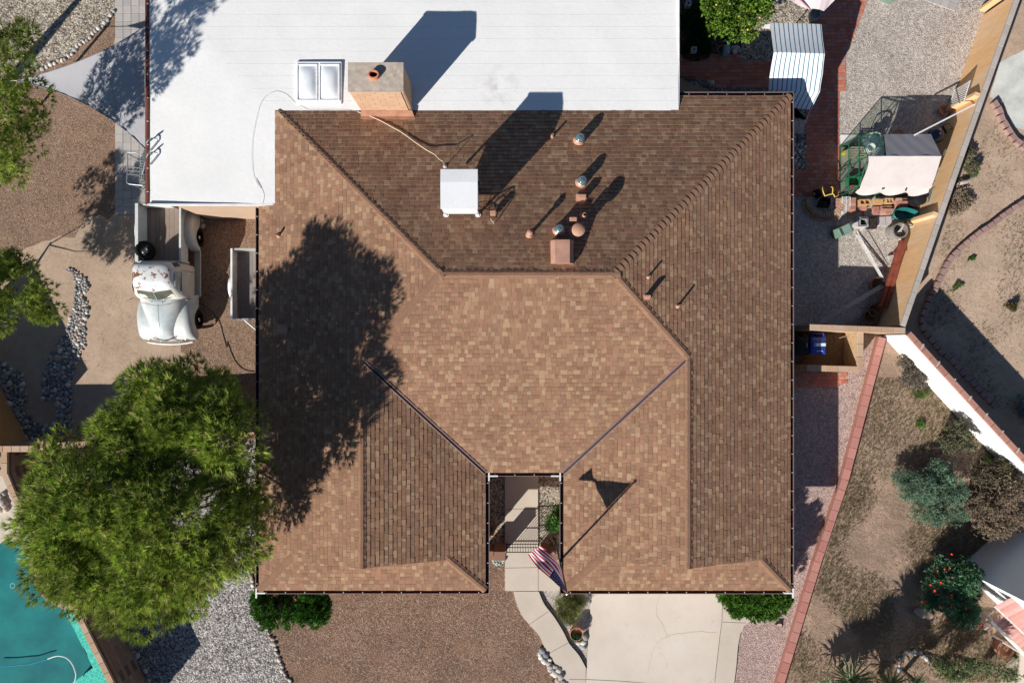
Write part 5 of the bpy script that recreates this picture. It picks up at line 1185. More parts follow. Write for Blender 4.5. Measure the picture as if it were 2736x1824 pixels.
me, rme = wheel(0,0,None,1,.36,rot=rt); sp = add('spare_tyre', me, None, q2(1215,690,1.12)); add('rim', rme, sp, q2(1215,690,1.12)); tag(sp, 'black spare tyre leaning against the left side of the pickup bed', 'tyre')
o = MB().box(q2(1346,584,.80), (.03,.16,.02), -.3).build('paint_stick', plain('stick', (.7,.66,.6), .7)); tag(o, 'small pale stick lying on the pickup bed planks', 'stick')
# ================================================================ TRAILER
UX = -9.52; UY = 2.10
ut = thing('utility_trailer', 'white sided utility trailer with grey plank floor tucked under the left eave', 'trailer', (UX,UY,0))
M['trwood'] = rndmat('weathered plank', [(.25,.22,.205),(.29,.26,.24),(.22,.195,.18),(.27,.23,.205)], .92, .004, 8, .14)
plk = MB().box((0,0,0),(.142,2.5,.03)).mesh('plank', M['trwood'])
for k in range(10): add('plank', plk, ut, (UX-.66+.147*k, UY, .52))
for x_ in (-.77,.77): MB().box((UX+x_,UY,.73),(.05,2.6,.44)).box((UX+x_,UY,.955),(.07,2.62,.03)).build('side_panel', plain('trailer white', (.72,.73,.72), .5), ut)
for y_ in (-1.29,1.29): MB().box((UX,UY+y_,.70),(1.5,.05,.40)).box((UX,UY+y_,.905),(1.52,.07,.025)).build('end_panel', plain('grey white metal', (.45,.45,.44), .5), ut)
for s_ in (-1,1):
    P_ = []
    for i in range(13):
        a = math.pi*i/12; P_.append([(UX+s_*(.80+.21*k/4), UY-.05-.42*math.cos(a), .38+.38*math.sin(a)*math.cos(k/4*.5)) for k in range(5)])
    autosmooth(MB().grid(P_).build('fender', plain('glossy white', (.80,.81,.82), .3), ut), 60)
    me, rme = wheel(0,0,None,s_,.27); e = add('wheel', me, ut, (UX+s_*.9,UY-.05,.27)); add('rim', rme, e, (UX+s_*.9,UY-.05,.27))
me, rme = wheel(0,0,None,1,.29,rot=Matrix.Rotation(math.pi/2,3,'X')); e = add('spare_wheel', me, ut, (UX+.28,UY-1.46,.62)); add('rim', rme, e, (UX+.28,UY-1.46,.62))
MB().tube([(UX+.62,UY-1.3,.45),(UX+.74,UY-2.6,.45)],.035,8).tube([(UX-.5,UY-1.3,.42),(UX+.70,UY-2.3,.45)],.03,8).box((UX+.74,UY-2.45,.5),(.08,.4,.07)).build('tongue', plain('silver tongue', (.5,.52,.53), .4, metal=.5), ut)
MB().box((UX,UY,.46),(1.4,2.4,.06)).build('frame', M['rubber'], ut)
wl = [q2(x,y,.02) for x,y in ((1610,1105),(1700,1140),(1780,1200),(1840,1290),(1870,1400),(1900,1500))]+[q3(x,y,.02) for x,y in ((1905,40),(1940,140),(1990,230),(2060,280),(2130,290))]
o = MB().tube(smooth_line(wl,5),.012,6).build('ground_cable', plain('brown cable', (.10,.07,.055), .7)); tag(o, 'thin dark cable trailing over the red gravel from the pickup to the eave', 'cable')

# ================================================================ GREENHOUSE
gx0, gx1, gy0, gy1, ge, gr = 12.46, 14.98, 5.54, 7.40, 1.5, 2.1; gm = (gy0+gy1)/2
gh = thing('greenhouse', 'small green framed greenhouse partly covered with a white cloth', 'greenhouse', ((gx0+gx1)/2,gm,0))
M['green'] = plain('green frame', (.012,.09,.05), .45, .08)
def bar3(a, c, w_=.035, nm='frame'): return MB().tube([a,c], w_*.62, 4)
segs = []
for x_ in (gx0,gx1):
    segs += [((x_,gy0,0),(x_,gy0,ge)),((x_,gy1,0),(x_,gy1,ge)),((x_,gy0,ge),(x_,gm,gr)),((x_,gy1,ge),(x_,gm,gr)),((x_,gy0,.04),(x_,gy1,.04)),((x_,gm,0),(x_,gm,gr)),((x_,gy0,ge),(x_,gy1,ge)),((x_,gy0,.75),(x_,gy1,.75)),((x_,gm-.45,0),(x_,gm-.45,1.78))]
for k in range(1,4):
    x_ = gx0+(gx1-gx0)*k/4; segs += [((x_,gy0,0),(x_,gy0,ge)),((x_,gy1,0),(x_,gy1,ge)),((x_,gy0,ge),(x_,gm,gr)),((x_,gy1,ge),(x_,gm,gr))]
for y_, z_ in ((gy0,ge),(gy1,ge),(gm,gr),(gy0,.04),(gy1,.04)): segs.append(((gx0,y_,z_),(gx1,y_,z_)))
for a, c in segs:
    MB().tube([a,c], .022, 4).build('frame_bar', M['green'], gh)
t = NT('greenhouse pane'); tr_ = t.n('ShaderNodeBsdfTransparent'); tr_.inputs[0].default_value = (.80,.86,.80,1); gl = t.n('ShaderNodeBsdfGlossy'); gl.inputs['Roughness'].default_value = .12; gl.inputs[0].default_value = (.8,.9,.85,1); mx = t.n('ShaderNodeMixShader'); mx.inputs[0].default_value = .14
t.l(tr_.outputs[0], mx.inputs[1]); t.l(gl.outputs[0], mx.inputs[2]); t.l(mx.outputs[0], t.t.nodes['Material Output'].inputs[0]); M['pane'] = t.m
for x_ in (gx0,):
    for ya, yb in ((gy0,gm-.45),(gm-.45,gm),(gm,gm+.45),(gm+.45,gy1)):
        MB().poly([(x_,ya,.05),(x_,yb,.05),(x_,yb,.75),(x_,ya,.75)]).build('pane', M['pane'], gh); MB().poly([(x_,ya,.77),(x_,yb,.77),(x_,yb,ge),(x_,ya,ge)]).build('pane', M['pane'], gh)
    MB().poly([(x_,gy0,ge+.02),(x_,gy1,ge+.02),(x_,gm,gr)]).build('pane', M['pane'], gh)
for k in range(4):
    xa, xb = gx0+(gx1-gx0)*k/4, gx0+(gx1-gx0)*(k+1)/4
    for y_ in (gy0,gy1):
        MB().poly([(xa,y_,.05),(xb,y_,.05),(xb,y_,ge),(xa,y_,ge)]).build('pane', M['pane'], gh); MB().poly([(xa,y_,ge),(xb,y_,ge),(xb,gm,gr),(xa,gm,gr)]).build('pane', M['pane'], gh)
# cloth over it, clipped on and sagging past the lower eave
M['cloth'] = plain('cream cloth', (.56,.50,.475), .9, .04, 3)
b = MB(); P_ = []
lo = [r4(715,850,1.3),r4(840,800,1.5),r4(1000,815,1.5),r4(1140,812,1.5),r4(1300,825,1.5),r4(1400,830,1.5),r4(1650,828,1.5)]
hi = [(gx0+.02,gm,gr+.05)]*0
NX = 24
for i in range(NX+1):
    u_ = i/NX; xl = gx0+.02+(gx1-gx0+.05)*u_; row_ = []
    xs0 = gx0+.02 if True else 0
    for j in range(13):
        v_ = j/12; cut = .55*math.sin(math.pi*min(1,v_*1.1))*(.45)+.0
        xx = gx0+.10*0+cut*.55*(1-v_)*1.0+(gx1+.04-gx0-cut*.55*(1-v_))*u_
        y_ = gm-(gm-gy0+.04)*v_; z_ = gr+.045-(gr-ge)*v_-.02*math.sin(u_*math.pi*4)*v_*(1-v_)*2-.012*math.sin((u_+v_*.4)*14)
        row_.append((xx,y_,z_))
    x2 = row_[-1][0]; dr = .22+.10*math.sin(u_*17)+.10*(u_ > .75)-(.15 if u_ > .95 else 0)
    row_ += [(x2-.02,gy0-.08,ge-.05),(x2-.03,gy0-.15-.1*abs(math.sin(u_*9)),ge-dr)]
    P_.append(row_)
b.grid(P_); cl_ = b.build('cloth_cover', M['cloth'], gh, smooth=True)
b = MB(); P_ = []
for i in range(17):
    u_ = i/16; P_.append([(gx0+.62-.40*(1-j/8)**2*0+.25*(j/8)*(1-u_)+(gx1+.03-gx0-.62-.25*(j/8)*(1-u_))*u_, gm+(gy1-gm+.02)*j/8, gr+.045-(gr-ge)*j/8+.004*math.sin(u_*23+j)) for j in range(9)])
b.grid(P_); b.build('cloth_cover', M['cloth'], gh, smooth=True)
b = MB().poly([(gx1+.04,gy0,ge),(gx1+.04,gy1,ge),(gx1+.04,gm,gr+.03)]).build('cloth_cover', M['cloth'], gh)
for x, y in ((850,808),(1142,808),(1408,822),(922,565),(995,415),(1575,435)): p = r4(x,y,1.56); MB().box(p,(.09,.04,.03),random.uniform(0,1.5)).build('clip', M['iron'], gh)
o = MB().lathe([(.13,0),(.16,.3),(.14,.3),(.12,.05)],r4(955,350,.75),16).build('white_bucket', plain('bucket white', (.75,.78,.76), .5)); tag(o, 'white bucket standing inside the greenhouse near the ridge', 'bucket')
b = MB(); c_ = r4(760,740,.0); 
cr = thing('green_crate', 'green plastic crate on the floor inside the greenhouse', 'crate', (c_.x,c_.y,0)); M['crate'] = plain('crate green', (.05,.28,.13), .5)
for yy in (-.17,.17): MB().box((c_.x,c_.y+yy,.16),(.44,.02,.3)).build('side', M['crate'], cr)
for xx in (-.22,.22): MB().box((c_.x+xx,c_.y,.16),(.02,.32,.3)).build('side', M['crate'], cr)
MB().box((c_.x,c_.y,.02),(.42,.32,.02)).build('base', M['crate'], cr)
for x, y, col, lab in ((765,780,(.5,.03,.04),'small red pot inside the green crate'),(672,395,(.55,.5,.06),'yellow bottle by the greenhouse end wall'),(860,460,(.12,.4,.15),'light green watering can inside the greenhouse')):
    p = r4(x,y,.1); o = MB().lathe([(.07,0),(.09,.16),(.07,.2),(.001,.2)],(p.x,p.y,.04),12).build('garden_pot', plain('pot '+lab[:12], col, .5)); tag(o, lab, 'pot')
shf = thing('potting_shelf', 'slatted potting shelf along the inside of the greenhouse end', 'shelf', (13.0,7.0,0))
for k in range(5): MB().box((13.0,6.82+k*.09,.72),(.9,.05,.02)).build('slat', plain('shelf wood', (.42,.38,.32), .8), shf)
for x_ in (12.6,13.4): MB().box((x_,7.0,.35),(.03,.4,.7)).build('leg', plain('shelf wood', (.42,.38,.32), .8), shf)
b_pad = sheet('greenhouse_floor', [(gx0,gy0,0),(gx1,gy0,0),(gx1,gy1,0),(gx0,gy1+.15,0)] and [Vector((gx0,gy0,0)),Vector((gx1,gy0,0)),Vector((gx1,gy1+.2,0)),Vector((gx0,gy1+.2,0))], .014, plain('greenhouse floor', (.30,.28,.27), .9))
# small white board left of the greenhouse
o = MB().prism(S2(r4,(640,180),(830,180),(700,262),(640,290)), .0, .04).build('white_board', plain('white board', (.70,.67,.67), .7)); tag(o, 'flat pale board on the gravel at the upper left corner of the greenhouse', 'board')
# ================================================================ THINGS BY THE ORANGE WALL
def single(name, label, cat, b, m, smooth=False, bevel=0):
    o = b.build(name, m); tag(o, label, cat)
    if smooth: autosmooth(o, 45)
    if bevel: mod(o, 'BEVEL', width=bevel, segments=2)
    return o
p = r4(1785,175,.85); kg = thing('kettle_grill', 'dark blue round kettle grill in the shade behind the greenhouse', 'grill', (p.x,p.y,0))
M['enamel'] = plain('navy enamel', (.012,.03,.075), .2, .05, spec=.6)
autosmooth(MB().lathe([(.08,.45),(.22,.52),(.29,.66),(.29,.72)],(p.x,p.y,0),28).build('bowl', M['enamel'], kg))
autosmooth(MB().lathe([(.295,.72),(.285,.80),(.22,.91),(.10,.97),(.001,.98)],(p.x,p.y,0),28).build('lid', M['enamel'], kg))
autosmooth(MB().lathe([(.045,.98),(.045,1.0),(.001,1.0)],(p.x,p.y,0),14).build('lid_vent', M['steel'], kg))
for a in (.4,2.5,4.6): MB().tube([(p.x+.1*math.cos(a),p.y+.1*math.sin(a),.5),(p.x+.27*math.cos(a),p.y+.27*math.sin(a),.0)],.014,6).build('leg', M['steel'], kg)
q = r4(1880,120,.7); single('folding_chair', 'dark folding chair frame beside the kettle grill', 'chair', MB().tube([(q.x-.15,q.y+.15,.75),(q.x+.05,q.y+.2,.8),(q.x+.18,q.y+.02,.8),(q.x+.0,q.y-.12,.75)],.014,6,closed=True).tube([(q.x-.15,q.y+.15,.75),(q.x+.1,q.y-.1,0)],.012,6).tube([(q.x+.18,q.y+.02,.8),(q.x-.1,q.y+.1,0)],.012,6).box((q.x,q.y,.45),(.3,.26,.02),.6), M['iron'])
single('round_table', 'small round terracotta coloured table top behind the greenhouse', 'table', MB().lathe([(.03,0),(.03,.44),(.24,.45),(.24,.49),(.001,.49)],(r4(1322,185,.5).x,r4(1322,185,.5).y,0),22), M['terra'], True)
single('white_hose_reel', 'grey curved chair back behind the greenhouse glass', 'chair', MB().tube(smooth_line([r4(930,185,.8),r4(990,160,.85),r4(1060,148,.85),r4(1105,165,.8),r4(1112,190,.7)],4),.03,8).box((r4(1030,210,.4).x,r4(1030,210,.4).y,.4),(.36,.34,.04)).tube([r4(950,200,.0),r4(930,185,.8)],.015,6).tube([r4(1100,210,.0),r4(1112,190,.7)],.015,6), plain('pale plastic', (.55,.56,.56), .5)).name = 'plastic_chair'
pl_ = thing('white_pole', 'long white painted pole leaning from the greenhouse to the wall rack', 'pole', r4(1490,190)); MB().box(((r4(1490,190,1.5)+r3(1660,1205,1.7))/2), ((r4(1490,190,1.5)-r3(1660,1205,1.7)).length,.05,.035), math.atan2((r3(1660,1205,1.7)-r4(1490,190,1.5)).y,(r3(1660,1205,1.7)-r4(1490,190,1.5)).x)).build('pole', fr_, pl_)
rc = thing('slatted_rack', 'white slatted metal rack leaning against the orange wall', 'rack', r3(1440,1100))
A_, B_, C_, D_ = r3(1320,1250,.15), r3(1385,1055,.15), r3(1565,950,1.5), r3(1490,1195,1.5)
b = MB().tube([A_,B_,C_,D_],.016,6,closed=True).build('frame', fr_, rc)
for k in range(9):
    t_ = (k+.5)/9; a, c = A_.lerp(B_,t_), D_.lerp(C_,t_); MB().box((a+c)/2, ((a-c).length,.020,.02), M=(c-a).to_track_quat('X','Z').to_matrix()).build('slat', fr_, rc)
single('orange_planter', 'round orange clay bowl in the shade beneath the slatted rack', 'bowl', MB().lathe([(.12,0),(.2,.2),(.17,.2),(.1,.04)],(r3(1265,1285,.2).x,r3(1265,1285,.2).y,0),18), M['terra'], True)
# shelf unit and glass behind the greenhouse right end
p = r4(1770,685,.7); sh_ = thing('metal_cart', 'grey wire cart loaded with tools right of the greenhouse', 'cart', (p.x,p.y,0)); gm_ = plain('cart grey', (.22,.22,.21), .5, .1, metal=.3)
for x_ in (-.13,.16):
    for y_ in (-.26,.26): MB().tube([(p.x+x_+y_*.25,p.y+y_,0),(p.x+x_+y_*.25,p.y+y_,.8)],.014,6).build('leg', gm_, sh_)
for z_ in (.25,.72): MB().prism([(p.x-.13-.065,p.y-.26),(p.x+.16-.065,p.y-.26),(p.x+.16+.065,p.y+.26),(p.x-.13+.065,p.y+.26)],z_,z_+.02).build('shelf', gm_, sh_)
for k in range(5): MB().box((p.x-.02+.02*k-.05,p.y-.15+k*.07,.77),(.16,.03,.05),.6+.2*k).build('tool', plain('tool '+str(k%2), ((.5,.5,.5),(.06,.07,.06))[k%2], .4), sh_)
pn = thing('glass_panel', 'greyish glass panel leaning on the orange wall below the cart', 'panel', r4(1640,960)); MB().poly([r4(1600,850,.1),r4(1735,800,.9),r4(1685,965,.9),r4(1560,1000,.1)]).build('sheet', plain('dusty glass', (.30,.24,.19), .15, .1, spec=.6), pn)
MB().tube([r4(1735,800,.92),r4(1685,965,.92),r4(1560,1000,.12)],.012,5).build('rim', plain('aqua edge', (.25,.42,.42), .4), pn)
pn = thing('glass_panel', 'narrow aluminium window frame standing against the wall behind the cart', 'panel', r4(1840,450)); MB().poly([r4(1790,560,.1),r4(1865,350,1.2),r4(1885,350,1.2),r4(1815,575,.1)]).build('sheet', al, pn)
single('black_drum', 'black drum in the shade at the lower right corner of the greenhouse', 'drum', MB().lathe([(.22,0),(.22,.85),(.19,.87),(.001,.87)],(r4(1575,930,.8).x,r4(1575,930,.8).y,0),20), blkp, True)
# wheelbarrow with yellow handles, half moon brick planter, black bin
q = r4(440,960,.0); wbw = thing('hand_truck', 'hand truck with yellow handles standing by a black bin near the brick planter', 'hand truck', q)
yl = plain('yellow steel', (.62,.46,.10), .45); MB().tube(smooth_line([r4(620,880,1.0),r4(575,905,1.05),r4(550,870,1.1),r4(450,895,1.0)],3),.018,6).tube(smooth_line([r4(545,870,1.1),r4(550,800,1.15),r4(530,790,1.1)],3),.018,6).tube(smooth_line([r4(455,890,1.0),r4(435,840,1.05),r4(428,790,1.0)],3),.018,6).build('handle', yl, wbw)
MB().tube([r4(450,895,1.0),r4(380,960,.1)],.016,6).tube([r4(545,870,1.1),r4(400,1000,.1)],.016,6).build('rail', M['iron'], wbw)
me, rme = wheel(0,0,None,-1,.17); e = add('wheel', me, wbw, r4(366,870,.17), (0,0,.3)); MB().lathe([(.001,.0),(.06,.0),(.06,.03),(.001,.03)],r4(362,870,.17)+Vector((-.11,0,0)),12,Matrix.Rotation(math.pi/2,3,'Y')).build('hub', yl, wbw)
bb_ = thing('black_bin', 'open black square bin standing inside the half round brick planter', 'bin', r4(440,960)); b = MB()
A4 = [r4(350,1040,.0),r4(490,1045,.0),r4(470,960,.0),r4(375,960,.0)]; B4 = [r4(420,905,.62)+Vector((-.1,-.22,0)),r4(525,975,.62)+Vector((0,-.1,0)),r4(528,905,.62),r4(420,905,.62)]
b.grid([A4,B4], close_u=True).poly(A4); b.build('body', blkp, bb_); mod(bb_.children[0],'SOLIDIFY',thickness=.015)
pl_ = thing('brick_planter', 'half round planter edged with two rings of brick beside the walk', 'planter', r4(430,1060))
bmh = boxmesh('brick', (.07,.20,.22), M['capbrown']); ctr = r4(430,960)
for k in range(22):
    a = R(175+190*k/21); add('brick', bmh, pl_, (ctr.x+.64*math.cos(a), ctr.y+.55*math.sin(a)-.0, .15), (0,0,a+math.pi/2))
bmo = boxmesh('brick', (.22,.10,.10), M['capbrown'])
for k in range(15):
    a = R(190+160*k/14); add('brick', bmo, pl_, (ctr.x+.76*math.cos(a), ctr.y+.70*math.sin(a), .05), (0,0,a+math.pi/2))
sheet('planter_soil', [Vector((ctr.x+.56*math.cos(R(a)), ctr.y+.48*math.sin(R(a)), 0)) for a in range(160,381,10)], .10, M['palegravel'])
# brick and block piles
M['pilered'] = rndmat('stacked red brick', [(.42,.19,.14),(.36,.16,.12),(.46,.23,.175),(.40,.22,.18),(.48,.29,.23)], .85, .004, 18, .1)
M['pileyel'] = rndmat('ochre block', [(.52,.30,.13),(.56,.34,.16)], .85, .004, 18, .08)
pbk = boxmesh('brick', (.20,.098,.058), M['pilered'], .004)
def pile(label, x0_, x1_, ya, yb, layers, ang=0.0, me=None, sx=.21, sy=.105, sz=.062, name='brick_pile', cat='brick pile', prob=1.0):
    c0, c1 = r4(x0_,yb,.3), r4(x1_,ya,.3); t_ = thing(name, label, cat, ((c0.x+c1.x)/2,(c0.y+c1.y)/2,0)); nx = max(1,round((c1.x-c0.x)/sx)); ny = max(1,round((c1.y-c0.y)/sy))
    for l_ in range(layers):
        for i in range(nx):
            for j in range(ny):
                if l_ == layers-1 and random.random() > prob: continue
                add('brick', me or pbk, t_, (c0.x+(i+.5)*sx+random.uniform(-.006,.006), c0.y+(j+.5)*sy+random.uniform(-.004,.004), sz*(l_+.5)), (0,0,ang+random.uniform(-.03,.03)))
    return t_
pile('fan of leaning bricks left of the wire rack below the greenhouse', 600, 655, 900, 1080, 4, math.pi/2*0, prob=.7)
pile('neat stack of pinkish bricks just right of the wire rack', 755, 830, 905, 1110, 5, prob=.8)
pile('low layer of grooved rose bricks under the ochre blocks', 840, 990, 990, 1055, 3, prob=.9)
pile('dark red brick heap in the middle of the pile row', 1045, 1120, 1020, 1110, 4, prob=.6)
pile('red roof tile stack between the ochre blocks and the teal tub', 1125, 1265, 1000, 1105, 5, prob=.6)
pile('wide stack of red bricks at the right end under the cloth corner', 1290, 1520, 935, 1020, 6, prob=.7)
def cinder(label, x, y, z0, ang, l_=.40, w_=.2, h_=.2):
    p = r4(x,y,z0+h_); t_ = thing('hollow_block', label, 'building block', (p.x,p.y,z0)); M3 = Matrix.Rotation(ang,3,'Z'); b = MB(); th=.03
    def bx_(cx_,cy_,dx,dy): b.box(Vector((p.x,p.y,z0+h_/2))+M3@Vector((cx_,cy_,0)),(dx,dy,h_),ang)
    bx_(0,w_/2-th/2,l_,th); bx_(0,-w_/2+th/2,l_,th)
    for xx in (-l_/2+th/2,0,l_/2-th/2): bx_(xx,0,th,w_-2*th-.002)
    b.build('shell', M['pileyel'], t_); return t_
cinder('ochre hollow block with two dark holes at the left of the pile row', 930, 965, .14, .02); cinder('ochre hollow block with a single hole nearest the cloth corner', 1220, 950, .16, .0, .26, .2)
single('ochre_slab', 'solid ochre stone slab between the two hollow blocks', 'slab', MB().box((r4(1080,965,.3).x,r4(1080,965,.3).y,.28),(.36,.20,.12),.03), M['pileyel'], bevel=.01)
wr = thing('wire_shelf', 'white wire oven rack leaning on the brick stacks', 'rack', r4(705,1010)); A_, B_, C_, D_ = r4(655,1110,.1),r4(660,900,.35),r4(755,905,.40),r4(752,1118,.15)
MB().tube([A_,B_,C_,D_],.010,5,closed=True).tube([A_.lerp(D_,.5),B_.lerp(C_,.5)],.008,5).build('frame', fr_, wr)
for k in range(18): t_ = (k+.5)/18; MB().tube([A_.lerp(B_,t_),D_.lerp(C_,t_)],.005,4).build('wire', fr_, wr)
single('grey_slab', 'smooth grey stone slab in front of the dark brick heap', 'slab', MB().box((r4(985,1110,.1).x,r4(985,1110,.1).y,.06),(.42,.2,.08)), plain('grey slab', (.33,.29,.29), .85), bevel=.01)
pl2 = plain('pale paver', (.42,.39,.39), .85)
single('pale_paver', 'pale square paver directly left of the teal tub', 'paver', MB().box((r4(1120,1190,.06).x,r4(1120,1190,.06).y,.03),(.32,.33,.06),.05), pl2); single('pale_paver', 'pale narrow paver tucked under the rim of the teal tub', 'paver', MB().box((r4(1208,1183,.06).x,r4(1208,1183,.06).y,.035),(.20,.33,.06),.05), pl2)
def opencrate(label, x, y, wx, wy, h_, m, nm='open_crate', inner=True):
    p = r4(x,y,h_); t_ = thing(nm, label, 'crate', (p.x,p.y,0)); th=.02
    for yy in (-wy/2,wy/2): MB().box((p.x,p.y+yy,h_/2),(wx,th,h_)).build('side', m, t_)
    for xx in (-wx/2,wx/2): MB().box((p.x+xx,p.y,h_/2),(th,wy-th,h_)).build('side', m, t_)
    MB().box((p.x,p.y,.04),(wx-.03,wy-.03,.03)).build('base', blkp, t_); return t_
opencrate('black crate with pale rim holding nested trays below the brick stacks', 905, 1200, .38, .34, .32, plain('pale rim', (.5,.5,.5), .5)); opencrate('nested inner tray inside the pale rimmed crate', 915, 1200, .26, .24, .36, plain('tray grey', (.3,.3,.31), .5))
c_ = opencrate('dark brown flat crate with crossed lid left of the pale pavers', 1018, 1210, .32, .40, .22, plain('dark crate', (.03,.025,.022), .6)); p = r4(1018,1210,.24); MB().box((p.x,p.y,.235),(.30,.38,.012)).build('lid', plain('dark crate', (.03,.025,.022), .6), c_)
for a in (.9,-.9): MB().box((p.x,p.y,.248),(.42,.02,.01),a).build('strap', plain('strap brown', (.06,.05,.045), .6), c_)
# teal tub, leaning grill box, jar
p = r4(1405,1105,.45); tb = thing('teal_tub', 'deep teal oval tub with an open hollow standing by the wall', 'tub', (p.x,p.y,0)); M['teal'] = plain('tub teal', (.015,.13,.125), .4, .08, spec=.4)
P_ = []
for k, (r_, z_) in enumerate(((.60,.0),(.80,.25),(1.0,.48),(.96,.50),(.90,.47),(.68,.22),(.5,.10),(.01,.08))):
    P_.append([(p.x+.50*r_*math.cos(a)*(1 if math.cos(a) > 0 else .95)-(.0), p.y+.24*r_*math.sin(a)*(1.0-.25*math.cos(a)), z_) for a in np.linspace(0,2*math.pi,29)[:-1]])
autosmooth(MB().grid(P_, close_u=True).build('shell', M['teal'], tb), 50)
single('pale_tub', 'pale blue curved tub rim poking out below the teal tub', 'tub', MB().tube(smooth_line([r4(1425,1190,.35),r4(1440,1240,.35),r4(1480,1255,.35),r4(1540,1180,.35),r4(1565,1100,.35)],4),.035,8).tube(smooth_line([r4(1440,1200,.2),r4(1480,1225,.2),r4(1530,1150,.2)],4),.03,8), plain('pale aqua', (.38,.48,.47), .5))
p = r4(1335,1300,.6); jr = thing('metal_drum', 'shiny open metal drum holding timber offcuts by the wall', 'drum', (p.x,p.y,0))
autosmooth(MB().lathe([(.24,0),(.25,.02),(.26,.3),(.255,.32),(.26,.34),(.27,.62),(.285,.63),(.285,.65),(.25,.65),(.25,.1)],(p.x,p.y,0),30).build('shell', plain('rusty steel', (.42,.40,.38), .3, .3, 4, metal=.6), jr))
for k in range(5): MB().box((p.x+.02+.02*k,p.y-.1+.06*k,.42+.04*k),(.22,.04,.06),.3*k).build('offcut', plain('offcut', (.50,.45,.40), .8), jr)
p = r4(700,1290,.7); gb = thing('green_grill_box', 'sage green metal grill box with slotted lid tilted on the gravel', 'grill', (p.x,p.y,0)); ang = math.atan2((r4(835,1305,.8)-r4(640,1400,.8)).y,(r4(835,1305,.8)-r4(640,1400,.8)).x)
M['sage'] = plain('sage green metal', (.14,.22,.17), .4, .06, spec=.4); rm = Matrix.Rotation(ang,3,'Z')
o = MB().box((p.x,p.y,.42),(.52,.36,.62),ang).build('body', M['sage'], gb); mod(o,'BEVEL',width=.03,segments=2)
for k in (-1,1): MB().box(Vector((p.x,p.y,.74))+rm@Vector((-.18+.03*k,0,0)),(.022,.26,.02),ang).build('slot', plain('slot dark', (.05,.05,.04), .6), gb)
MB().box(Vector((p.x,p.y,.742))+rm@Vector((.03,0,0)),(.32,.33,.012),ang).build('lid', plain('sage lid', (.20,.28,.235), .35), gb); MB().box(Vector((p.x,p.y,.05))+rm@Vector((0,0,0)),(.46,.3,.08),ang).build('foot', blkp, gb)
# poles and beams
def bundle(label, f, a, c, n, sp, z0, z1, r_=.012, m=None):
    A_, B_ = f(*a,z0), f(*c,z1); d = (B_-A_).normalized(); s_ = Vector((d.y,-d.x,0)).normalized(); t_ = thing('pole_bundle', label, 'poles', A_)
    for k in range(n): o_ = s_*sp*(k-(n-1)/2); MB().tube([A_+o_+d*random.uniform(-.1,.1)+Vector((0,0,random.uniform(0,.02))), B_+o_*.7+d*random.uniform(-.1,.1)],r_,6).build('pole', m or fr_, t_)
bundle('bundle of white tubes running from the green grill box to the clay bowls', r5, (650,80), (905,520), 5, .032, .05, .35, .008); bundle('pair of thin grey wires beside the white tubes on the gravel', r5, (760,70), (930,355), 1, .02, .02, .02, .008, plain('dark wire', (.14,.13,.12), .7))
bundle('bundle of grey white tubes slanting from the clay bowls to the back wall', r5, (890,565), (320,900), 5, .036, .45, .1, .008); bundle('thin fan of tubes lying along the foot of the back wall', r5, (700,815), (370,920), 7, .05, .05, .05, .008)
M['redwood'] = plain('dark red timber', (.20,.055,.035), .6, .25, 5)
bt = thing('timber_beams', 'two long dark red timbers leaning along the orange wall', 'timber', r5(980,440))
for (a, c) in (((1065,150),(870,760)),((1098,150),(915,770))):
    A_, B_ = r5(*a,.55), r5(*c,.55); mid_ = (A_+B_)/2; MB().box(mid_, ((A_-B_).length,.14,.09), math.atan2((B_-A_).y,(B_-A_).x)).build('beam', M['redwood'], bt)
for y_ in (250,720): q = r5(1090-(y_-150)*.3-12,y_,.25); MB().box((q.x,q.y,.25),(.3,.08,.5),.3).build('trestle', M['redwood'], bt)
single('concrete_foot', 'small pale block beside the red timbers', 'block', MB().box((r5(970,295,.1).x,r5(970,295,.1).y,.06),(.2,.1,.12),.2), pl2)
for x, y, rr, lab in ((830,555,.26,'large terracotta bowl beside the middle of the red timbers'),(800,790,.24,'terracotta pot nested at the foot of the red timbers'),(765,850,.27,'terracotta bowl lowest by the back wall')):
    p = r5(x,y,.2); o = MB().lathe([(rr*.5,0),(rr*.85,.16),(rr,.30),(rr*1.06,.31),(rr*1.06,.35),(rr*.92,.35),(rr*.85,.25),(rr*.4,.1),(.001,.1)],(p.x,p.y,0),28).build('clay_bowl', plain('dusty terracotta', (.26,.13,.085), .85, .15, 6)); autosmooth(o, 50); tag(o, lab, 'bowl')
# top edge bits
o = MB().prism(S2(r3,(475,0),(545,30),(610,58),(700,-10),(650,-60),(520,-60)), 0, .55).build('green_box', M['sage']); tag(o, 'green box corner at the top edge on the pale gravel', 'box'); mod(o,'BEVEL',width=.02)
p = r2(1740,180,.3); tp_ = thing('stone_pot', 'grey stone pot with a small plant under the pink sail tip', 'pot', (p.x,p.y,0)); autosmooth(MB().lathe([(.14,0),(.2,.2),(.22,.42),(.17,.42),(.15,.3),(.001,.3)],(p.x,p.y,0),20).build('pot', plain('grey stone', (.30,.30,.28), .85), tp_), 50)
p = r2(645,585,.1); o = MB().tube([(p.x+.14*math.cos(a),p.y+.14*math.sin(a),.08) for a in np.linspace(0,6.28,17)[:-1]],.05,8,closed=True).build('clay_ring', plain('brown clay ring', (.16,.12,.09), .85), smooth=True); tag(o, 'brown clay ring lying by the edge of the shaded planting', 'ring')
p = r2(712,585,.3); o = MB().box((p.x,p.y,.2),(.2,.34,.4)).build('blue_can', plain('pale blue can', (.30,.42,.50), .5)); mod(o,'BEVEL',width=.05,segments=3); tag(o, 'pale blue can standing next to the clay ring', 'can')
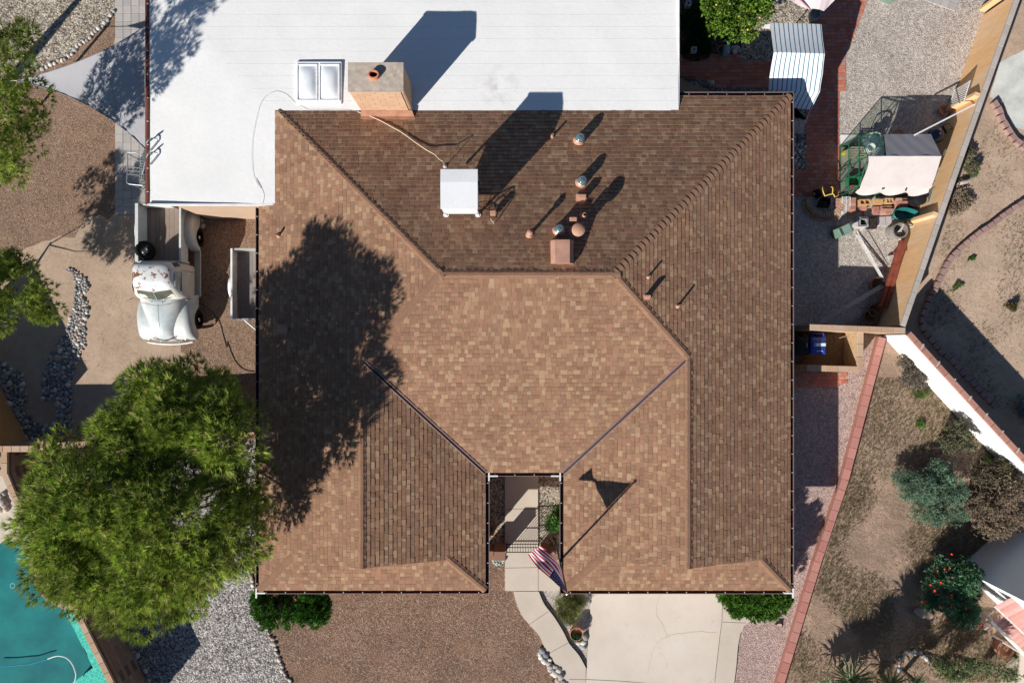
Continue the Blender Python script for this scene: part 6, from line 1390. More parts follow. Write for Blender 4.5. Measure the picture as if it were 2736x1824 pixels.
for x, y, lab in ((327,583,'square pale lantern block in the dark ground cover near the white roof'),(262,40,'square pale lantern block in the dark ground cover near the top edge')):
    p = r2(x,y,.25); ln_ = thing('garden_lantern', lab, 'lantern', (p.x,p.y,0))
    for dx, dy, a_, c_ in ((0,.07,.2,.05),(0,-.07,.2,.05),(.075,0,.05,.09),(-.075,0,.05,.09)): MB().box((p.x+dx,p.y+dy,.14),(a_,c_,.28)).build('side', plain('weathered white', (.5,.5,.5), .8), ln_)
p = f2(1120,1035,.2); tipp = thing('tipped_pot', 'terracotta rimmed pot with a green trailing plant beside the driveway', 'pot', (p.x,p.y,0)); autosmooth(MB().lathe([(.16,0),(.23,.2),(.25,.44),(.225,.44),(.2,.3),(.001,.28)],(p.x,p.y,0),24).build('pot', M['terra'], tipp), 50)
p = f1(330,1160,.2); cp = thing('cactus_pot', 'round pot with green paddles in the shade left of the entry walk', 'pot', (p.x,p.y,0)); autosmooth(MB().lathe([(.17,0),(.23,.3),(.25,.36),(.22,.36),(.18,.28),(.001,.26)],(p.x,p.y,0),24).build('pot', M['terra'], cp), 50)
pdm = plain('paddle green', (.10,.17,.10), .6)
for k in range(6): a = k*1.1; MB().lathe([(.001,-.13),(.07,-.08),(.09,0),(.07,.08),(.001,.13)],(p.x+.1*math.cos(a),p.y+.1*math.sin(a),.45+.05*k),12,Matrix.Rotation(.5*k,3,'Z')@Matrix.Rotation(.5,3,'X'),sx=1,sy=.3).build('paddle', pdm, cp)
p = r7(140,1098,.1); o = MB(); o.poly([(p.x-.17,p.y-.08,.02),(p.x+.16,p.y-.08,.02),(p.x+.10,p.y+.13,.14),(p.x-.05,p.y+.13,.14)]).poly([(p.x-.05,p.y+.13,.14),(p.x+.10,p.y+.13,.14),(p.x+.18,p.y+.02,.01),(p.x+.03,p.y+.28,.01)]); o.box((p.x,p.y,.05),(.24,.16,.10)); o = o.build('pink_rock', M['pinkgravel']); tag(o, 'small pinkish rock half buried in the pink gravel strip', 'rock')
# retaining block edging in the far yard
M['rose'] = rndmat('rose retaining block', [(.33,.215,.19),(.36,.235,.205),(.30,.195,.17)], .9, .005, 14, .1)
bmx = MB(); bmx.prism([(-.14,-.10),(.14,-.10),(.11,.10),(-.11,.10)], -.09, .09); rbm = bmx.mesh('retaining_block', M['rose'])
def blockrow(label, pts, step=.285):
    t_ = thing('block_edging', label, 'edging', (pts[0].x,pts[0].y,0)); P_ = smooth_line(pts,10); d = 0; nxt = 0
    for a, c in zip(P_, P_[1:]):
        L = (c-a).length; u_ = (c-a).normalized() if L else Vector((1,0,0))
        while nxt <= d+L: q = a+u_*(nxt-d); add('retaining_block', rbm, t_, (q.x,q.y,.10+random.uniform(-.01,.01)), (0,0,math.atan2(u_.y,u_.x)+random.uniform(-.08,.08)+math.pi), (1,1,1)); nxt += step
        d += L
blockrow('curving row of rose retaining blocks across the dirt beyond the orange wall', [r5(x,y) for x,y in ((2150,-190),(2000,-90),(1850,25),(1770,75),(1700,130),(1620,195),(1560,250),(1495,320),(1455,385),(1425,455),(1395,515),(1360,585),(1330,650),(1298,720),(1268,790),(1245,860),(1245,940),(1285,1010),(1340,1075),(1385,1130),(1440,1190),(1500,1230),(1550,1290),(1600,1340),(1650,1410),(1700,1450),(1760,1520),(1830,1590),(1900,1660))])
blockrow('short row of rose retaining blocks beside the white concrete pad', [r3(x,y) for x,y in ((1830,1240),(1880,1320),(1905,1410),(1955,1495),(2000,1570),(2060,1650),(2150,1720),(2260,1800))])
# neighbour house lower right
M['shadedwhite'] = M['whitestucco']
nb = thing('neighbour_house', 'white stucco neighbour house with pink tiled awnings at the lower right', 'house', r7(1640,620))
c0 = r7(1640,600); d1 = (r7(1990,250)-r7(1640,560)); d1.z = 0; d1.normalize(); d2 = Vector((.735,-.678,0)); A_ = c0; B_ = c0+d1*9; C_ = B_+d2*9; E_ = c0+d2*9
MB().prism([A_,B_,C_,E_], 0, 4.2).build('wall', M['whitestucco'], nb)
M['pinktile'] = rndmat('pink roof tile', [(.50,.26,.23),(.55,.30,.265),(.46,.235,.205)], .8, .003, 10, .1)
def awning(s0, s1, zt, zb_, dep):
    n_ = Vector((-d2.y,d2.x,0))*-1; n_ = n_ if n_.x < 0 else -n_; nn = max(2,int((s1-s0)/.2))
    sl = (Vector((0,0,zb_-zt))+n_*dep); L = sl.length; me = MB(); P_ = []
    for j in range(3):
        for i in range(7): pass
    P_ = [[Vector((0,0,0))+d2*(.2*(i/6-.5))+sl*j*.5+Vector((0,0,.045*math.sin(math.pi*i/6))) for i in range(7)] for j in range(3)]; me.grid(P_); mm = me.mesh('tile', M['pinktile'])
    for k in range(nn): q = A_+d2*(s0+.2*(k+.5))+Vector((0,0,zt)); add('tile', mm, nb, q)
    MB().box(A_+d2*((s0+s1)/2)+n_*(dep+.01)+Vector((0,0,zb_-.02)), (s1-s0,.05,.08), math.atan2(d2.y,d2.x)).build('awning_edge', plain('awning trim', (.66,.60,.54), .7), nb)
awning(.3, 4.5, 2.5, 2.2, .55)
sheet('concrete_pad', S2(r7,(2050,1400),(2190,1300),(2700,1000),(2700,1800),(2000,1568)), .01, M['concrete'])
ar = thing('tile_awning', 'separate pink tiled awning with white trim at the right edge', 'awning', r7(2060,1130))
P0_, P1_ = r7(1930,1040,1.9), r7(2260,1370,1.9); u_ = (P1_-P0_).normalized(); s_ = Vector((u_.y,-u_.x,0)); s_ = -s_ if s_.y < 0 else s_
for k in range(int((P1_-P0_).length/.2)):
    me_ = MB(); me_.grid([[P0_*0+u_*(.2*(i/6-.5))+s_*(j*.35)+Vector((0,0,.04*math.sin(math.pi*i/6)+.10*j)) for i in range(7)] for j in range(3)])
    if k == 0: tmx = me_.mesh('tile', M['pinktile'])
    add('tile', tmx, ar, P0_+u_*(.2*(k+.5)))
MB().box((P0_+P1_)/2-s_*.05-Vector((0,0,.04)), ((P1_-P0_).length,.10,.1), math.atan2(u_.y,u_.x)).build('trim', plain('trim white', (.74,.70,.64), .7), ar)
for e_ in (P0_,P1_): MB().tube([(e_.x,e_.y,0),(e_.x,e_.y,1.85)],.04,8).build('post', plain('trim white', (.74,.70,.64), .7), ar)
p = r7(2020,1275,.35); tpp = thing('terracotta_urn', 'large terracotta urn with dark soil near the awning', 'pot', (p.x,p.y,0)); autosmooth(MB().lathe([(.16,0),(.29,.25),(.31,.45),(.33,.5),(.24,.5),(.22,.4),(.001,.38)],(p.x,p.y,0),28).build('pot', M['terra'], tpp), 50)
p = r7(1888,1098,.05); o = MB().lathe([(.14,0),(.15,.06),(.10,.07),(.001,.07)],(p.x,p.y,0),20).build('stepping_disc', plain('pinkish disc', (.48,.36,.32), .9)); tag(o, 'round pinkish stepping stone on the lawn near the urn', 'stepping stone')
# ================================================================ PLANTS
def leafmat(name, trans=.3, rough=.6):
    t = NT(name); a = t.n('ShaderNodeAttribute', attribute_name='Col'); t.out((.1,.1,.1), rough, .25); t.l(a.outputs['Color'], t.b.inputs['Base Color'])
    tr_ = t.n('ShaderNodeBsdfTranslucent'); t.l(a.outputs['Color'], tr_.inputs[0]); mx_ = t.n('ShaderNodeMixShader'); mx_.inputs[0].default_value = trans
    t.l(t.b.outputs[0], mx_.inputs[1]); t.l(tr_.outputs[0], mx_.inputs[2]); t.l(mx_.outputs[0], t.t.nodes['Material Output'].inputs[0]); return t.m
LEAF = leafmat('foliage'); BARK = plain('bark', (.16,.12,.09), .95, .2, 8, .01, 30)
def npmesh(name, V, F, C, m, org):
    """V (n,3), F (f,k), C (f,3)"""
    me = bpy.data.meshes.new(name); n, k = F.shape; V = V-np.array(org)
    me.vertices.add(len(V)); me.vertices.foreach_set('co', V.astype(np.float32).ravel())
    me.loops.add(n*k); me.loops.foreach_set('vertex_index', F.astype(np.int32).ravel())
    me.polygons.add(n); me.polygons.foreach_set('loop_start', np.arange(0, n*k, k, dtype=np.int32)); me.polygons.foreach_set('loop_total', np.full(n, k, dtype=np.int32))
    me.update(calc_edges=True); at = me.color_attributes.new('Col', 'FLOAT_COLOR', 'CORNER')
    cc = np.ones((n,k,4), np.float32); cc[:,:,:3] = C[:,None,:]; at.data.foreach_set('color', cc.ravel()); me.materials.append(m); return me
def unit(a): return a/(np.linalg.norm(a, axis=1, keepdims=True)+1e-9)
def blades(B, Dr, K_, ln, wd, spread, pal, rng, shape='tri', colvar=.2, tone=None):
    """tufts at B pointing along Dr, K_ blades each; returns V, F, C"""
    n = len(B); T = np.repeat(np.arange(n), K_); D_ = unit(np.repeat(Dr, K_, 0)+rng.normal(0, spread, (n*K_,3))); L = ln*rng.uniform(.6,1.25,(n*K_,1)); Bs = B[T]
    side = unit(np.cross(D_, rng.normal(0,1,(n*K_,3))))*wd*.5*rng.uniform(.7,1.3,(n*K_,1))
    pal = np.array(pal); ci = rng.integers(0,len(pal),n); C = pal[ci][T]*rng.uniform(1-colvar,1+colvar,(n*K_,1))
    if tone is not None: C = C*tone[T][:,None]
    if shape == 'tri':
        V = np.stack([Bs-side, Bs+side, Bs+D_*L],1).reshape(-1,3); F = np.arange(n*K_*3).reshape(-1,3)
    else:
        V = np.stack([Bs, Bs+D_*L*.5+side, Bs+D_*L, Bs+D_*L*.5-side],1).reshape(-1,3); F = np.arange(n*K_*4).reshape(-1,4)
    return V, F, C
def sph(rng, n, zmin=-1.0):
    v = unit(rng.normal(0,1,(n*3+24,3))); v = v[v[:,2] > zmin]; return v[:n]
def crown(lobes, sub_n, sub_r, tufts, seed, zmin=-.35, inner=.25, flat=.75):
    """lobes: (cx,cy,cz, rx,ry,rz, weight). Sub-clumps on the lobe shells, tufts on each sub-clump"""
    rng = np.random.default_rng(seed); B = []; Dr = []; subs = []; TN = []
    wsum = sum(l[6] for l in lobes)
    for l in lobes:
        c = np.array(l[:3]); r_ = np.array(l[3:6]); k = int(sub_n*l[6]/wsum); d = sph(rng, k, zmin); k = len(d)
        rad = np.where(rng.random(k) < inner, rng.uniform(.35,.8,k), rng.uniform(.80,1.0,k)); sc_ = c+d*r_*rad[:,None]; sr = sub_r*rng.uniform(.6,1.35,k)
        for i in range(k):
            m_ = max(6, int(tufts*rng.uniform(.7,1.3)*(sr[i]/sub_r)**1.5)); v = sph(rng, m_, -.6); v[:,2] *= flat; q = sc_[i]+v*sr[i]*rng.uniform(.65,1.05,(len(v),1))
            TN.append(np.full(len(v), rng.uniform(.62,1.28))); B.append(q); Dr.append(unit(v*1.0+d[i]*.7+np.array([0,0,.35]))); subs.append((tuple(sc_[i]), sr[i]))
    crown.tone = np.concatenate(TN); return np.concatenate(B), np.concatenate(Dr), rng, subs
def branches(base, top, subs, parent, rng, r0=.12, frac=.3, name='trunk', limb='limb'):
    base, top = Vector(base), Vector(top); mid_ = base.lerp(top,.5)+Vector((rng.uniform(-.15,.15),rng.uniform(-.15,.15),0))
    tr_ = MB().tube([base, mid_, top],[r0*1.15,r0*.85,r0*.35],10).build(name, BARK, parent, smooth=True)
    k = int(len(subs)*frac); b = MB()
    for i in rng.choice(len(subs), min(k,60), replace=False):
        c = Vector(subs[i][0]); h = min(.95, max(.25, (c.z-base.z)/(max(.1,top.z-base.z))*.75)); s_ = base.lerp(top,h); m_ = s_.lerp(c,.5)+Vector((rng.uniform(-.1,.1),rng.uniform(-.1,.1),-.08))
        b.tube([s_, m_, c],[r0*.32,r0*.18,r0*.06],5)
    if b.v: b.build(limb, BARK, parent, smooth=True)
def tree(name, label, cat, lobes, base, sub_n, sub_r, tufts, K_, ln, wd, spread, pal, seed, shape='tri', zmin=-.35, r0=.12, group=None, inner=.25, trunk=True, frac=.3):
    t_ = thing(name, label, cat, (base[0],base[1],0), group=group); B, Dr, rng, subs = crown(lobes, sub_n, sub_r, tufts, seed, zmin, inner)
    ok = B[:,2] > .03; B, Dr = B[ok], Dr[ok]; V, F, C = blades(B, Dr, K_, ln, wd, spread, pal, rng, shape, tone=crown.tone[ok])
    V[:,2] = np.maximum(V[:,2], .015)
    add('crown' if trunk else 'foliage', npmesh('crown', V, F, C, LEAF, (base[0],base[1],0)), t_, (base[0],base[1],0))
    if trunk:
        zt = max(l[2] for l in lobes)*(.5 if r0 < .1 else 1); branches((base[0],base[1],0),(base[0]+.1,base[1]+.1,zt),subs,t_,rng,r0,frac)
    return t_, subs, rng
PINE = [(.21,.30,.035),(.29,.40,.05),(.38,.50,.07),(.14,.21,.03),(.44,.53,.10),(.10,.16,.03),(.34,.40,.07),(.40,.40,.12)]
def Ld(f, x, y, z, rx, ry, rz, w_): p = f(x,y,z); return (p.x,p.y,z,rx,ry,rz,w_)
pine_l = [Ld(D,290,1200,6.2,2.5,2.4,2.3,5),Ld(D,200,1240,5.4,1.65,1.7,1.6,2.2),Ld(D,430,1200,6.3,1.9,2.1,2.0,3.4),Ld(D,320,1330,5.6,1.8,1.45,1.5,2.2),Ld(D,440,1300,4.6,1.6,1.4,1.3,1.6),Ld(D,440,960,6.5,1.15,1.1,1.1,1.7),Ld(D,345,885,6.7,.35,.45,.4,.35),Ld(D,395,885,6.7,.3,.45,.4,.3),Ld(D,385,935,5.3,1.1,.9,.9,1.1),Ld(D,330,1000,6.5,1.2,1.1,1.1,1.3),Ld(D,470,880,5.7,.7,.5,.6,.5),Ld(D,520,1000,6.9,.75,1.1,.9,1),Ld(D,560,1110,5.4,.85,1.1,1.0,1),Ld(D,160,1090,5.2,1.2,1.1,1.0,1.1),Ld(D,545,1220,4.2,.8,1.0,.9,.9)]
pb = D(360,1180,0)
tree('pine_tree', 'big bushy bright green pine tree covering the lower left', 'pine tree', pine_l, (pb.x+1.2,pb.y+.6), 560, .42, 42, 14, .22, .020, .40, PINE, 21, r0=.26, frac=.14)
lt = [Ld(D,20,300,5.0,1.15,1.2,1.0,2),Ld(D,-60,240,5.8,1.9,2.1,1.5,3),Ld(D,-5,385,4.5,.75,.6,.6,1),Ld(D,55,285,4.2,.6,.55,.4,.8),Ld(D,20,100,4.2,.95,.5,.5,1),Ld(D,-190,150,6.2,1.9,2.0,1.4,2)]
p = D(-60,260,0); tree('pine_tree', 'dark green pine reaching in at the upper left edge beside the shade sail', 'pine tree', lt, (-20.9,7.75), 140, .36, 30, 12, .20, .022, .45, PINE, 5, r0=.2, frac=.0)
lt = [Ld(D,40,660,2.1,1.0,.9,.6,3),Ld(D,105,690,2.0,.55,.6,.45,1.5),Ld(D,-60,640,2.8,1.2,1.2,.9,2),Ld(D,20,615,2.2,.6,.4,.4,1),Ld(D,0,725,2.2,.6,.4,.4,1)]
p = D(20,670,0); tree('pine_tree', 'low open pine with visible grey twigs at the left edge above the creek', 'pine tree', lt, (p.x,p.y), 130, .26, 26, 11, .18, .02, .45, PINE, 9, r0=.07, frac=.02)
CIT = [(.10,.20,.015),(.14,.27,.025),(.20,.33,.04),(.07,.15,.015),(.26,.36,.06),(.05,.11,.015)]
p = r2(840,130,0); ct, subs, rng = tree('citrus_tree', 'round citrus tree with bright yellow green leaves at the top edge', 'citrus tree', [Ld(r2,830,90,2.0,1.05,1.05,.9,3),Ld(r2,800,-80,2.2,1.2,.9,1.0,2)], (p.x,p.y+.3), 120, .28, 44, 5, .11, .05, .6, CIT, 31, shape='leaf', r0=.07)
bm = bmesh.new(); bmesh.ops.create_icosphere(bm, subdivisions=2, radius=1); fm = bpy.data.meshes.new('fruit'); bm.to_mesh(fm); bm.free(); fm.materials.append(plain('citrus yellow', (.55,.42,.05), .5)); fm.polygons.foreach_set('use_smooth',[True]*len(fm.polygons))
for i in rng.choice(len(subs), 34): c_, r_ = subs[i]; add('fruit', fm, ct, (c_[0]+rng.uniform(-.2,.2), c_[1]+rng.uniform(-.2,.2), c_[2]+r_*.8), None, .038)
JUN = [(.035,.12,.012),(.05,.16,.015),(.07,.21,.02),(.025,.085,.012),(.09,.24,.03)]
def Bx(p0, p1, z): return ((p0.x+p1.x)/2,(p0.y+p1.y)/2)
c_ = f3(390,900,0); hx = []
for x, y in ((190,760),(300,900),(420,900),(540,900),(620,900),(180,900),(190,1000),(300,1010),(420,1010),(540,990),(640,980),(640,880),(640,800),(540,800),(150,850),(170,1020),(160,940)): hx.append(Ld(f3,x,y,.95,.25,.25,.68,1))
t_, subs, rng = tree('juniper_hedge', 'square clipped deep green hedge at the lower left corner of the house', 'hedge', hx, (c_.x,c_.y), 220, .16, 44, 8, .11, .028, .5, JUN, 41, zmin=-.8, inner=.3, trunk=False)
b = MB(); c_ = f3(350,810,0)
for k in range(70): a = rng.uniform(math.pi*1.02,math.pi*1.98); L = rng.uniform(.4,.85); s_ = Vector((c_.x+rng.uniform(-.35,.35),c_.y+.12,.9)); b.tube([s_, s_+Vector((math.cos(a)*L*.5,math.sin(a)*L*.35,.45)), s_+Vector((math.cos(a)*L,math.sin(a)*L*.62,.62))],.010,4)
tag(b.build('bare_stems', plain('bare stem', (.13,.10,.085), .9), t_), kind='stuff')
hx = [Ld(f4,x,y,z,.34,.34,.6,1) for x,y,z in ((1680,720,1.2),(1760,790,1.0),(1880,820,.95),(1990,820,.95),(2090,780,1.0),(2150,700,1.2),(2000,700,1.5),(1880,700,1.5),(1780,690,1.5),(1700,640,1.3),(2100,640,1.5),(1950,620,1.7))]
c_ = f4(1920,740,0); tree('juniper_shrub', 'rounded deep green juniper shrub at the lower right corner of the house', 'shrub', hx, (c_.x,c_.y), 200, .18, 46, 8, .12, .032, .5, [(.05,.15,.012),(.08,.20,.02),(.11,.27,.03),(.03,.09,.012),(.16,.26,.05)], 43, zmin=-.8, inner=.3, trunk=False)
OLV = [(.20,.23,.06),(.15,.18,.05),(.27,.28,.10),(.11,.12,.04),(.30,.27,.12)]
c_ = f2(1040,770,0); tree('feathery_shrub', 'feathery olive green shrub between the walk and the driveway', 'shrub', [Ld(f2,1045,760,.5,.42,.42,.4,2),Ld(f2,1080,700,.6,.3,.25,.35,1),Ld(f2,1050,860,.35,.3,.2,.25,1)], (c_.x,c_.y), 60, .17, 40, 6, .17, .010, .5, OLV, 45, trunk=False, inner=.5)
GRN = [(.10,.24,.05),(.16,.33,.08),(.07,.17,.04),(.22,.38,.12)]
c_ = f1(1290,1080,0); tree('leafy_bush', 'bright green leafy bush right of the entry walk under the eave', 'bush', [Ld(f1,1290,1080,.55,.28,.32,.3,2),Ld(f1,1330,960,.5,.2,.25,.2,1)], (c_.x,c_.y), 26, .12, 26, 5, .12, .05, .6, GRN, 47, shape='leaf', trunk=False)
p = f2(1120,1085,.3); B = np.array([[p.x+random.uniform(-.2,.2),p.y+random.uniform(-.16,.14),random.uniform(.2,.42)] for _ in range(420)])
rng = np.random.default_rng(3); V, F, C = blades(B, np.tile([[0,-.2,1.]],(420,1)), 6, .09, .012, .8, [(.07,.16,.06),(.05,.12,.05),(.10,.2,.08)], rng); add('trailing_plant', npmesh('trailing_plant', V, F, C, LEAF, tuple(ORG[tipp.name])), tipp, ORG[tipp.name])
SAGE = [(.18,.30,.20),(.23,.36,.25),(.14,.24,.16),(.28,.40,.29),(.21,.29,.17)]
c_ = r6(1400,1000,0); tree('sage_shrub', 'grey green feathery shrub in the middle of the dry lawn', 'shrub', [Ld(r6,1330,950,.6,.72,.6,.42,3),Ld(r6,1560,960,.6,.6,.55,.45,2),Ld(r6,1400,1150,.5,.65,.5,.38,2),Ld(r6,1480,780,.5,.45,.3,.3,1),Ld(r6,1180,850,.4,.3,.28,.25,.7),Ld(r6,1610,1150,.45,.45,.35,.3,.8)], (c_.x,c_.y), 190, .18, 46, 6, .085, .016, .8, SAGE, 51, inner=.4, r0=.04, frac=.2)
RED = [(.09,.22,.12),(.13,.29,.17),(.07,.17,.09),(.17,.32,.17),(.10,.21,.08)]
c_ = r7(1620,780,0); rs_, subs, rng = tree('flowering_shrub', 'dark green shrub dotted with orange red flowers beside the neighbour house', 'shrub', [Ld(r7,1560,820,1.0,.75,.75,.6,3),Ld(r7,1700,720,1.1,.7,.6,.6,2),Ld(r7,1660,960,.9,.6,.5,.5,2),Ld(r7,1530,620,.9,.4,.4,.4,1),Ld(r7,1400,850,.7,.3,.25,.25,.6),Ld(r7,1720,600,1.1,.3,.3,.3,.5)], (c_.x,c_.y), 130, .22, 42, 6, .09, .028, .7, RED, 53, inner=.4, shape='leaf', r0=.05)
flm = plain('flower orange red', (.72,.055,.025), .6)
for x, y in ((1492,728),(1440,793),(1585,830),(1582,490),(1350,893),(1330,893),(1370,888),(1440,1082),(1505,1047),(1550,1053),(1655,1042),(1585,928),(1490,920),(1785,760),(1568,605),(1525,615),(1467,632),(1707,943),(1800,1115),(1835,1082),(1408,748),(1588,686)):
    q = r7(x,y,1.55 if 1400 < x < 1790 and y < 1000 else 1.2); b = MB(); rr = random.uniform(.035,.075)
    for k in range(11): a = random.uniform(0,6.28); d_ = Vector((math.cos(a),math.sin(a),random.uniform(.2,1))).normalized()*random.uniform(.5,1.2); s_ = Vector((-math.sin(a),math.cos(a),0))*.018; b.poly([q, q+d_*rr*.6+s_, q+d_*rr, q+d_*rr*.6-s_])
    b.build('flower', flm, rs_)
DRY = [(.26,.19,.13),(.34,.25,.18),(.20,.145,.10),(.42,.32,.24),(.16,.13,.08),(.27,.22,.12)]
def twiggy(name, label, lobes, base, n, seed, pal=DRY, L=.5, leaves=5):
    rng = np.random.default_rng(seed); t_ = thing(name, label, 'shrub', (base.x,base.y,0)); b = MB(); ends = []
    for k in range(n):
        l = lobes[rng.integers(len(lobes))]; d = sph(rng,1,.0)[0]; e = Vector((l[0]+d[0]*l[3]*rng.uniform(.4,1.1), l[1]+d[1]*l[4]*rng.uniform(.4,1.1), max(.06,l[2]+d[2]*l[5])))
        s_ = Vector((l[0]+rng.uniform(-.2,.2)*l[3], l[1]+rng.uniform(-.2,.2)*l[4], .1)); m_ = s_.lerp(e,.55)+Vector((rng.uniform(-.12,.12),rng.uniform(-.12,.12),.1))
        e2 = e+Vector((rng.uniform(-.15,.15),rng.uniform(-.15,.15),-.04)); b.tube([s_,m_,e,e2],[.010,.007,.005,.003],3,caps=False); ends += [m_.lerp(e,rng.random()) for _ in range(3)]+[e,e2]
    b.build('twigs', plain('dry twig', (.34,.27,.21), .9), t_); E = np.array([tuple(e) for e in ends])
    V, F, C = blades(E, np.tile([[0,0,1.]],(len(E),1)), leaves, .06, .028, 1.4, pal, rng, 'leaf'); add('foliage', npmesh('foliage', V, F, C, LEAF, tuple(ORG[t_.name])), t_, ORG[t_.name]); return t_
def LL(f, *a): return [Ld(f,*q) for q in a]
twiggy('dry_shrub', 'tangled brown dry shrub leaning over the white neighbour roof', LL(r6,(1900,1200,.9,1.0,.8,.6,1),(2020,1000,.9,.9,.8,.6,1),(1800,1100,.7,.6,.6,.5,1),(2130,1180,1.0,.6,.6,.5,1),(1950,1300,.9,.5,.35,.4,1)), r6(1930,1100), 620, 61)
twiggy('dry_shrub', 'thin dark leaning bush with shadow against the middle of the white wall', LL(r6,(1640,480,.7,.5,.5,.5,1),(1560,560,.6,.45,.4,.4,1),(1700,560,.7,.4,.4,.4,1)), r6(1620,520), 260, 62, [(.10,.14,.06),(.14,.16,.08),(.08,.09,.05)])
twiggy('dry_shrub', 'grey leafless bush at the top of the white wall', LL(r6,(1220,30,.4,.42,.4,.3,1),(1300,60,.4,.35,.3,.3,1),(1200,-90,.3,.4,.4,.25,1)), r6(1240,20), 260, 63, [(.18,.16,.13),(.13,.12,.09)], leaves=3)
twiggy('dry_shrub', 'greenish brown tangle of twigs by the white wall above the sage shrub', LL(r6,(1850,850,.6,.7,.6,.4,1),(2050,900,.7,.6,.5,.5,1),(1980,780,.6,.5,.4,.4,1)), r6(1900,850), 380, 64, [(.10,.09,.055),(.16,.13,.08),(.12,.14,.06)])
twiggy('ocotillo', 'spidery long stemmed plant with small green leaves at the bottom right', LL(r7,(1500,1400,.9,.5,.3,.4,1),(1750,1410,.9,.9,.3,.4,1),(2000,1480,.9,.8,.3,.4,1),(1600,1500,.8,.7,.2,.3,1)), r7(1480,1440), 230, 65, [(.12,.20,.07),(.17,.26,.10),(.08,.12,.05)], leaves=9)
twiggy('dry_shrub', 'flattened dry twiggy brush on the dirt just beyond the orange wall cap', LL(r4,(1990,860,.1,.5,.5,.15,1),(2080,980,.1,.4,.4,.15,1),(1950,1050,.1,.35,.3,.12,1)), r4(2020,900), 150, 66, leaves=4)
twiggy('dry_shrub', 'dark twiggy brush beyond the wall level with the greenhouse ridge', LL(r4,(2130,420,.1,.35,.4,.2,1),(2180,560,.15,.3,.35,.2,1)), r4(2150,480), 110, 67, [(.12,.15,.07),(.2,.17,.11)], leaves=5)
lg = MB().tube(smooth_line([r4(1990,770,.12),r4(2070,735,.16),r4(2140,715,.14),r4(2200,660,.1)],3),[.05,.07,.08,.09,.09,.085,.08,.07,.06,.04],8).build('fallen_log', plain('grey log', (.42,.36,.30), .9, .2, 8, .01, 20), smooth=True); tag(lg, 'pale grey fallen log on the dirt beyond the orange wall', 'log')
def tuftbush(name, label, f, x, y, rx, ry, h_, n, pal, seed, ln=.14, wd=.012, K_=6):
    rng = np.random.default_rng(seed); c = f(x,y,0); t_ = thing(name, label, 'plant', c); a = rng.uniform(0,6.28,n); r_ = np.sqrt(rng.random(n)); r_ = r_*(.6+.28*np.sin(2*a+seed)+.22*np.sin(3*a+seed*1.7)+.15*np.sin(5*a)); B = np.stack([c.x+rx*r_*np.cos(a), c.y+ry*r_*np.sin(a), h_*(1-r_**2)*rng.uniform(.1,1,n)+.02],1)
    Dr = unit(np.stack([np.cos(a)*r_, np.sin(a)*r_, np.full(n,.8)],1)); V, F, C = blades(B, Dr, K_, ln, wd, .5, pal, rng, 'leaf' if wd > .02 else 'tri'); V[:,2] = np.maximum(V[:,2],.012)
    add('foliage', npmesh('foliage', V, F, C, LEAF, tuple(c)), t_, c); return t_
LG = [(.20,.27,.08),(.26,.33,.11),(.15,.2,.06)]
tuftbush('grass_clump', 'soft light green grass clump beside the white wall', r6, 1310,165,.32,.2,.25, 420, LG, 71)
tuftbush('small_plant', 'small bright green plant on the lawn by the dark bush', r6, 1318,415,.2,.2,.12, 160, [(.14,.27,.06),(.2,.33,.08)], 72, .07,.03)
tuftbush('small_plant', 'small bright green leafy plant in the brown tangle', r6, 1850,715,.17,.15,.3, 120, [(.16,.30,.07),(.22,.36,.1)], 73, .07,.03)
tuftbush('ground_cover', 'dark green ground cover in the shade right of the white roof', r2, 370,350,1.2,1.25,.12, 3200, [(.04,.11,.03),(.06,.15,.04),(.03,.08,.02)], 74, .07,.03, 5)
tuftbush('weed_clump', 'green weeds growing on the dirt beyond the retaining blocks', r5, 1570,565,.3,.2,.08, 220, [(.14,.22,.08),(.2,.28,.1)], 75, .07,.02)
tuftbush('weed_clump', 'small pair of green weeds beyond the upper part of the block row', r5, 1710,315,.16,.1,.06, 90, [(.12,.24,.07)], 76, .06,.03)
tuftbush('weed_clump', 'dark dry shrub stub beside a pale log at the right edge', r5, 2060,760,.18,.25,.3, 260, [(.13,.11,.04),(.2,.15,.06),(.09,.08,.03)], 77, .1,.02)
tuftbush('weed_clump', 'green weeds on the dirt slope right of the greenhouse', r4, 2170,620,.25,.25,.15, 240, [(.10,.22,.05),(.15,.28,.08)], 78, .09,.025)
tuftbush('weed_clump', 'greyish low weeds and debris beyond the orange wall cap', r4, 2050,880,.55,.6,.10, 420, [(.16,.15,.10),(.22,.19,.13),(.12,.14,.08)], 79, .1,.015)
tuftbush('cholla_plant', 'pale blue green spiky plant in the shade beyond the white wall', r6, 2160,290,.35,.45,.45, 260, [(.30,.42,.40),(.2,.3,.28)], 80, .2,.02)
tuftbush('potted_plant', 'small dark plant in the stone pot under the pink sail', r2, 1745,175,.12,.12,.45, 60, [(.08,.14,.05)], 81, .09,.03)
tuftbush('spiky_plant', 'dark spiky plant growing in the terracotta urn', r7, 2045,1290,.16,.12,.5, 90, [(.06,.10,.04),(.1,.13,.06)], 82, .18,.02)
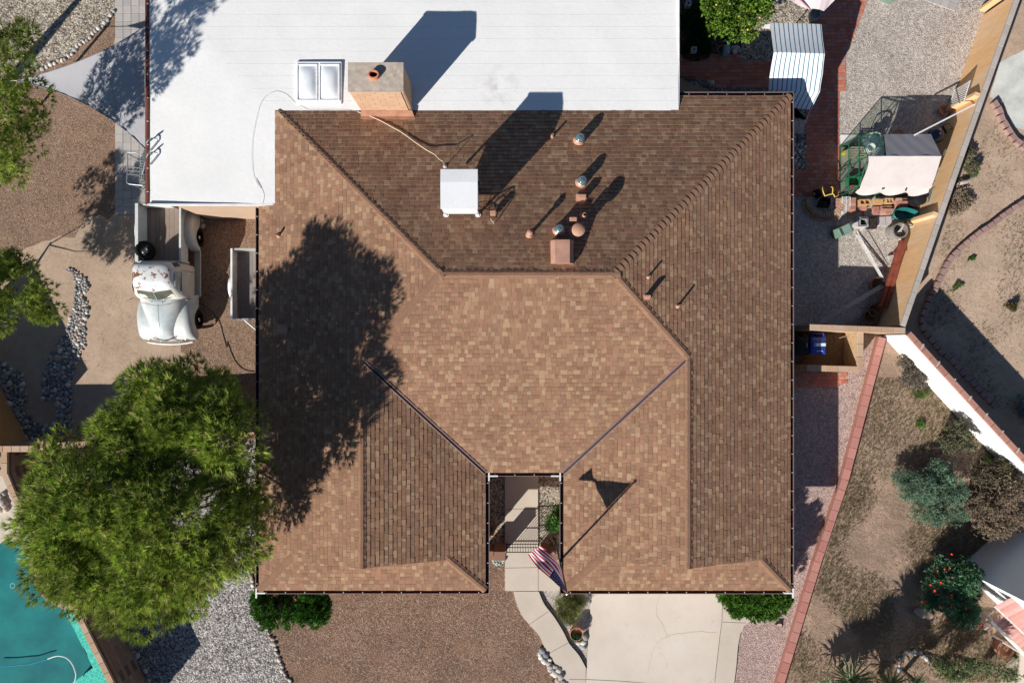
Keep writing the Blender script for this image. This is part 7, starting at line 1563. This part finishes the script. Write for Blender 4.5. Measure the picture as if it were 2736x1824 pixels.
def rosette(label, f, x, y, z, n, L, pal, seed, w_=.035):
    rng = np.random.default_rng(seed); c = f(x,y,z); t_ = thing('yucca', label, 'yucca', (c.x,c.y,0)); V = []; F = []; C = []
    MB().tube([(c.x,c.y,0),(c.x,c.y,z-.05)],.09,8).build('stem', BARK, t_)
    for k in range(n):
        a = k*2.39996; el = R(4+66*(k/n)**.9); Lk = L*rng.uniform(.85,1.1)*(1-.25*(k/n)); d = np.array([math.cos(a)*math.cos(el), math.sin(a)*math.cos(el), math.sin(el)]); s_ = np.array([-math.sin(a),math.cos(a),0])*w_*.5; c3 = np.array(c); i0 = len(V)
        up_ = np.array([0,0,.012]); m_ = c3+d*Lk*.55; tip = c3+d*Lk-np.array([0,0,.10*Lk]); V += [c3-s_*.6, c3+s_*.6, m_+s_+up_, m_-up_*0, m_-s_+up_, tip]; col = np.array(pal[k%len(pal)])*rng.uniform(.85,1.15)
        F += [(i0,i0+3,i0+4),(i0,i0+1,i0+3),(i0+1,i0+2,i0+3),(i0+3,i0+2,i0+5),(i0+4,i0+3,i0+5)]; C += [col]*5
    add('leaves', npmesh('leaves', np.array(V), np.array(F), np.array(C), LEAF, tuple(ORG[t_.name])), t_, ORG[t_.name]); return t_
YU = [(.20,.27,.14),(.28,.35,.19),(.14,.20,.11),(.38,.44,.27)]
YB = [(.28,.36,.19),(.38,.45,.25),(.20,.27,.14),(.50,.55,.34)]
rosette('large spiky yucca rosette leftmost along the bottom right edge', r7, 738,1535,.85, 170, 1.0, YB, 91, .055)
rosette('spiky yucca rosette with yellow heart second along the bottom right edge', r7, 1075,1572,.75, 130, .85, [(.3,.36,.18),(.42,.42,.2),(.22,.27,.14)], 92, .045)
rosette('smaller yucca rosette touching the plant with the yellow heart', r7, 1290,1560,.8, 70, .5, YU, 93, .04)
yt = thing('yucca_tree', 'tall many headed yucca at the bottom edge whose spiky shadow darkens the lawn', 'yucca', S(2275,1790))
rngy = random.Random(4)
for k in range(62):
    t_ = k/61; z_ = .9+2.7*t_; x_, y_ = 2195+170*t_+rngy.uniform(-60,85), 1815-70*t_+rngy.uniform(-10,70); y_ = max(y_, 912+925*(26-z_)/26)
    c = S(x_, y_, 0); c.z = z_; tmp = rosette('x', lambda x,y,z: c, 0,0,0, 70, .74, YU, 200+k, .06)
    for ch in list(tmp.children): m_ = ch.data; nm_ = ch.name; loc = ORG[ch.name]; bpy.data.objects.remove(ch); add('stem' if nm_.startswith('stem') else 'leaves', m_, yt, loc)
    bpy.data.objects.remove(tmp)
# extra litter over the neighbour lawn (nobody could count it)
rng = np.random.default_rng(99); poly = S2(r6,(965,20),(1390,60),(2150,900),(2150,1560))+S2(r7,(2150,1560),(180,1568))+S2(r6,(520,1560)); xs = [p.x for p in poly]; ys = [p.y for p in poly]
def scat(n, poly, clump=0.0, cs=1.2, seed=0):
    xs = [p.x for p in poly]; ys = [p.y for p in poly]; out = []
    while len(out) < n:
        x, y = random.uniform(min(xs),max(xs)), random.uniform(min(ys),max(ys))
        if clump and noise.noise(Vector((x*cs,y*cs,seed))) < random.uniform(-.4,.5)*clump+(clump-.6): continue
        if inside((x,y),poly): out.append((x,y,.008))
    return np.array(out)
B = scat(15000, poly, .5, .8, 1); up = np.tile([[0,0,.25]],(len(B),1)); V, F, C = blades(B, up, 1, .055, .018, 1.0, [(.52,.38,.29),(.38,.26,.19),(.62,.50,.41),(.26,.17,.12),(.44,.31,.23)], rng, 'leaf', .25); V[:,2] = np.abs(V[:,2]*.5)+.006
tag(add('leaf_litter', npmesh('leaf_litter', V, F, C, LEAF, (0,0,0))), 'scattered dry leaf litter over the lawn', kind='stuff')
B = scat(22000, poly, .55, .45, 7); V, F, C = blades(B, np.tile([[0,0,.8]],(len(B),1)), 6, .085, .008, .8, [(.22,.20,.09),(.28,.245,.12),(.17,.165,.075),(.34,.26,.17),(.24,.17,.11),(.18,.20,.08)], rng); V[:,2] = np.maximum(V[:,2],.006)
tag(add('dry_grass', npmesh('dry_grass', V, F, C, LEAF, (0,0,0))), 'patches of thin dry grass on the lawn', kind='stuff')

far = [D(2290,260),D(2352,330),D(2420,420),D(2420,1100),D(2352,1010),D(2110,720),D(2200,430)]
B = scat(2600, far, .8, .7, 3); V, F, C = blades(B, np.tile([[0,0,.6]],(len(B),1)), 5, .08, .010, 1.0, [(.24,.19,.12),(.32,.26,.18),(.18,.17,.09),(.40,.33,.25)], rng); V[:,2] = np.maximum(V[:,2],.006)
tag(add('dry_weeds', npmesh('dry_weeds', V, F, C, LEAF, (0,0,0))), 'sparse dry weeds over the dirt yard beyond the orange wall', kind='stuff')
B = scat(5200, far, .3, .5, 9); V, F, C = blades(B, np.tile([[0,0,.25]],(len(B),1)), 1, .045, .022, 1.0, [(.50,.40,.32),(.30,.21,.15),(.58,.50,.42),(.22,.15,.11)], rng, 'leaf', .25); V[:,2] = np.abs(V[:,2]*.5)+.006
tag(add('pebble_litter', npmesh('pebble_litter', V, F, C, LEAF, (0,0,0))), 'small chips and litter over the dirt yard beyond the orange wall', kind='stuff')
# leaf litter drifting over the gravel of the other yards
for nm_, poly_, n_, pal_ in (('fallen_needles', [q2(0,300),q2(1300,100),q2(1900,600),q3(1600,300),q3(700,300),q2(0,700)], 2600, [(.30,.20,.12),(.22,.15,.10),(.40,.30,.2)]),
                             ('fallen_needles', [f3(250,1000),f3(700,820),f3(2000,830),f2(560,1100),f2(900,1568),f3(450,1568)], 2600, [(.42,.32,.24),(.16,.10,.07),(.24,.15,.10),(.55,.46,.38)]),
                             ('fallen_needles', [r3(360,0),r3(1700,0),r3(1400,1100),r3(480,1150),r3(110,1000)], 1500, [(.30,.20,.15),(.24,.16,.12),(.45,.36,.30)])):
    B = scat(n_, poly_, .5, .7, 5); V, F, C = blades(B, np.tile([[0,0,.15]],(len(B),1)), 1, .06, .014, 1.0, pal_, rng, 'leaf', .25); V[:,2] = np.abs(V[:,2]*.4)+.014
    tag(add(nm_, npmesh(nm_, V, F, C, LEAF, (0,0,0))), 'small fallen needles and chips scattered over the gravel', kind='stuff')
